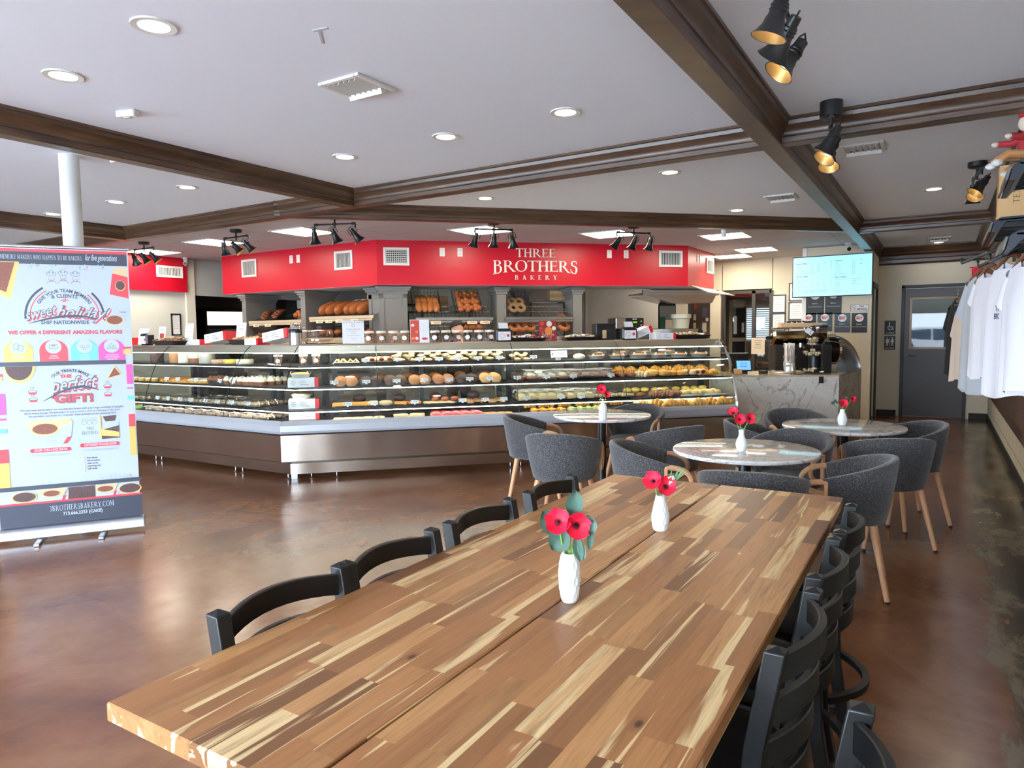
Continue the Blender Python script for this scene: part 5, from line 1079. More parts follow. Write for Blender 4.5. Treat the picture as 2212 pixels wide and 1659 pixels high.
def item(key, loc, rz, label, group, rot=None, scale=1.0, mats=None):
    b, m = PR[key]; m = mats or m; ck = (key, tuple(x.name for x in m))
    if ck not in _pm: o = _pm[ck] = b.build(NAMES.get(key, key), m, ang=50); 
    else: o = _pm[ck].copy(); COL.objects.link(o)
    o.location = loc; o.rotation_euler = rot or (0, 0, rz); o.scale = (scale,) * 3
    return tag(o, label, CATS.get(key, 'pastry'), group)
SHZ = dict(top=1.165, second=.94, third=.715, bottom=.60)
def row(key, n, leg, s0, s1, u, shelf, desc, where, jit=.012, rows=1, dz=0.0, rx=0.0, scale=1.0, mats=None, rzj=.5, rz0=0.0, gap=.11):
    z = SHZ[shelf] + dz; base = D45 if leg == 'F' else 0; rr = random.Random(hash((desc, n)) if False else sum(map(ord, desc + where)) + n)
    for j in range(rows):
        for i in range(n):
            s = s0 + (s1 - s0) * (i + .5) / n + rr.uniform(-jit, jit); uu = u - gap * j + rr.uniform(-jit, jit)
            lab = '%s, %s case %s shelf, %s%s' % (desc, where, shelf, ordn(i, n), ('', ', second row', ', third row', ', fourth row')[j])
            p = P_(leg, s, uu, z, 0); rz = base + rz0 + rr.uniform(-rzj, rzj)
            item(key, p, 0, lab, '%s on the %s shelf of the %s case' % (desc, shelf, where), rot=(rx, 0, rz), scale=scale * (1.3 if leg == 'L' else 1.13) * rr.uniform(.93, 1.07), mats=mats)
TZ = .008
def trays(leg, s0, s1, u, shelf, where, n, key='tray', desc='black serving tray'):
    for i in range(n):
        s = s0 + (s1 - s0) * (i + .5) / n; p = P_(leg, s, u, SHZ[shelf] + .0005, 0)
        item(key, p, D45 if leg == 'F' else 0, '%s, %s case %s shelf, %s' % (desc, where, shelf, ordn(i, n)), 'trays in the %s case' % where)
M_, Rr_, Lf_ = 'middle', 'right', 'left'
# middle case
trays('F', .44, 2.34, -.40, 'top', M_, 6); trays('F', .44, 2.34, -.30, 'second', M_, 6); trays('F', .44, 2.34, -.20, 'third', M_, 6)
row('hamantasch', 4, 'F', .45, .72, -.31, 'top', 'triangle pastry with dark filling', M_, dz=.012, rows=2, rx=R(35), mats=[pale, dark]); row('roll', 3, 'F', .78, 1.05, -.32, 'top', 'pale filled pastry', M_, dz=.012, rows=2)
row('twist', 9, 'F', 1.06, 2.34, -.31, 'top', 'knotted pale cookie heap', M_, dz=.012, rows=2, scale=1.1, gap=.14)
for i, (m, d_) in enumerate(((tan, 'tan'), (dark, 'dark chocolate'), (bake('speckled_dark', (96, 70, 50), .7, 160), 'sprinkled dark'), (tan, 'oatmeal'), (bake('ginger', (176, 110, 64), .2, 60), 'ginger'), (dark, 'fudge'), (bake('sugar_cookie', (214, 160, 100), .2, 60), 'sugar'))):
    s = .46 + .262 * i; row('cookie', 2, 'F', s, s + .22, -.17, 'second', 'large %s cookie leaning upright' % d_, M_, rx=R(58), scale=1.12, mats=[m], rzj=.08, jit=.004, dz=.042, rows=3, gap=.05)
row('stick', 3, 'F', .44, .80, -.11, 'third', 'stack of golden finger cookies', M_, dz=.012, rows=2, rzj=.15); row('bagel', 2, 'F', .80, 1.05, -.10, 'third', 'curled pale pastry', M_, dz=.012, mats=[pale]); row('stick', 2, 'F', 1.05, 1.38, -.11, 'third', 'stack of orange biscotti', M_, dz=.012, mats=[orange]); row('cookie', 4, 'F', 1.40, 1.72, -.10, 'third', 'pale round cookie', M_, dz=.012, rows=2, mats=[pale]); row('bun', 3, 'F', 1.46, 1.80, -.16, 'third', 'rust brown seeded cookie', M_, dz=.03, mats=[bake('rust', (160, 84, 40), .4, 90)], scale=.8)
row('cookie', 4, 'F', 1.84, 2.30, -.10, 'third', 'chocolate chip cookie', M_, dz=.012, rows=3, mats=[bake('chip', (176, 130, 84), .6, 70)], rx=R(12), gap=.09)
row('cookie', 5, 'F', .42, .95, .08, 'bottom', 'flat pale cookie', M_, rows=2, mats=[pale]); row('iced_cookie', 5, 'F', 1.45, 2.0, .07, 'bottom', 'round red and yellow iced cookie', M_, dz=.012, rows=2, scale=1.2, rx=R(15)); row('stick', 2, 'F', 1.05, 1.40, .07, 'bottom', 'stack of plain flat biscuits', M_, mats=[pale], rows=2); row('cookie', 4, 'F', 2.03, 2.34, .06, 'bottom', 'small sandwich cookie', M_, rows=2, scale=.8)
row('braided_loaf', 5, 'F', .55, 2.3, -.40, 'bottom', 'dark log cake', M_, scale=.75, rz0=PI / 2, rzj=.1, mats=[dark])
row('round_loaf', 4, 'F', .5, 2.2, -.45, 'third', 'chocolate babka', M_, mats=[dark], scale=.9, dz=.01)
# right case
trays('F', 2.42, 4.96, -.40, 'second', Rr_, 8); trays('F', 2.42, 3.78, -.20, 'third', Rr_, 4)
row('twist', 2, 'F', 2.42, 2.62, -.30, 'top', 'knotted pale cookie heap', Rr_, rows=2); item('price_card', fr(2.98, -.28, 1.165), D45, 'blank white box lid standing on the top shelf of the right case', None, scale=2.3); row('roll', 1, 'F', 3.14, 3.34, -.31, 'top', 'white cream pastry', Rr_, mats=[cream_f, cream_f])
row('foil_pie', 6, 'F', 3.32, 4.92, -.33, 'top', 'lidded pie in foil pan', Rr_, jit=.006); row('foil_pie', 4, 'F', 3.4, 4.6, -.54, 'top', 'lidded back row pie in foil pan', Rr_, jit=.006, dz=.03)
row('clamshell', 4, 'F', 2.56, 3.06, -.18, 'second', 'clear pack of brown cream cake', Rr_, rows=3, dz=.012, gap=.12, rzj=.1); row('clamshell_berry', 4, 'F', 3.07, 3.60, -.18, 'second', 'clear pack of dark berry cake', Rr_, rows=3, dz=.012, gap=.12, rzj=.1); row('bun', 1, 'F', 2.42, 2.54, -.18, 'second', 'brown pastry', Rr_)
row('bun', 2, 'F', 3.68, 3.88, -.19, 'second', 'glossy brown bun', Rr_, rows=2, dz=.012); row('croissant', 2, 'F', 3.88, 4.14, -.19, 'second', 'smooth pale crescent', Rr_, dz=.012, mats=[pale], rows=1); row('bun', 2, 'F', 4.06, 4.30, -.19, 'second', 'large round golden bun', Rr_, dz=.012, mats=[gold], scale=1.25); row('cheese_roll', 3, 'F', 4.26, 4.50, -.19, 'second', 'roll with orange filling', Rr_, dz=.012); row('roll', 3, 'F', 4.48, 4.76, -.19, 'second', 'roll with dark berry filling', Rr_, dz=.012, scale=1.1); row('croissant', 2, 'F', 4.74, 4.98, -.20, 'second', 'golden crescent roll', Rr_, dz=.012)
row('croissant', 8, 'F', 3.7, 4.95, -.42, 'second', 'back row croissant', Rr_, dz=.05, scale=1.1)
row('clamshell_lemon', 8, 'F', 2.44, 3.34, -.09, 'third', 'clear pack of lemon pastry', Rr_, rows=3, dz=.012, gap=.12, rzj=.1); row('silver_tray', 3, 'F', 3.35, 3.82, -.10, 'third', 'clear domed tray of shredded pastry', Rr_, rows=2, dz=.012, gap=.16)
row('bun', 1, 'F', 3.84, 3.98, -.08, 'third', 'single brown cake', Rr_); row('croissant', 4, 'F', 4.06, 4.44, -.09, 'third', 'chocolate croissant', Rr_, mats=[bake('cocoa_crust', (142, 96, 70), .3, 40)], rows=2); trays('F', 4.42, 4.98, -.16, 'third', Rr_, 2, 'white_tray', 'white serving tray'); row('cheese_roll', 5, 'F', 4.44, 4.96, -.08, 'third', 'yellow topped danish', Rr_, mats=[pale, yellow], rows=2, dz=.014, scale=.85)
row('bun', 9, 'F', 3.8, 4.95, -.40, 'third', 'yellow bun in the back row', Rr_, mats=[yellow], dz=.03)
row('round_loaf', 6, 'F', .5, 2.3, -.50, 'second', 'dim brown cake at the rear', M_, mats=[brown], scale=.8, dz=.02)
row('clamshell', 7, 'F', 2.5, 3.6, -.52, 'third', 'rear clear pack', Rr_)
row('croissant', 7, 'F', 3.80, 4.98, .05, 'bottom', 'big golden croissant', Rr_, dz=.005, scale=1.3, rows=2, rzj=.9, jit=.02); row('tart', 4, 'F', 2.55, 2.98, .05, 'bottom', 'orange flower shaped pastry', Rr_, rows=2); row('tart', 4, 'F', 3.0, 3.4, .05, 'bottom', 'green and cream pastry', Rr_, mats=[cream_f, green], rows=2); row('croissant', 6, 'F', 2.5, 3.8, -.30, 'bottom', 'dim back row croissant', Rr_, dz=.02)
# corner case
def boxcake(loc, rz, label, name='cake_box', s=1.0, rot=None, pie=None):
    t = thing(name, label, 'box', loc, rz); t.scale = (s,) * 3
    if rot: t.rotation_euler = rot
    b = MB(); b.mat(0).box((-.03, 0, .035), (.20, .17, .07)); b.mat(1).box((.085, 0, .035), (.03, .1702, .0702)); b.mat(0)
    for k, w in enumerate((.04, .06, .035)): b.mat(2).box((-.09, -.0856, .05 - .014 * k), (w * .7, .001, .003)).box((-.02, -.0856, .05 - .014 * k), (w, .001, .003))
    b.mat(1).box((.012, -.0856, .020), (.03, .001, .004)); b.build('box_body', [paper, boxred, ink], t, smooth=False); return t
for z, sh in ((.94, 'second'), (.715, 'third'), (.60, 'bottom')):
    boxcake(fr(.15, -.26, z), D45, 'white and red cake box on the %s shelf of the corner case' % sh, s=1.35)
    if z > .6:
        o = item('foil_pie', fr(.10, -.26, z + .096), D45, 'open pie resting on the white and red box, %s shelf, corner case' % sh, None, scale=1.15, mats=[foil, yellow, clear])
for i, t_ in enumerate((-.13, .13, .26)): item('cookie_tub', fr(t_, -.34, 1.165), D45, 'clear cookie tub inside the corner case, %s' % ordn(i, 3), 'cookie tubs inside the corner case')
# left cases
Wf = 'left'
def cake(x, m, top, label, h=1.0, w=1.0):
    t = thing('layer_cake', label, 'cake', (x, KY + .34, 1.167)); t.scale = (w, w, h); b = MB()
    if m == 'drip': b.mat(0).lathe([(0, 0), (.080, 0), (.081, .004), (.081, .06)], n=28, cap=False).mat(1).lathe([(.0805, .055), (.0805, .150), (.076, .156), (0, .156)], n=28, cap=False); b.build('cake_body', [brown, cream_f], t)
    elif m == 'ridge': b.lathe([(0, 0), (.078, 0)] + [(.078 + .004 * (k % 2), .004 + .0095 * k) for k in range(16)] + [(.076, .156), (0, .156)], n=28, cap=False); b.build('cake_body', cream_f, t, ang=20)
    else: b.lathe([(0, 0), (.078, 0), (.080, .004), (.080, .150), (.076, .156), (0, .156)], n=28, cap=False); b.build('cake_body', m, t)
    if top:
        b = MB(); [b.blob((.058 * math.cos(k * PI / 4), .058 * math.sin(k * PI / 4), .164), (.042, .042, .030), 8, 5) for k in range(8)]; b.build('piped_rosettes', cream_f, t)
cake(-8.14, tan, None, 'tan frosted layer cake, leftmost in the left case'); cake(-7.95, 'ridge', None, 'tall ridged white layer cake in the left case', w=1.05); cake(-7.74, 'drip', True, 'layer cake white above and brown below with piped top', w=1.05); cake(-7.52, speck, True, 'speckled grey layer cake with piped top in the left case', w=1.15)
cake(-7.28, peach, None, 'low peach coloured cake beside the speckled one', .30, 1.2); cake(-7.05, yellow, None, 'low yellow cake in the left case', .32, 1.2); cake(-6.82, cream_f, None, 'low cream cake nearest the corner of the left case', .34, 1.2); cake(-8.55, bake('dark_spiky', (88, 60, 48), .5, 90), None, 'dark chocolate layer cake beside the banner edge', .9)
row('tart', 7, 'L', -8.2, -7.65, -.18, 'second', 'orange fruit tart', Wf, rows=3, gap=.09); row('tart', 6, 'L', -7.64, -7.3, -.18, 'second', 'plain cream tart', Wf, rows=2, mats=[gold, cream_f]); row('cupcake', 5, 'L', -7.28, -6.98, -.20, 'second', 'brown sparkly cupcake', Wf, rows=2, mats=[dark, brown]); row('cupcake', 9, 'L', -6.96, -6.3, -.18, 'second', 'vanilla frosted cupcake', Wf, rows=4)
row('silver_tray', 11, 'L', -8.2, -6.25, -.10, 'third', 'domed tray of small desserts', Wf, rows=3, gap=.15, rzj=.2); row('silver_tray', 11, 'L', -8.2, -6.0, .03, 'bottom', 'wrapped dessert tray', Wf, rows=3, gap=.15, rzj=.2, mats=[M('black_plastic', (18, 18, 20), .25), peach, clear])
row('tart', 5, 'L', -8.95, -8.3, -.18, 'second', 'cream swirl tart', 'far left', rows=1, mats=[gold, cream_f]); row('silver_tray', 4, 'L', -8.95, -8.3, -.08, 'third', 'domed tray', 'far left'); row('bun', 5, 'L', -8.95, -8.3, .03, 'bottom', 'green dusted cake', 'far left', mats=[green])
# price cards
def cards(leg, ts, u, shelf, where, dz=0.016):
    for i, s in enumerate(ts): item('price_card', P_(leg, s, u, SHZ[shelf] + dz, 0), (D45 if leg == 'F' else 0), 'white price card, %s case %s shelf, %s' % (where, shelf, ordn(i, len(ts))), 'price cards in the display cases', rot=(0, 0, (D45 if leg == 'F' else 0) + rnd.uniform(-.12, .12)))
cards('F', [.78, 1.12, 1.36, 1.58, 1.80, 2.02, 2.26], -.235, 'top', M_); cards('F', [.45, .78, 1.10, 1.40, 1.67, 1.90, 2.12], -.118, 'second', M_); cards('F', [.58, .86, 1.28, 1.80, 2.05, 2.26], -.02, 'third', M_)
cards('F', [2.66], -.23, 'top', Rr_); cards('F', [2.44, 2.78, 3.10, 3.56], -.118, 'second', Rr_); cards('F', [2.52, 2.92, 3.16], -.02, 'third', Rr_)
cards('L', [-8.0, -7.78, -7.42, -6.98, -6.75], -.115, 'second', Wf); cards('L', [-8.05, -7.84, -7.6, -7.4, -7.12, -6.9, -6.66, -6.38], -.02, 'third', Wf)
# ================================================================ ON TOP OF THE CASES
ZD = 1.387
wood_f = M('shelf_front_wood', (188, 168, 142), .5, var=.1)
def sign_card(loc, rz, w, h, label, rows, lean=-8, bg=None, acc=(200, 60, 80), extra=None):
    t = thing('table_sign', label, 'sign', loc, rz, 'standing paper signs on the display cases'); b = MB(); b.tr(rot=(R(lean), 0, 0))
    b.box((0, .004, h / 2), (w, .003, h)); mats = [bg or paper, ink, M('sign_accent_%d_%d_%d' % acc, acc, .6), M('photo_red', (200, 74, 60), .6, var=.6, vs=60), M('pumpkin_orange', (226, 132, 60), .5)]
    for (txt, z, hh, mi, ww) in rows:
        m2 = MB(); print_text(m2, txt, 0, z * h, hh, ww * w, y=.0018, mi=0); b.mat(mi).add(m2.v, m2.f)
    if extra: extra(b, w, h)
    b.build('printed_card', mats, t, smooth=False); b = MB(); b.tr(rot=(R(lean), 0, 0)); b.box((0, .007, h / 2), (w + .006, .003, h + .006)).box((0, .03, .004), (w, .06, .004)); b.build('acrylic_holder', glass('clear_plastic'), t, smooth=False); return t
def icons(b, w, h):
    for k in range(8): b.mat(1).box((-.42 * w + .12 * w * k, .0015, .93 * h), (.05 * w, .001, .03 * h))
    disc(b, 0, .80 * h, .07 * w, .0012, 1, 14, r0=.055 * w)
def Lp(x, d=.40): return (x, KY + d, ZD)
sign_card(Lp(-9.0), 0, .16, .23, 'white Cookie Specials card, leftmost beside the banner edge', [('Cookie Specials', .60, .012, 2, .7), ('Snickerdoodle', .48, .007, 1, .5), ('Chocolate Chip', .40, .007, 1, .5)], extra=icons)
def photo(b, w, h): b.mat(3).box((0, .0015, .40 * h), (.6 * w, .001, .45 * h)); disc(b, -.1 * w, .42 * h, .16 * w, .001, 4, 16)
sign_card(Lp(-8.55), 0, .15, .24, 'white card with an orange cake photo at the left', [('Specials', .80, .016, 2, .6)], extra=photo)
sign_card(Lp(-7.98), 0, .17, .27, 'white Cookie Specials card between two wicker baskets', [('Cookie Specials', .60, .012, 2, .7), ('Snickerdoodle', .46, .007, 1, .5), ('Peanut Butter', .34, .007, 1, .5), ('Sugar', .2, .007, 1, .3)], extra=icons)
sign_card(Lp(-6.98), 0, .17, .26, 'white Special Order Cakes! card left of the second box', [('Special Order', .85, .014, 1, .7), ('Cakes!', .68, .024, 2, .55), ('weddings, birthdays', .5, .006, 1, .6)], acc=(214, 30, 50))
sign_card(fr(.66, -.30, ZD), D45, .23, .25, 'large white Cookie Specials sign left of the cookie tubs', [('Cookie Specials', .62, .014, 2, .66), ('Assorted cookies', .53, .008, 1, .4), ('Half dozen', .45, .007, 1, .2), ('Buy one dozen and get one more free', .36, .007, 1, .62), ('with purchase', .24, .007, 1, .3), ('in store only', .16, .007, 1, .2)], extra=icons)
def cakephoto(b, w, h):
    b.mat(3).box((-.25 * w, .0015, .5 * h), (.46 * w, .001, .96 * h)); disc(b, .25 * w, .18 * h, .16 * w, .001, 2, 18, ez=.4)
    for k in range(5): disc(b, (-.36 + .2 * (k % 2)) * w, (.2 + .2 * (k // 2) * 1.4) * h, .08 * w, .0008, (4, 0, 3)[k % 3], 12)
sign_card(fr(1.38, -.30, ZD), D45, .21, .26, 'white sign with red cake photos between the two rows of tubs', [], extra=cakephoto)
def pump(b, w, h):
    for k, (x, z, r) in enumerate(((-.32, .86, .13), (.1, .84, .16), (-.36, .6, .11), (.36, .62, .12), (-.3, .42, .09))): disc(b, x * w, z * h, r * w, .0015, 2 if k % 2 else 3, 14)
    disc(b, .05 * w, .50 * h, .22 * w, .0012, 4, 20)
sign_card(fr(2.87, -.34, ZD), D45, .21, .24, 'red and orange PUMPKIN SPICE sign between two black trays', [('PUMPKIN', .26, .024, 2, .66), ('SPICE', .14, .024, 2, .42), ('SEASON', .03, .014, 2, .36)], bg=M('pumpkin_sign_red', (150, 44, 42), .5), extra=pump, acc=(246, 232, 214))
# the pumpkin card prints in cream
for k, s in enumerate((.83, .96, 1.09, 1.22)): item('cookie_tub', fr(s + .0, -.32 - .02 * (k % 2), ZD), D45, 'clear tub of tan cookies on the case top, %s of four' % ORD[k], 'tubs of tan cookies', rot=(0, 0, D45 + .3 * (k % 3 - 1)), scale=1.16)
item('cookie_tub', fr(1.12, -.44, ZD), D45, 'clear tub of tan cookies standing in the second row behind the others', 'tubs of tan cookies')
for k in range(6): item('chocolate_tub', fr(1.55 + .125 * k, -.33 - .02 * (k % 2), ZD), D45, 'clear tub of chocolate cookies on the case top, %s of six' % (ORD[k] if k < 5 else 'rightmost'), 'tubs of chocolate cookies', rot=(0, 0, D45 + .25 * (k % 3 - 1)), scale=1.16)
def basket(loc, rz, w, label, fillm, wrap=False, m=None, h=.055):
    t = thing('snack_basket', label, 'basket', loc, rz); b = MB(); d = .26; b.add([(x * s * w / 2, y * s * d / 2, z) for s, z in ((.8, 0), (1.0, h), (.95, h), (.78, .008)) for x, y in ((-1, -1), (1, -1), (1, 1), (-1, 1))], [(a + i, a + (i + 1) % 4, a + 4 + (i + 1) % 4, a + 4 + i) for a in (0, 4, 8) for i in range(4)] + [(3, 2, 1, 0), (12, 13, 14, 15)]); b.build('basket_body', m or wick, t, smooth=False)
    b = MB(); rr = random.Random(len(label))
    for k in range(34):
        x = rr.uniform(-.42, .42) * w; y = rr.uniform(-.4, .4) * d; z = h + .004 + .03 * rr.random() * (1 - abs(x) / w * 1.6); a = rr.uniform(-.9, .9)
        if wrap: b.mat(rr.randrange(3)).blob((x, y, z), (.055, .035, .028), 7, 4, .5, rz=a * 3)
        else: b.mat(k % 2).tube([(x - .06 * math.cos(a), y - .06 * math.sin(a), z), (x + .06 * math.cos(a), y + .06 * math.sin(a), z + .012)], .009, n=6)
    o = b.build('wrapped_sweets' if wrap else 'biscotti_pile', fillm, t); tag(o, kind='stuff'); return t
tr_m = M('tray_black', (20, 20, 22), .3)
basket(Lp(-8.22, .34), 0, .46, 'dark wicker basket of breadsticks near the banner', [pale, brown, paper], m=wick); basket(Lp(-6.86, .44), 0, .44, 'dark wicker basket of brown biscotti right of the Cakes! card', [tan, pale, paper])
basket(fr(2.62, -.40, ZD), D45, .42, 'black tray of wrapped sweets left of the pumpkin sign', [paper, pinkc, pale], True, tr_m, .04); basket(fr(3.27, -.42, ZD), D45, .42, 'black tray of wrapped sweets right of the pumpkin sign', [paper, pale, peach], True, tr_m, .04); basket(fr(4.70, -.45, ZD), D45, .50, 'black tray heaped with pale wrapped cookies in front of the oven', [pale, tan, paper], True, tr_m, .05)
def napkin(loc, rz, label, w=.19):
    t = thing('napkin_dispenser', label, 'napkin dispenser', loc, rz); b = MB(); b.box((0, 0, .075), (w, .12, .15), bev=.02); b.build('housing', black_m, t)
    b = MB(); b.mat(0).box((0, -.0615, .065), (w * .75, .003, .10)); disc(b, -.03, .066, .036, -.0640, 1, 20, r0=.033); disc(b, -.03, .066, .02, -.0640, 2, 12, r0=.017); b.mat(1).box((.042, -.0634, .07), (.03, .001, .03)); b.build('front_label', [paper, pinkc, ink], t, smooth=False)
    b = MB(); b.sheet([[(-.055 + .11 * i / 3, -.02 + .012 * j * (1 + .3 * math.sin(i)), .15 + .022 * j) for i in range(4)] for j in range(4)]); b.build('napkins', paper, t, ang=80)
napkin(fr(2.33, -.32, ZD), D45, 'black napkin dispenser on the case top right of the chocolate tubs'); napkin(fr(3.85, -.30, ZD), D45, 'black napkin dispenser on the case top by the coffee machine'); napkin(Lp(-8.78, .36), 0, 'dark napkin dispenser at the left behind the photo card', .15)
boxcake((-7.72, KY + .42, ZD), 0, 'white and red cake box left of the first tilted box', s=.95)
boxcake((-7.30, KY + .44, ZD), 0, 'kraft topped red cake box tilted open, left of the Cakes! card', s=1.5, rot=(R(-4), R(-8), R(8))).location.z += .035
boxcake((-6.60, KY + .36, ZD), 0, 'flat white and red cake box beside the biscotti basket', s=1.0)
boxcake((-6.28, KY + .46, ZD), 0, 'kraft topped red cake box tilted beside the first glass cake dome', s=1.5, rot=(R(-6), R(-10), R(10))).location.z += .045
boxcake(fr(4.06, -.40, ZD), D45, 'white and red cake box tilted upward by the right napkin dispenser', s=1.2, rot=(0, R(-22), D45)).location.z += .05
boxcake(fr(4.33, -.34, ZD), D45, 'flat white and red cake box left of the cookie tray', s=1.1)
boxcake((-9.35, KY + .45, ZD), 0, 'kraft and red cake box peeking out behind the banner edge', s=1.4)
gcl = glass('dome_glass', (.97, .98, .98), 1.3, 1.5, .05)
for (p, s) in ((( -6.02, KY + .50, ZD), 'glass cake dome left of the steel canister'), (fr(.30, -.40, ZD), 'glass cake dome right of the steel canister')):
    t = thing('cake_dome', s, 'cake dome', p); MB().lathe([(0, .0), (.07, 0), (.075, .006), (.02, .012), (.02, .025), (.155, .030), (.158, .036), (0, .036)], n=32, cap=False).build('cake_stand', gcl, t)
    MB().lathe([(.146, .037), (.146, .12), (.138, .142), (.110, .156), (.02, .160)], n=32, cap=False).build('dome', gcl, t); MB().lathe([(0, .16), (.012, .16), (.014, .168), (.028, .178), (.026, .192), (0, .196)], n=18, cap=False).build('knob', gcl, t)
    MB().lathe([(0, .037), (.12, .037), (.118, .052), (0, .055)], n=24).build('cookie_layer', tan, t)
t = thing('steel_canister', 'stainless canister with domed swing lid on the corner of the case top', 'canister', fr(.06, -.28, ZD)); MB().lathe([(0, 0), (.068, 0), (.068, .125), (0, .125)], n=32).build('body', chrome, t); MB().lathe([(.069, .125), (.072, .13), (.072, .155), (.066, .165), (0, .165)], n=32).build('collar', black_m, t); MB().lathe([(.060, .165), (.056, .19), (.042, .212), (.02, .224), (0, .227)], n=28, cap=False).build('dome_lid', chrome, t)
# ================================================================ BREAD SHELVES UNDER THE SOFFIT
def bread_shelf(loc, rz, w, label, tags=(), steel_f=False, z=0):
    """front edge at local y=0; rack slopes up to the rear"""
    t = thing('bread_shelf', label, 'shelf', loc, rz, 'bread shelves under the red soffit'); m = steel if steel_f else wood_f
    b = MB(); b.box((0, .0, -.012), (w, .03, .045), bev=.004).box((0, -.012, -.052), (w * .97, .02, .030), bev=.003); b.build('front_ledge', m, t)
    b = MB(); n = 16
    for k in range(n): x = -w / 2 + (k + .5) * w / n; b.tube([(x, .02, .0), (x, .60, .21)], .004, n=4)
    for k in range(3): b.tube([(-w / 2, .05 + .25 * k, .01 + .088 * k), (w / 2, .05 + .25 * k, .01 + .088 * k)], .006, n=5)
    b.build('wire_rack', chrome if steel_f else post_m, t, smooth=False)
    for x, s in tags:
        o = MB(); o.mat(0).box((x, -.026, -.065), (.145, .002, .045)); m2 = MB(); print_text(m2, s, x + .015, -.072, .016, .085, bold=.02, y=-.0275, mi=0); o.mat(1).add(m2.v, m2.f); o.build('name_tag', [M('tag_cream', (232, 208, 178), .6), M('print_black', (30, 28, 28), .6)], t, smooth=False)
    return t
bread_shelf((-7.58, 7.46, 1.76), 0, 1.32, 'upper bread shelf left of the corner pillar, holding loaves', ((-.42, 'NINE GRAIN'), (-.22, 'WHEAT LOAF'), (-.01, 'WHITE LOAF'), (.30, 'SOURDOUGH')))
bread_shelf((-9.03, 7.46, 1.725), 0, 1.25, 'upper bread shelf farthest left, holding braided loaves', ((-.42, 'PUMPERNICKEL'), (-.14, 'BAGUETTE')))
bread_shelf((-7.58, 7.40, 1.44), 0, 1.32, 'lower bread shelf left of the corner pillar'); bread_shelf((-9.03, 7.40, 1.42), 0, 1.25, 'lower bread shelf farthest left')
p = so(1.10, -.13, 1.715); bread_shelf(p, D45, 1.14, 'upper steel edged bread shelf right of the corner pillar', ((-.28, 'FRENCH ROLLS'), (.25, 'ONION POCKET'), (.44, 'ONION ROLL')), True)
p = so(2.38, -.13, 1.715); bread_shelf(p, D45, 1.08, 'upper steel edged bread shelf behind the pumpkin sign', (), True)
p = so(1.10, -.10, 1.42); bread_shelf(p, D45, 1.14, 'lower bread shelf right of the corner pillar', (), True); p = so(2.38, -.10, 1.42); bread_shelf(p, D45, 1.08, 'lower bread shelf behind the pumpkin sign', (), True)
def brd(key, pts, rx, lab, grp, sc_=1.0, rz=0.0, z=0):
    for k, p in enumerate(pts): item(key, p, 0, '%s, %s' % (lab, ordn(k, len(pts))), grp, rot=(rx, 0, rz + rnd.uniform(-.08, .08)), scale=sc_)
SL = R(20)
brd('loaf', [(-8.02 + .165 * k, 7.66, 1.835) for k in range(3)], SL, 'rough brown sandwich loaf on the upper shelf', 'sandwich loaves', 1.25); brd('loaf', [(-7.50 + .14 * k, 7.66, 1.835) for k in range(3)], SL, 'smooth pale sandwich loaf with paper band on the upper shelf', 'sandwich loaves', 1.25)
for k in range(2): item('price_card', (-7.50 + .14 * k, 7.70, 2.0), 0, 'white paper band on a smooth loaf, %s' % ORD[k * 1] if k == 0 else 'white paper band on the next smooth loaf', 'paper bands', rot=(R(-60), 0, R(12)))
brd('braided_loaf', [(-9.42, 7.62, 1.78), (-9.22, 7.70, 1.80)], SL, 'dark braided loaf on the far left upper shelf', 'braided loaves', 1.1, rz=.5); brd('challah_roll', [(-8.62, 7.60, 1.78), (-8.50, 7.72, 1.82), (-8.46, 7.55, 1.77)], SL, 'golden knotted loaf by the shelf divider', 'knotted loaves', 1.3)
brd('braided_loaf', [(-9.5 + .19 * k, 7.60, 1.48) for k in range(6)], SL, 'seeded braided loaf on the far left lower shelf', 'lower shelf braided loaves', 1.0, rz=.3); brd('round_loaf', [(-8.06 + .16 * k, 7.58, 1.49) for k in range(7)], SL, 'round glazed loaf on the lower shelf behind the cake dome', 'round loaves', .95)
def wire_basket(t0_, z, label, w=.40, h=.32):
    p = so(t0_, -.16, z); t = thing('wire_basket', label, 'basket', p, D45, 'wire bread baskets'); b = MB(); s = math.tan(R(22)); d = .42
    def pt(x, v, y=0): return (x, v * d, v * d * .75 + y)
    for k in range(9): x = -w / 2 + w * k / 8; b.tube([pt(x, 0, .09), pt(x, 0, 0), pt(x, 1, 0), pt(x, 1, .10)], .0028, n=4)
    for v, y in ((0, 0), (0, .045), (0, .09), (.25, 0), (.5, 0), (.75, 0), (1, 0), (1, .05), (1, .10)): b.tube([pt(-w / 2, v, y), pt(w / 2, v, y)], .0028 if y != .09 else .0045, n=4)
    for s_ in (-1, 1): b.tube([pt(s_ * w / 2, 0, .09), pt(s_ * w / 2, 1, .10)], .0045, n=4); b.tube([pt(s_ * w / 2, 0, .045), pt(s_ * w / 2, 1, .05)], .0028, n=4)
    b.build('wire_frame', M('basket_wire', (74, 64, 54), .4, metal=.6), t, smooth=False); return t
wire_basket(.71, 1.745, 'wire basket of long rolls next to the corner pillar'); wire_basket(1.32, 1.745, 'wire basket of round onion rolls left of the slim pillar'); wire_basket(2.06, 1.745, 'half empty wire basket with dark bagels right of the slim pillar')
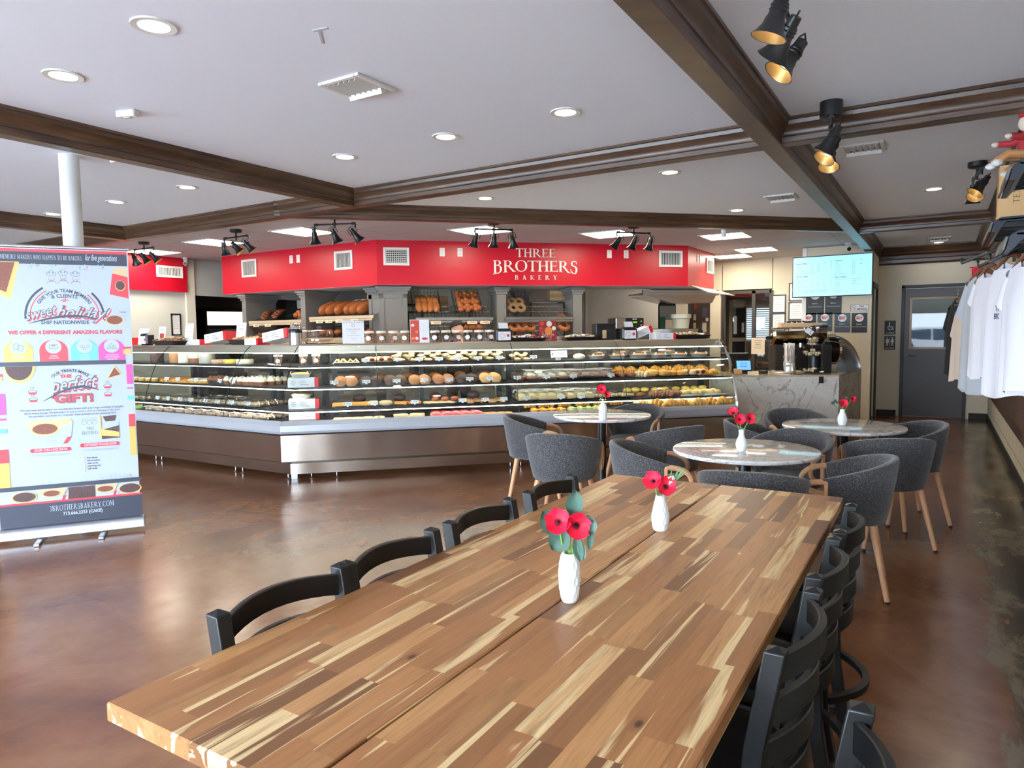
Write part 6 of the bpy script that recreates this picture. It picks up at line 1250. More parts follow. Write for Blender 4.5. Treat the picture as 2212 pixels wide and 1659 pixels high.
def inb(key, t0_, z, cols, rows, lab, grp, sc_=1.0, w=.34, z2=.055):
    for j in range(rows):
        for i in range(cols):
            x = -w / 2 + w * (i + .5) / cols + rnd.uniform(-.008, .008); v = .06 + .13 * j; q = so(t0_ + x, -.16 - v, z + v * .75 + z2)
            item(key, q, 0, '%s, %s in the %s row' % (lab, ordn(i, cols), ('front', 'second', 'third')[j]), grp, rot=(R(38 if key == 'long_roll' else 55), 0, D45 + rnd.uniform(-.1, .1)), scale=sc_)
inb('long_roll', .71, 1.745, 4, 2, 'long brown roll in the wire basket', 'long rolls in the basket', 1.25); inb('challah_roll', 1.32, 1.745, 3, 3, 'round onion roll in the wire basket', 'onion rolls in the basket', 1.12); inb('seeded_bagel', 2.05, 1.745, 2, 2, 'dark seeded bagel in the basket', 'seeded bagels', 1.35, .24)
inb('round_loaf', 1.35, 1.46, 3, 1, 'glazed round roll on the lower shelf', 'lower glazed rolls', 1.05); inb('bagel', 2.12, 1.47, 3, 1, 'glossy bagel on the lower shelf', 'glossy bagels', 1.6, .36); inb('bagel', 2.78, 1.47, 1, 2, 'bagel half hidden by the pumpkin sign', 'hidden bagels', 1.6, .2)
def cbox(loc, rz, d, label, txt=None, m=None, name='cardboard_box'):
    t = thing(name, label, 'box', loc, rz); MB().box((0, 0, d[2] / 2), d).build('carton', m or kraft, t, smooth=False)
    b = MB(); b.mat(0).box((0, -d[1] / 2 - .0006, d[2] / 2), (d[0], .001, .05)); mats = [M('packing_tape', (184, 150, 104), .3), M('print_black', (30, 28, 28), .6), paper]
    if txt: b.mat(1).box((-.02, -d[1] / 2 - .002, d[2] * .80), (d[0] * .36, .001, d[2] * .18)); m2 = MB(); print_text(m2, txt, -.02, d[2] * .75, .05, d[0] * .3, bold=.04, y=-d[1] / 2 - .003, mi=0); b.mat(2).add(m2.v, m2.f)
    b.build('tape_and_print', mats, t, smooth=False)
cbox((-7.62, 8.55, 1.98), R(3), (.62, .3, .34), 'cardboard carton on the rear shelf left of the corner pillar', 'ULINE'); p = so(1.05, -1.0, 1.86); cbox(p, D45, (.14, .2, .22), 'small carton behind the basket of long rolls'); p = so(2.88, -.95, 2.0); cbox(p, D45, (.26, .2, .16), 'open carton with a round emblem on the high rear shelf')
for (q, rz, w, s) in (((-8.3, 8.58, 1.96), 0, 2.6, 'dark rear shelf behind the loaves'), (so(1.0, -1.0, 1.84), D45, 1.1, 'rear shelf behind the roll baskets'), (so(2.78, -.95, 1.98), D45, .7, 'steel rear shelf with take-out packs and carton')):
    t = thing('wall_shelf', s, 'shelf', q, rz); MB().box((0, 0, -.012), (w, .34, .024), bev=.003).build('board', steel if 'steel' in s else post_m, t); b = MB()
    for x in (-w / 2 + .06, w / 2 - .06): b.box((x, .14, -q[2] / 2 - .01), (.03, .03, q[2] - .03))
    b.build('upright', post_m, t, smooth=False)
for k in range(3): p = so(2.56 + .09 * k, -.92, 1.985); tag(MB().box((p[0], p[1], p[2] + .03), (.08, .08, .06 - .01 * k), rz=D45, bev=.01).build('takeout_pack', clear), 'clear take-out pack on the high rear shelf, %s' % ordn(k, 3), 'box', 'take-out packs')
wallbox('back_counter', -9.8, -6.95, 7.50, 8.1, 0, .9, greypaint)
tag(bpy.data.objects['back_counter'], 'long grey back counter under the left bread shelves', 'counter'); del bpy.data.objects['back_counter']['kind']
b = MB(); q0, q1, q2, q3 = so(.1, -.1), so(4.5, -.1), so(4.5, -.7), so(.1, -.7); b.prism([q0[:2], q1[:2], q2[:2], q3[:2]], 0, .90); tag(b.build('back_counter', greypaint, smooth=False), 'long grey back counter behind the middle and right cases', 'counter')
# ================================================================ BACK ROOM, KITCHEN
t = thing('upright_fridge', 'black upright drinks fridge seen through the left opening', 'fridge', (-12.1, 8.62, 0), R(78)); MB().box((0, 0, 1.02), (.78, .7, 2.04), bev=.01).build('cabinet', M('fridge_black', (12, 12, 13), .3), t); MB().box((0.0, -.352, 1.84), (.70, .012, .26)).build('lit_header', M('fridge_sign', (244, 236, 206), .5, emit=(255, 246, 214), es=.8), t, smooth=False); b = MB(); b.box((0, -.36, .86), (.70, .02, 1.56), bev=.01); b.build('door', M('fridge_door', (50, 62, 66), .08), t)
MB().box((.30, -.385, .95), (.02, .02, .5), bev=.004).build('handle', chrome, t)
def kit(t0_, u, z=0): return so(t0_, u, z)
pw = kit(4.0, -2.3); b = MB(); b.box((pw[0], pw[1], 1.4), (2.6, .08, 2.8), rz=D45); struct(b, 'wall_kitchen_right', kitchen_m, smooth=False)
b = MB(); q = kit(3.86, -2.25); b.box((q[0], q[1], 1.4), (.04, .02, 2.7), rz=D45); struct(b, 'trim_panel_seam', white_m, smooth=False)
t = thing('coffee_brewer', 'black and steel coffee brewer behind the right napkin dispenser', 'coffee maker', kit(3.92, -.50, .92), D45); b = MB(); b.box((0, .05, .12), (.36, .42, .24), bev=.01).box((-.10, .12, .5), (.15, .2, .56), bev=.005); b.build('body', M('brewer_black', (24, 24, 26), .3), t)
MB().box((-.02, .0, .70), (.46, .36, .17), bev=.008).build('head', steel, t); b = MB(); b.mat(0).box((.06, -.186, .70), (.30, .014, .165), bev=.003).mat(1).box((.06, -.195, .715), (.07, .004, .024)).mat(2).box((.055, -.195, .765), (.07, .004, .014)); [b.mat(2).cyl((.165, -.194, z), (.165, -.198, z), .010, n=10) for z in (.67, .73)]; b.build('control_panel', [black_m, M('lcd_green', (110, 150, 40), .4, emit=(120, 180, 40), es=.5), paper], t); MB().lathe([(0, .48), (.06, .48), (.085, .60), (0, .61)], (.06, -.06, 0), n=20).build('brew_basket', black_m, t)
cbm = M('dispenser_dark', (34, 32, 32), .4); t = thing('cup_dispenser', 'low dark brown dispenser box left of the coffee brewer', 'dispenser', fr(3.62, -.52, ZD), D45); MB().box((0, 0, .095), (.24, .16, .19), bev=.006).build('body', cbm, t); MB().box((-.02, -.083, .07), (.05, .006, .10)).build('front_window', kraft, t, smooth=False); MB().box((0, -.0, .193), (.26, .18, .012), bev=.003).build('top_cover', black_m, t)
# hood
hoodm = brushed('hood_steel', (226, 232, 238), .36, .2, (3, 3, 3))
t = thing('exhaust_hood', 'stainless exhaust hood under the right end of the red soffit', 'hood', kit(4.95, -.62, 0), D45)
b = MB(); b.box((-.05, -.05, 2.115), (1.35, .05, .085)).box((.0, .36, 2.115), (1.25, .78, .02)); b.build('canopy', hoodm, t, smooth=False); b = MB(); b.add([(-.62, .02, 2.075), (.62, .02, 2.075), (.62, .70, 2.075), (-.62, .70, 2.075), (-.12, .10, 1.955), (.60, .10, 1.955), (.60, .62, 1.955), (-.12, .62, 1.955)], [(0, 1, 5, 4), (1, 2, 6, 5), (2, 3, 7, 6), (3, 0, 4, 7), (4, 5, 6, 7)]); b.build('skirt', hoodm, t, smooth=False)
b = MB(); b.add([(-3.36, 10.75, 2.20), (-3.36, 12.05, 2.20), (-3.02, 12.1, 2.09), (-3.12, 10.9, 2.09), (-3.36, 10.75, 2.185), (-3.36, 12.05, 2.185), (-3.02, 12.1, 2.075), (-3.12, 10.9, 2.075)], [(0, 1, 2, 3), (7, 6, 5, 4), (0, 3, 7, 4), (2, 1, 5, 6), (3, 2, 6, 7), (1, 0, 4, 5)]); tag(b.build('steel_canopy', steel, smooth=False), 'slanted steel canopy sheet under the right side face of the soffit', 'canopy')
t = thing('countertop_oven', 'stainless pass-through oven on the rear counter behind the tray', 'oven', kit(4.74, -.62, 0), D45); MB().box((0, .1, 1.26), (.86, .5, .54), bev=.01).build('housing', brushed('oven_steel', (210, 216, 222), .16, .25, (2, 2, 2)), t); b = MB(); b.box((.47, .1, 1.26), (.07, .46, .50)); [b.box((.52, -.10 + .06 * k, 1.26), (.012, .02, .48)) for k in range(6)]; b.build('side_rack', post_m, t, smooth=False); MB().box((0, .1, .96), (.80, .44, .06)).build('base', post_m, t, smooth=False); MB().box((0, .1, .465), (.84, .48, .93)).build('cabinet_stand', greypaint, t, smooth=False)
t = thing('white_bucket', 'large off-white lidded bucket on top of the steel oven', 'bucket', kit(4.98, -.72, 1.531), D45); MB().lathe([(0, 0), (.125, 0), (.145, .17), (0, .17)], n=28).build('pail', M('bucket_white', (206, 202, 184), .4), t); MB().lathe([(.15, .165), (.168, .17), (.168, .235), (.15, .24), (0, .24)], n=28, cap=False).build('lid', M('bucket_lid', (214, 210, 194), .4), t)
t = thing('folded_cart', 'folded black cart with mesh bag behind the white bucket', 'cart', kit(4.84, -.95, 1.531), D45); b = MB(); b.tube([(-.15, 0, 0), (-.15, 0, .40), (-.12, 0, .44), (.12, 0, .44), (.15, 0, .40), (.15, 0, 0)], .011, n=6).box((0, 0, .41), (.28, .03, .05)); b.build('cart_frame', black_m, t); MB().box((0, .01, .27), (.27, .02, .24)).build('mesh_bag', M('mesh_grey', (118, 112, 98), .8, var=.3, vs=60), t, smooth=False); MB().box((-.10, -.02, .1), (.1, .04, .2)).build('green_pouch', M('dark_green', (14, 66, 46), .6), t, smooth=False)
b = MB(); q = kit(5.45, -.98); b.box((q[0], q[1], 1.1), (.36, .10, 2.1), rz=D45); o = b.build('message_board', M('board_brown', (84, 66, 52), .7), smooth=False); tag(o, 'narrow brown message board covered in notes beside the hood', 'board')
for k, (dt, z, w, h, c) in enumerate(((-.10, 1.92, .05, .12, (170, 60, 50)), (.06, 1.98, .06, .05, (226, 214, 190)), (.08, 1.80, .10, .16, (110, 90, 110)), (-.11, 1.72, .05, .10, (214, 200, 180)), (-.11, 1.55, .05, .16, (206, 196, 140)), (.07, 1.55, .08, .16, (220, 206, 180)), (.12, 1.68, .05, .06, (230, 220, 196)))):
    q = kit(5.45 + dt, -.925, z); o = MB().box(q, (w, .004, h), rz=D45).build('pinned_note', M('note_%d' % k, c, .7), smooth=False); tag(o, 'pinned note on the brown board, %s' % ('small red card at upper left', 'cream slip at top right', 'purple photo upper right', 'beige slip left of centre', 'tall yellow slip lower left', 'pale sheet lower right', 'small pale tag at right')[k], 'note', 'notes on the brown board')
# ================================================================ WORKER
skin = M('skin', (214, 160, 130), .5, sub=.1, var=.05, vs=20); capm = M('cap_black', (18, 18, 20), .8); shirt = M('work_shirt', (30, 30, 34), .85)
wp = fr(2.03, -1.75, 0)
t = thing('person', 'bakery worker in black cap bending behind the chocolate cookie tubs', 'person', (wp[0], wp[1], -.055), R(30))
def skinmesh(name, verts, edges, radii, m, parent, sub=1):
    me = bpy.data.meshes.new(name); me.from_pydata(verts, edges, []); o = bpy.data.objects.new(name, me); COL.objects.link(o); o.parent = parent; me.materials.append(m)
    s = o.modifiers.new('skin', 'SKIN'); s.use_smooth_shade = True
    for i, r in enumerate(radii): me.skin_vertices[0].data[i].radius = (r, r) if not isinstance(r, tuple) else r; me.skin_vertices[0].data[i].use_root = i == 0
    q = o.modifiers.new('sub', 'SUBSURF'); q.levels = q.render_levels = sub; return o
V = [(0, .02, .92), (0, .01, 1.12), (0, -.01, 1.32), (0, -.02, 1.45), (0, -.025, 1.52), (-.17, -.01, 1.36), (-.25, -.02, 1.12), (-.20, -.20, .98), (.17, -.01, 1.36), (.25, -.02, 1.12), (.20, -.20, .98), (-.09, .02, .85), (-.10, .0, .48), (-.10, .03, .10), (.09, .02, .85), (.10, .0, .48), (.10, .03, .10), (-.10, -.08, .05), (.10, -.08, .05)]
E_ = [(0, 1), (1, 2), (2, 3), (3, 4), (2, 5), (5, 6), (6, 7), (2, 8), (8, 9), (9, 10), (0, 11), (11, 12), (12, 13), (0, 14), (14, 15), (15, 16), (13, 17), (16, 18)]
skinmesh('body', V, E_, [(.15, .11), (.14, .10), (.15, .10), .06, .052, .065, .045, .032, .065, .045, .032, .085, .06, .045, .085, .06, .045, .04, .04], shirt, t, 2)
hd = MB(); hd.tr((0, -.035, 1.585), (R(-24), 0, R(35)))
hd.mat(0).blob((0, 0, .02), (.155, .185, .22), 18, 12).blob((0, -.085, .0), (.022, .035, .035), 8, 6).blob((0, -.06, -.065), (.07, .07, .06), 10, 6).blob((-.078, .01, .0), (.015, .03, .05), 8, 6).blob((.078, .01, .0), (.015, .03, .05), 8, 6).cyl((0, .02, -.05), (0, .03, -.17), .052, .058, n=14)
hd.mat(1).blob((0, -.083, -.045), (.045, .014, .012), 8, 5); hd.mat(2).blob((-.032, -.082, .022), (.022, .012, .010), 8, 5).blob((.032, -.082, .022), (.022, .012, .010), 8, 5).mat(3).blob((-.032, -.089, .022), (.009, .004, .009), 6, 4).blob((.032, -.089, .022), (.009, .004, .009), 6, 4)
hd.build('head', [skin, M('lips', (180, 84, 84), .5), M('eye_white', (235, 232, 228), .3), M('eye_dark', (40, 26, 20), .2)], t)
hc = MB(); hc.tr((0, -.035, 1.585), (R(-24), 0, R(35))); hc.mat(0).lathe([(.088, .035), (.090, .055), (.084, .09), (.066, .118), (.035, .134), (0, .138)], n=24, cap=False, rf=lambda i, j: 1 + .12 * abs(math.sin(2 * PI * i / 24))).add([(x, y, z) for x, y, z in [(.075 * math.cos(a) * k, -.075 - .07 * k * math.sin(a), .042 - .012 * k) for k in (.6, 1.0) for a in [PI * i / 10 for i in range(11)]]], [(i, i + 1, 12 + i, 11 + i) for i in range(10)]); hc.build('cap', capm, t)
hr = MB(); hr.tr((0, -.035, 1.585), (R(-24), 0, R(35))); hr.blob((0, .055, -.01), (.15, .10, .16), 12, 8).blob((0, .10, -.05), (.06, .06, .12), 8, 6); hr.build('hair', M('hair_dark', (36, 24, 20), .6), t)
for s in (-1, 1):
    b = MB(); b.blob((s * .20, -.245, .965), (.075, .095, .03), 10, 6)
    for k in range(4): b.tube([(s * .20 + (-.027 + .018 * k), -.28, .967), (s * .20 + (-.030 + .020 * k), -.318 + .006 * abs(k - 1.5), .960), (s * .20 + (-.030 + .020 * k), -.338 + .008 * abs(k - 1.5), .942)], [.0085, .008, .0065], n=7)
    b.tube([(s * .20 - s * .03, -.235, .965), (s * .20 - s * .052, -.262, .958), (s * .20 - s * .056, -.285, .948)], [.011, .009, .007], n=7); b.build('hand', skin, t)
# ================================================================ MARBLE COUNTER
cm = marble('counter_marble', (214, 206, 198), (112, 100, 94), 1.3, .22, .3); topm = marble('counter_top', (196, 178, 150), (150, 130, 104), 1.6, .14, .3)
A2 = Vector((-2.30, 9.11)); EV = Vector((.910, .415)); NV = Vector((-.415, .910)); RZ = math.atan2(.415, .91)
def cf(e, off, z=.905): p = A2 + EV * e + NV * off; return (p.x, p.y, z)
t = thing('marble_counter', 'white veined marble service counter right of the pastry cases', 'counter'); p0 = [(-2.52, 9.01), (-1.10, 9.66), (-1.0, 11.38), (-1.75, 11.6), (-2.0, 10.5), (-2.8, 9.85)]
MB().prism(p0, 0, .885).build('counter_body', cm, t, smooth=False); MB().prism(p0, .885, .905).build('worktop', topm, t, smooth=False)
q = cf(1.10, -.006, .845); MB().box(q, (.052, .008, .085), rz=RZ).build('outlet_cover', black_m, t, smooth=False); b = MB(); q = cf(1.16, -.012, .835); b.tube([(q[0] - .03, q[1] - .01, q[2] - .02), (q[0], q[1], q[2] - .015), (q[0] + .012, q[1], q[2] + .01), (q[0] - .01, q[1], q[2] + .008), (q[0] - .012, q[1], q[2] - .01)], .0025, n=5); b.build('hook', black_m, t)
screen_b = lambda n, c, e: M(n, c, .3, emit=c, es=e)
t = thing('register_monitor', 'large black register monitor seen from behind at the counter left end', 'monitor', cf(.15, .62), RZ + R(-8)); b = MB(); b.box((0, .02, .16), (.36, .03, .23), bev=.008, rot=(R(14), 0, 0)).box((0, .06, .03), (.16, .14, .05), bev=.005); b.build('casing', black_m, t)
t = thing('customer_display', 'small tilted customer screen glowing blue on the counter', 'screen', cf(.24, .42), RZ + R(10)); b = MB(); b.tr((0, 0, .02), (R(-14), 0, 0)); b.mat(0).box((0, .008, .09), (.215, .014, .155), bev=.005).mat(1).box((0, -.0005, .092), (.19, .003, .125)); mats = [black_m, screen_b('screen_blue', (96, 150, 226), .9), M('screen_ink', (30, 50, 90), .4)]
for k in range(3): disc(b, -.035 + .035 * k, .118, .013, -.003, 2, 12, r0=.009)
m2 = MB(); print_text(m2, 'BROTHERS', 0, .07, .016, .085, bold=.03, y=-.003, mi=0); b.mat(2).add(m2.v, m2.f); b.build('screen', mats, t, smooth=False); MB().box((0, .05, .015), (.10, .10, .03), bev=.006).build('stand', black_m, t)
o = MB().lathe([(0, 0), (.055, 0), (.06, .008), (.06, .035), (.055, .042), (0, .042)], n=28).build('card_puck', black_m); o.location = cf(.47, .35); tag(o, 'round black puck on the marble counter right of the blue screen', 'puck')
o = MB().box((0, 0, .05), (.10, .07, .07), bev=.004).box((-.09, 0, .035), (.05, .06, .07)).build('sugar_caddy', kraft); o.location = cf(.12, .22, .895); o.rotation_euler = (0, 0, RZ); tag(o, 'small kraft caddy in front of the blue screen', 'caddy')
o = MB().lathe([(0, 0), (.03, 0), (.034, .03), (.02, .045), (0, .045)], n=14).build('glass_cup', gcl); o.location = cf(.10, .10); tag(o, 'tiny clear cup at the counter edge below the kraft caddy', 'cup')
# paper bag bunch, tiered baskets, grinder, espresso machine, guards
t = thing('tissue_bag', 'crumpled clear and white tissue bag full of paper bags on the counter', 'bag', cf(.80, .33)); b = MB(); rr = random.Random(4)
for k in range(16): a = rr.random() * 6.3; r = .05 * rr.random(); b.sheet([[(r * math.cos(a) + (i - 1.5) * .035 * math.cos(a + 1.5) + rr.uniform(-.01, .01), r * math.sin(a) + (i - 1.5) * .035 * math.sin(a + 1.5), .02 + .085 * j + .02 * (k % 3) + rr.uniform(-.012, .012)) for i in range(4)] for j in range(5)])
b.build('tissue_sheets', M('tissue', (236, 228, 220), .8), t, ang=80); MB().lathe([(.0, .002), (.08, .002), (.085, .05), (.07, .12), (.075, .2), (.09, .24)], n=20, cap=False, rf=lambda i, j: 1 + .06 * math.sin(i * 2.3)).build('clear_wrap', clear, t)
b = MB(); b.sheet([[(-.20 + .07 * i, -.02 + .03 * j + .01 * math.sin(i), .006 + .022 * math.sin(i * .7) * (j == 1)) for i in range(4)] for j in range(3)]); b.build('loose_bags', M('tissue', (236, 228, 220), .8), t, ang=80)
t = thing('tiered_basket', 'black wire three-tier stand of wrapped biscotti on the counter', 'basket stand', cf(1.08, .32), RZ); b = MB(); b.cyl((0, 0, 0), (0, 0, .50), .004, n=8).tube([(.030 * math.cos(a), 0, .535 + .030 * math.sin(a)) for a in [2 * PI * i / 16 for i in range(16)]], .004, n=5, closed=True)
for z, r in ((.0, .15), (.22, .12), (.40, .085)):
    for zz, rr_ in ((z + .008, r * .72), (z + .04, r * .88), (z + .07, r)): b.tube([(rr_ * math.cos(a), rr_ * math.sin(a) * .8, zz) for a in [2 * PI * i / 24 for i in range(24)]], .0028, n=4, closed=True)
    for i in range(16): a = 2 * PI * i / 16; b.tube([(r * .72 * math.cos(a), r * .72 * math.sin(a) * .8, z + .008), (r * math.cos(a), r * math.sin(a) * .8, z + .07)], .002, n=4); b.tube([(0, 0, z + .008), (r * .72 * math.cos(a), r * .72 * math.sin(a) * .8, z + .008)], .002, n=4)
b.build('wire_stand', black_m, t)
for z, r in ((.0, .15), (.22, .12), (.40, .085)):
    b = MB(); [b.mat(k % 2).blob((rr.uniform(-.7, .7) * r, rr.uniform(-.6, .6) * r * .8, z + .03 + .045 * rr.random()), (.07, .028, .025), 7, 4, .3, rz=rr.random() * 3) for k in range(16)]; tag(b.build('wrapped_biscotti', [pale, M('wrap_white', (236, 226, 208), .3)], t), kind='stuff')
b = MB(); b.box((-.04, 0, .555), (.10, .004, .07), rot=(0, R(35), 0)); b.build('tag_card', paper, t, smooth=False)
t = thing('coffee_grinder', 'tall black coffee grinder with smoky bean hopper', 'coffee grinder', cf(1.24, .58), RZ); b = MB(); b.box((.06, 0, .19), (.13, .30, .38), bev=.01).box((-.06, -.02, .02), (.2, .2, .04), bev=.006).cyl((-.06, -.02, .04), (-.06, -.02, .26), .075, n=24).box((0, 0, .35), (.24, .22, .05), bev=.01); b.build('grinder_body', black_m, t); MB().lathe([(.035, .37), (.045, .40), (.10, .47), (.108, .60), (.108, .605)], n=28, cap=False).build('hopper', glass('smoky_plastic', (.55, .45, .42), 1.2, 1.5, .06), t); MB().lathe([(0, .605), (.112, .605), (.112, .63), (.10, .636), (0, .636)], n=28).build('hopper_lid', black_m, t); MB().lathe([(0, .40), (.04, .40), (.094, .47), (.099, .53), (0, .535)], n=24).build('coffee_beans', M('beans', (40, 24, 18), .5, var=.6, vs=120), t)
t = thing('espresso_machine', 'stainless espresso machine behind the tissue bag and wire stand', 'coffee machine', cf(.92, .78), RZ); b = MB(); b.box((.02, .1, .20), (.46, .34, .36), bev=.01); b.build('body', M('esp_dark', (40, 36, 34), .35), t); b = MB(); b.tr((0, -.02, .47), (R(-28), 0, 0)); b.box((.0, 0, 0), (.50, .26, .12), bev=.03); b.build('head_panel', brushed('brass_steel', (214, 200, 168), .18), t); MB().box((.02, .1, .60), (.44, .28, .03), bev=.004).build('cup_rail', chrome, t); MB().cyl((-.27, -.10, .48), (-.34, -.14, .47), .028, n=14).build('knob', black_m, t); b = MB(); [b.cyl((x, -.08, .40), (x, -.08, .34), .034, n=16).cyl((x, -.08, .35), (x, -.22, .34), .012, n=8) for x in (-.08, .12)]; b.build('group_head', chrome, t)
t = thing('cake_server_box', 'pale wooden box with dark utensils on top of the espresso machine', 'box', cf(1.05, .98, 1.52), RZ); MB().box((.05, 0, .03), (.55, .16, .06)).build('wood_box', kraft, t, smooth=False); b = MB(); [b.box((-.1 + .07 * k, 0, .075), (.05, .03, .02), rot=(0, R(20 * (k % 2)), 0)) for k in range(5)]; b.build('utensils', black_m, t, smooth=False)
def guard(e, off, h, w, label):
    t = thing('steel_guard', label, 'splash guard', cf(e, off), RZ + R(-75)); g_ = []
    for j in range(10): u = j / 9; g_.append([(x, -.30 * u ** 2.2 + .30, h * math.sqrt(max(0, 1 - (u) ** 2.0)) if False else h * (1 - u ** 1.7)) for x in (-w / 2, w / 2)])
    g_ = [[(x, .45 * math.sin(PI / 2 * j / 9) - .2, h * math.cos(PI / 2 * j / 9)) for x in (-w / 2, w / 2)] for j in range(10)]
    MB().sheet(g_).build('curved_sheet', brushed('guard_steel', (206, 208, 210), .38), t, ang=60, solid=.004); b = MB(); b.add([(-w / 2, y, z) for _, y, z in [r[0] for r in g_]] + [(-w / 2, -.2, 0)], [tuple(range(11))]); b.build('side_sheet', brushed('guard_steel', (206, 208, 210), .38), t, smooth=False, solid=.003)
guard(1.52, .70, .42, .30, 'curved stainless guard nearest the coffee grinder'); guard(1.66, 1.15, .50, .34, 'taller curved stainless guard behind the first at the counter right end')
t = thing('drum_grinder', 'rounded silver and dark drum machine between grinder and steel guards', 'grinder', cf(1.44, .72), RZ); MB().cyl((-.05, 0, .30), (.06, 0, .30), .17, n=36).build('drum', M('drum_dark', (46, 36, 30), .2, metal=.8), t); MB().cyl((.06, 0, .30), (.09, 0, .30), .175, n=36).build('drum_rim', chrome, t); b = MB(); b.box((.0, 0, .06), (.12, .16, .12), bev=.01).box((.0, 0, .49), (.10, .10, .05), bev=.008); b.build('base', steel, t)
# ================================================================ MENU SCREEN AND NOTICES
t = thing('menu_screen', 'wide wall screen glowing pale blue with the coffee menu', 'menu screen', (-1.515, 12.06, 2.33), R(-2)); W, H_ = 1.17, .65
b = MB(); b.box((0, .03, 0), (W, .05, H_), bev=.006); b.build('casing', black_m, t); b = MB(); b.box((0, .1, 0), (.3, .10, .2)); b.build('wall_mount', black_m, t, smooth=False)
b = MB(); rect(b, -W / 2 + .014, W / 2 - .014, -H_ / 2 + .014, H_ / 2 - .014, .0035, 0)
def mt_(s, x, z, h=.013, bold=0.0, mi=1): print_text(b, s, (x - .5) * (W - .03), (.5 - z) * (H_ - .03), h, None, bold=bold, y=.002, mi=mi, align='l')
L_ = [('Deluxe Coffees', .035, .17, .018, .03), ('Daily Drip', .035, .23), ('Cafe Au Lait', .035, .275), ('Milk Alternatives', .035, .32), ('Shot of Espresso', .035, .365), ('Sweet Loyalty Program Refill $1.00 + tax', .035, .41), ('Premium Coffees', .035, .50, .018, .03), ('Latte', .035, .55), ('Iced Latte (16oz only)', .035, .595), ('Cappuccino', .035, .64), ('Milk Alternatives', .035, .685), ('Shot of Espresso', .035, .73), ('Cold Brew (16oz only)', .035, .775), ('Buy a stainless steel tumbler and bring it in', .08, .86, .018), ('for a refill for $1.00 + tax every day!', .11, .91, .018), ('Espresso', .55, .14, .018, .03), ('Doppio', .55, .20), ('Americano', .55, .245), ('Cortado', .55, .29), ('Flat White', .55, .335), ('Macchiato', .55, .38), ('Milk Alternatives', .55, .425), ('Shot of Espresso', .55, .47), ('Flavor Options', .55, .555, .018, .03), ('Brown Sugar Cinnamon', .55, .605), ('Vanilla', .55, .65), ('SF Vanilla', .55, .695), ('Hazelnut', .55, .74), ('Irish Cream', .55, .785), ('Chai', .55, .83), ('Salted Caramel', .55, .875), ('Mocha (Dark Chocolate)', .55, .92), ('White Chocolate', .76, .605), ('Caramel', .76, .65), ('Pumpkin', .76, .695), ('Peppermint Mocha', .76, .74), ('12oz', .23, .17), ('16oz', .315, .17), ('20oz', .40, .17), ('12oz', .76, .14), ('Small', .85, .14)]
for q in L_: mt_(*q)
for z in (.23, .275, .32, .365, .55, .64, .685, .73):
    for x in (.23, .315): mt_('$3.25', x, z)
for z in (.595, .685, .73, .775): mt_('$5.25', .40, z)
for z in (.20, .245, .29, .335, .38, .425, .47): mt_('$3.50', .76, z)
mt_('$4.75', .85, .245)
b.mat(1).box((-.0, .002, 0.02), (.002, .001, .46)).box((-.30, .002, .045), (.46, .001, .002)).box((.29, .002, .005), (.52, .001, .002))
for k in range(90): x = rnd.uniform(-.56, .56); z = rnd.choice((-1, 1)) * rnd.uniform(.275, .305); b.mat(1).box((x, .002, z), (.008, .001, .003), rot=(0, rnd.uniform(0, 3), 0))
b.build('screen_picture', [screen_b('menu_blue', (142, 208, 228), .55), M('menu_ink', (60, 92, 110), .4)], t, smooth=False)
def poster(x, z, w, h, label, dark=True, y=12.197):
    t = thing('award_poster', label, 'poster', (x, y, z), 0, 'award posters below the menu screen'); b = MB(); mats = [M('poster_black', (13, 14, 18), .5) if dark else M('poster_slate', (64, 80, 96), .5), paper, M('badge_red', (206, 50, 60), .5), M('badge_blue', (60, 120, 170), .5)]
    b.mat(0).box((0, 0, 0), (w, .006, h)); disc(b, 0, h * .24, w * .27, -.004, 1, 24); m2 = MB(); print_text(m2, 'BEST OF', 0, h * .27, .022, w * .38, bold=.03, y=-.0055, mi=0); b.mat(3).add(m2.v, m2.f); m2 = MB(); print_text(m2, 'BEST', 0, h * .17, .034, w * .40, bold=.05, y=-.0055, mi=0); b.mat(2).add(m2.v, m2.f)
    for k, (s, hh) in enumerate((('Bakery', .020), ('Three Brothers Bakery', .015))): print_text(b, s, 0, -h * (.10 + .12 * k), hh, None, y=-.0045, mi=1)
    b.build('printed_sheet', mats, t, smooth=False)
poster(-1.765, 1.94, .27, .42, 'dark award poster directly under the left part of the menu'); poster(-1.495, 1.94, .24, .42, 'dark award poster directly under the middle of the menu'); poster(-1.855, 1.605, .22, .30, 'small dark award poster, lowest row leftmost', True); poster(-1.615, 1.605, .22, .30, 'slate award poster, lowest row second', False); poster(-1.36, 1.59, .23, .31, 'pale slate award poster, lowest row third', False); poster(-1.115, 1.585, .22, .31, 'black award poster at the right below the NO SMOKING sign')
t = thing('no_smoking_sign', 'white rounded NO SMOKING sign with black border', 'sign', (-1.12, 12.196, 1.82)); b = MB(); b.mat(0).box((0, 0, 0), (.25, .004, .10), bev=.002); b.mat(1); 
for z in (-.048, .048): b.box((0, -.0025, z), (.25, .001, .004))
for x in (-.123, .123): b.box((x, -.0025, 0), (.004, .001, .10))
disc(b, -.08, 0, .036, -.003, 1, 24, r0=.031); b.mat(1).box((-.08, -.003, 0), (.065, .001, .005), rot=(0, R(45), 0)).box((-.08, -.003, 0), (.04, .001, .006)); print_text(b, 'NO', .035, .010, .026, None, bold=.03, y=-.003, mi=1); print_text(b, 'SMOKING', .035, -.034, .026, .14, bold=.03, y=-.003, mi=1); b.build('sign_face', [paper, M('print_black', (30, 28, 28), .6)], t, smooth=False)
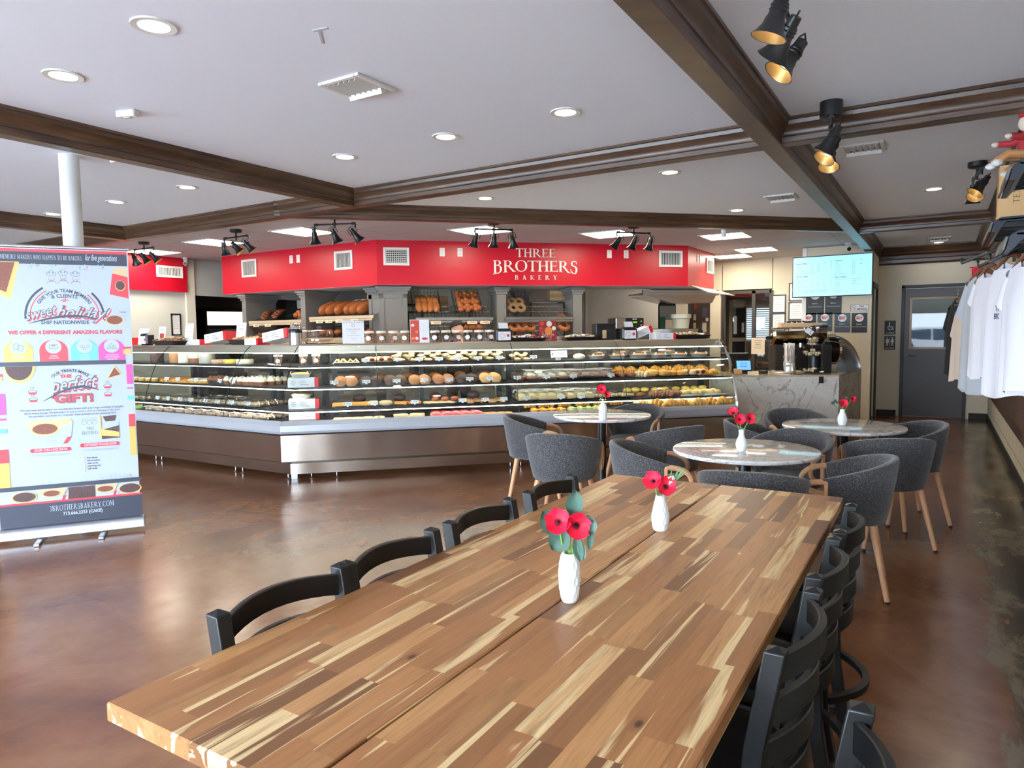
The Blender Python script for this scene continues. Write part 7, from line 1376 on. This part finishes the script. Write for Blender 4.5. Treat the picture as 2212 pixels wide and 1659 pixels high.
def frame_(x, z, w, h, label, y=13.385):
    t = thing('framed_certificate', label, 'frame', (x, y, z), 0, 'framed certificates on the office wall'); b = MB(); f = .016
    for s in (-1, 1): b.box((s * (w - f) / 2, 0, 0), (f, .022, h)).box((0, 0, s * (h - f) / 2), (w, .022, f))
    b.build('frame', black_m, t, smooth=False); b = MB(); b.mat(0).box((0, .006, 0), (w - f, .006, h - f)); [b.mat(1).box((0, .002, h * (.30 - .11 * k)), (w * (.6 - .1 * (k % 3)), .001, .005)) for k in range(6)]; b.build('certificate', [paper, ink], t, smooth=False)
for q in ((-2.555, 1.965, .25, .33, 'black framed certificate, top of the left column by the office door'), (-2.555, 1.635, .25, .32, 'black framed certificate, second in the left column'), (-2.555, 1.02, .25, .32, 'black framed certificate below the thermostat'), (-2.555, .68, .25, .30, 'black framed certificate lowest above the counter'), (-2.26, 2.17, .24, .32, 'black framed certificate peeking out left of the menu screen, highest'), (-2.26, 1.83, .24, .32, 'black framed certificate in the right column, middle'), (-2.26, 1.47, .24, .36, 'black framed certificate in the right column, lowest')): frame_(*q)
t = thing('thermostat', 'beige wall thermostat with blue display between the certificates', 'thermostat', (-2.555, 13.38, 1.34)); MB().box((0, 0, 0), (.25, .04, .17), bev=.01).build('case', M('thermostat_beige', (216, 202, 184), .5), t); MB().box((.035, -.021, .025), (.11, .004, .05)).build('display', screen_b('lcd_blue', (140, 176, 210), .35), t, smooth=False)
t = thing('taped_notice', 'white notice sheet taped on the office glass', 'notice', (-2.90, 13.36, 1.20)); b = MB(); b.mat(0).box((0, 0, 0), (.24, .002, .30)); [b.mat(1).box((0, -.0015, .10 - .035 * k), (.14 - .02 * (k % 3), .001, .006 + .004 * (k == 2))) for k in range(5)]; b.build('notice_sheet', [M('notice_paper', (228, 212, 190), .7), ink], t, smooth=False)
# office interior
t = thing('office_cabinet', 'beige steel cabinet with hanging papers inside the office', 'cabinet', (-3.55, 14.5, 0), R(35)); MB().box((0, .2, 1.05), (.36, .4, 2.1)).build('cabinet_body', M('cabinet_beige', (168, 150, 124), .6), t, smooth=False); b = MB(); b.box((.02, -.006, 1.66), (.26, .02, .62)).box((.02, -.006, 1.12), (.26, .02, .30)); b.build('dark_window', M('cab_dark', (34, 36, 42), .2), t, smooth=False); b = MB(); b.box((-.06, -.02, 1.6), (.07, .004, .36)).box((.10, -.02, 1.55), (.05, .004, .2)); b.build('taped_sheet', paper, t, smooth=False)
t = thing('office_blinds', 'white horizontal blinds glowing at the back of the office', 'blinds', (-3.15, 15.45, 1.62)); b = MB(); [b.box((0, 0, -.32 + .045 * k), (1.5, .04, .004), rot=(R(35), 0, 0)) for k in range(15)]; b.build('slats', paper, t, smooth=False); MB().box((0, .06, 0), (1.5, .01, .68)).build('window_light', screen_b('blind_glow', (190, 210, 220), .9), t, smooth=False)
t = thing('office_desk', 'dark office desk with clutter behind the glass', 'desk', (-3.1, 14.3, 0)); b = MB(); b.box((0, 0, .75), (.9, .5, .04)); [b.box((x, y, .36), (.05, .05, .73)) for x in (-.4, .4) for y in (-.2, .2)]; b.build('desk_frame', darkgrey, t, smooth=False); b = MB(); [b.box((-.3 + .2 * k, 0, .82 + .03 * (k % 2)), (.14, .2, .1 + .06 * (k % 2)), rz=.3 * k) for k in range(4)]; b.build('desk_clutter', M('clutter', (110, 84, 60), .7, var=.4), t, smooth=False)
# restroom signs
for z, kind in ((1.505, 0), (1.245, 1)):
    t = thing('restroom_sign', ('black sign with white wheelchair symbol beside the steel door', 'black RESTROOMS sign with two white figures beside the steel door')[kind], 'sign', (-.76, 13.492, z)); b = MB(); b.mat(0).box((0, 0, 0), (.165, .006, .235), bev=.003)
    if kind == 0: disc(b, .0, .0, .04, -.004, 1, 20, r0=.030, a0=R(120), a1=R(400)); b.mat(1).box((-.012, -.004, .035), (.012, .001, .06)).box((.012, -.004, .012), (.05, .001, .010)).box((.040, -.004, -.012), (.010, .001, .05), rot=(0, R(-20), 0)); disc(b, -.012, .078, .012, -.004, 1, 12); print_text(b, 'ACCESSIBLE', 0, -.095, .014, .12, bold=.02, y=-.0035, mi=1)
    else:
        for x, wd in ((-.038, .042), (.038, .028)): disc(b, x, .085, .012, -.004, 1, 12); b.mat(1).add([(x - .012, -.004, .068), (x + .012, -.004, .068), (x + wd / 2, -.004, .0), (x - wd / 2, -.004, .0)], [(0, 1, 2, 3)]); [b.box((x + s * .007, -.004, -.022), (.009, .001, .05)) for s in (-1, 1)]; [b.box((x + s * .021, -.004, .04), (.006, .001, .05)) for s in (-1, 1)]
        b.box((0, -.004, .02), (.004, .001, .13)); print_text(b, 'RESTROOMS', 0, -.095, .014, .12, bold=.02, y=-.0035, mi=1)
    b.build('sign_face', [M('sign_black', (14, 14, 16), .5), paper], t, smooth=False)
t = thing('framed_notice', 'narrow black framed notice on the left wall by the opening', 'frame', (-10.89, 6.97, 1.70), PI / 2); b = MB(); f = .018; w, h = .17, .36
for s in (-1, 1): b.box((s * (w - f) / 2, 0, 0), (f, .02, h)).box((0, 0, s * (h - f) / 2), (w, .02, f))
b.build('frame', black_m, t, smooth=False); b = MB(); b.mat(0).box((0, .004, 0), (w - f, .004, h - f)); [b.mat(1).box((0, 0, .12 - .03 * k), (.10, .001, .005)) for k in range(7)]; b.build('notice', [paper, ink], t, smooth=False)
# ================================================================ RIGHT WALL: SHELVES, BOX, TOYS, SHIRTS
navy_b = M('shelf_blue_black', (30, 38, 50), .35)
def wshelf(y0, y1, z, label):
    t = thing('wall_shelf', label, 'shelf', (.30, y0, z)); L = y1 - y0; b = MB()
    b.add([(x, y, zz) for y in (0, L) for x, zz in ((0, -.055), (.02, .03), (.06, .055), (.35, .055), (.35, .02), (.10, .02), (.06, -.02), (.03, -.055))], [(i, (i + 1) % 8, 8 + (i + 1) % 8, 8 + i) for i in range(8)] + [tuple(range(7, -1, -1)), tuple(range(8, 16))]); b.build('tray', navy_b, t, smooth=False)
    b = MB(); [b.box((.17, .06 + (L - .12) * k / 5, .0), (.32, .012, .035)) for k in range(6)]; b.box((.2, L / 2, .035), (.30, L, .01)); b.build('support_rib', black_m, t, smooth=False)
    MB().box((-.004, L / 2, -.015), (.012, L, .075), rot=(0, R(12), 0)).build('front_lip', M('lip_grey', (104, 102, 96), .4), t, smooth=False); return t
wshelf(4.95, 5.62, 2.37, 'highest dark wall shelf at the right edge, with toys above'); wshelf(6.6, 7.8, 2.27, 'middle dark wall shelf at the right edge, under the TEXAS box'); wshelf(5.0, 5.8, 1.98, 'lowest dark wall shelf at the right edge, above the shirts')
t = thing('wooden_crate_box', 'tall kraft box printed TEXAS on the middle wall shelf', 'box', (.455, 6.95, 2.33)); b = MB(); b.mat(0).box((0, 0, .21), (.21, .30, .42)).mat(1).box((-.1056, 0, .21), (.001, .26, .38)).mat(2).box((-.1066, .06, .12), (.001, .05, .14)); m2 = MB(); serif(m2, 'TEXAS', 0, 0, .042, .20, 0, 0); b.mat(2).add([(-.005 + z, -.1515, .22 + x) if False else (.03 - z, -.1515, .22 + x) for x, y, z in m2.v], m2.f); b.mat(2).box((-.045, -.1512, .2), (.004, .001, .08)); b.build('printed_box', [M('kraft_light', (222, 178, 124), .6), M('kraft_face', (212, 166, 112), .6), M('print_brown', (120, 84, 56), .6)], t, smooth=False)
def doll(loc, rz, label):
    t = thing('stuffed_toy', label, 'toy', loc, rz, 'stuffed toys on the highest wall shelf'); b = MB(); b.mat(0).blob((0, 0, .09), (.11, .09, .16), 12, 8).mat(1).blob((0, 0, .21), (.10, .09, .10), 12, 8)
    for s in (-1, 1): b.mat(0).tube([(s * .045, 0, .13), (s * .085, -.05, .115), (s * .10, -.11, .12)], [.022, .020, .018], n=8).mat(1).blob((s * .102, -.125, .12), (.036, .04, .03), 8, 5).mat(2).tube([(s * .03, -.02, .03), (s * .045, -.11, .03), (s * .05, -.15, .0)], [.026, .024, .022], n=8).mat(3).blob((s * .05, -.16, -.015), (.05, .06, .04), 8, 6)
    b.build('toy_body', [M('toy_red', (172, 40, 48), .8), M('toy_cream', (232, 214, 198), .8), M('toy_tan', (196, 140, 92), .8), M('toy_white', (236, 232, 230), .8)], t); b = MB(); b.blob((0, 0, .255), (.10, .09, .06), 10, 5).blob((0, 0, .30), (.025, .025, .025), 8, 5); b.build('toy_hat', M('toy_red', (172, 40, 48), .8), t)
doll((.385, 5.08, 2.445), R(-75), 'red and cream stuffed doll on the highest shelf, legs over the edge'); doll((.47, 5.42, 2.445), R(-60), 'second red and tan stuffed doll farther back on the highest shelf')
def rod(y, z, L, label, x=.62, rz=0):
    t = thing('garment_rail', label, 'rail', (x, y, z), 0, 'black shirt arms on the right wall'); b = MB(); b.tube([(0, 0, 0), (-L * .35, 0, 0), (-L, 0, -.13)], .012, n=6).cyl((-L, 0, -.13), (-L, 0, -.095), .006, n=8).blob((-L, 0, -.09), (.022, .022, .022), 8, 6).box((.01, 0, 0), (.03, .05, .12)); b.build('arm', black_m, t)
rod(5.35, 2.02, .38, 'nearest black shirt arm under the lowest shelf'); rod(6.55, 2.08, .40, 'middle black shirt arm, cream wall behind'); rod(7.15, 2.16, .50, 'highest black shirt arm reaching into the aisle'); rod(8.8, 1.85, .52, 'farthest black shirt arm with the black and beige shirts')
def shirt_o(loc, rz, w, h, m, label, sleeve=.17, tank=False, flare=1.12, seed=1, hang=True, sd=.05):
    """hanging shirt: local x across the shoulders, front faces -y, z=0 at the shoulder line"""
    t = thing('hanging_shirt', label, 'shirt', loc, rz, 'shirts hanging on the right wall'); rr = random.Random(seed); ph = [rr.random() * 6 for _ in range(4)]; n = 40; P = []; rows = 16
    for j in range(rows + 1):
        u = j / rows; z = -h * u; sh = min(1, (u / .10 + .22)) if u < .08 else 1
        ww = w / 2 * (sh if j else .42) * (1 + (flare - 1) * u); dd = (.028 + .045 * min(1, u * 3)) * (1 if j else .6)
        for i in range(n):
            a = 2 * PI * i / n; f = 1 + .20 * u * math.sin(5 * a + ph[0]) + .12 * u * math.sin(9 * a + ph[1]); x = ww * math.copysign(abs(math.cos(a)) ** .8, math.cos(a)); y = dd * math.sin(a) * f + .012 * u * math.sin(x * 30 + ph[2])
            zz = z + (.0 if j else 0) + (.02 * math.sin(3 * a + ph[3]) * u if j == rows else 0)
            if j == 0: zz = -.075 * (1.15 if math.sin(a) < 0 else .4) * (1 - abs(math.cos(a)) ** 2) + (-.06 if tank and math.sin(a) < 0 else 0)
            P.append((x, y, zz))
    F = [(j * n + i, j * n + (i + 1) % n, (j + 1) * n + (i + 1) % n, (j + 1) * n + i) for j in range(rows) for i in range(n)]
    MB().add(P, F).build('body', m, t, ang=80)
    if not tank:
        for s in (-1, 1):
            b = MB(); rg = []
            for k in range(7):
                u = k / 6; c = (s * (w / 2 - .055 + (sleeve * .42) * u), 0, -.085 - sleeve * 1.0 * u); rad = (.062 + .018 * u)
                rg.append([(c[0] + s * rad * .55 * math.cos(a), .62 * rad * math.sin(a) * (1 + .1 * math.sin(3 * a)), c[2] + rad * .60 * math.cos(a) * 1.0) for a in [2 * PI * q / 20 for q in range(20)]])
            b.add([p for r_ in rg for p in r_], [(k * 20 + q, k * 20 + (q + 1) % 20, (k + 1) * 20 + (q + 1) % 20, (k + 1) * 20 + q) for k in range(6) for q in range(20)]); b.build('sleeve', m, t, ang=80)
    if hang:
        b = MB(); b.tube([(-w * .40, 0, -.045), (-.05, 0, .03), (0, 0, .045), (.05, 0, .03), (w * .40, 0, -.045)], [.012, .016, .018, .016, .012], n=8, flat=(.7, 1.2)); hg = b.build('hanger', M('hanger_brown', (88, 48, 26), .4), t); MB().tube([(0, 0, .05), (0, 0, .085), (.018, 0, .10), (.022, 0, .118), (.006, 0, .13), (-.012, 0, .122)], .0025, n=6).build('hanger_hook', chrome, hg)
    return t
wht = M('cotton_white', (232, 228, 234), .9, sheen=.2); gry = M('cotton_grey', (176, 178, 184), .9, var=.1, vs=120); bge = M('cotton_beige', (206, 190, 176), .9); blk = M('cotton_black', (20, 20, 24), .9); redc = M('cotton_red', (206, 24, 48), .8)
t = shirt_o((.36, 5.42, 1.90), R(-66), .44, .86, wht, 'long white sleeveless top with printed chest, second nearest', tank=True, seed=3)
m2 = MB(); print_text(m2, 'THREE', 0, -.32, .035, .15, bold=.02, y=0, mi=0); print_text(m2, 'BROTHERS', 0, -.37, .035, .17, bold=.02, y=0, mi=0); b = MB(); b.add([(p[0] + .05, -.075, p[2]) for p in m2.v], m2.f); b.build('chest_print', M('print_navy', (60, 70, 100), .8), t, smooth=False)
shirt_o((.41, 4.85, 1.86), R(-68), .46, .76, wht, 'white tee at the right edge, nearest the camera', seed=5, flare=1.05)
shirt_o((.295, 6.35, 1.90), R(-66), .40, .80, wht, 'white v-neck tee on the slanted arm in the aisle', seed=8, sleeve=.15, flare=1.18)
shirt_o((.285, 7.10, 1.93), R(-60), .46, 1.0, gry, 'light grey tee behind the white v-neck', seed=11, sleeve=.26)
shirt_o((.19, 8.75, 1.72), R(-74), .40, .80, bge, 'beige tee hanging next to the black shirt', seed=14, sleeve=.24); shirt_o((.135, 9.3, 1.78), R(-68), .36, .82, blk, 'black tee farthest out in front of the steel door', seed=17, sleeve=.22)
o = MB().box((0, 0, 0), (.16, .02, .22), bev=.006).box((0, 0, .12), (.2, .012, .012)).build('red_pouch', redc); o.location = (.335, 9.2, 2.02); tag(o, 'small red pouch hanging above the grey tee by the door', 'pouch')
rod(9.2, 2.24, .30, 'small black peg holding the red pouch')
# ================================================================ STREET OUTSIDE THE SHOP WINDOWS (seen in reflections)
wallbox('ground_outside', -16, 6, -16, -2.75, -.16, -.1, M('pavement', (232, 233, 236), .9, var=.05))
t = thing('parked_car', 'white parked car outside, mirrored in the steel door window', 'car', (-.6, -7.2, -.1), 0)
prof_ = [(-2.35, .35), (-2.3, .75), (-2.0, .95), (-1.35, 1.05), (-.75, 1.55), (-.3, 1.68), (1.2, 1.66), (1.9, 1.35), (2.2, 1.1), (2.32, .7), (2.3, .35)]
b = MB(); P = [(x, y * (.90 if z < 1.1 else .74 + .12 * (1.7 - z)), z) for y in (-1, 1) for x, z in prof_]; n = len(prof_); b.add(P, [(i, (i + 1) % n, n + (i + 1) % n, n + i) for i in range(n)] + [tuple(range(n - 1, -1, -1)), tuple(range(n, 2 * n))]); b.build('car_body', M('car_white', (236, 238, 242), .15, coat=.8), t, bev=.06)
b = MB()
for y in (-.86, .86): b.add([(x, y * 1.0, z) for x, z in ((-1.15, 1.12), (-.68, 1.52), (.2, 1.58), (.2, 1.12))], [(0, 1, 2, 3)]).add([(x, y, z) for x, z in ((.28, 1.12), (.28, 1.58), (1.15, 1.56), (1.75, 1.16))], [(0, 1, 2, 3)])
b.build('side_window', M('car_glass', (46, 70, 96), .05), t, smooth=False)
for x in (-1.5, 1.45):
    for y in (-.86, .86): w = MB().cyl((x, y - .1, .34), (x, y + .1, .34), .34, n=28).build('wheel', M('tyre', (24, 24, 26), .8), t); MB().cyl((x, y - .105, .34), (x, y + .105, .34), .2, n=16).build('wheel_rim', alu, w)
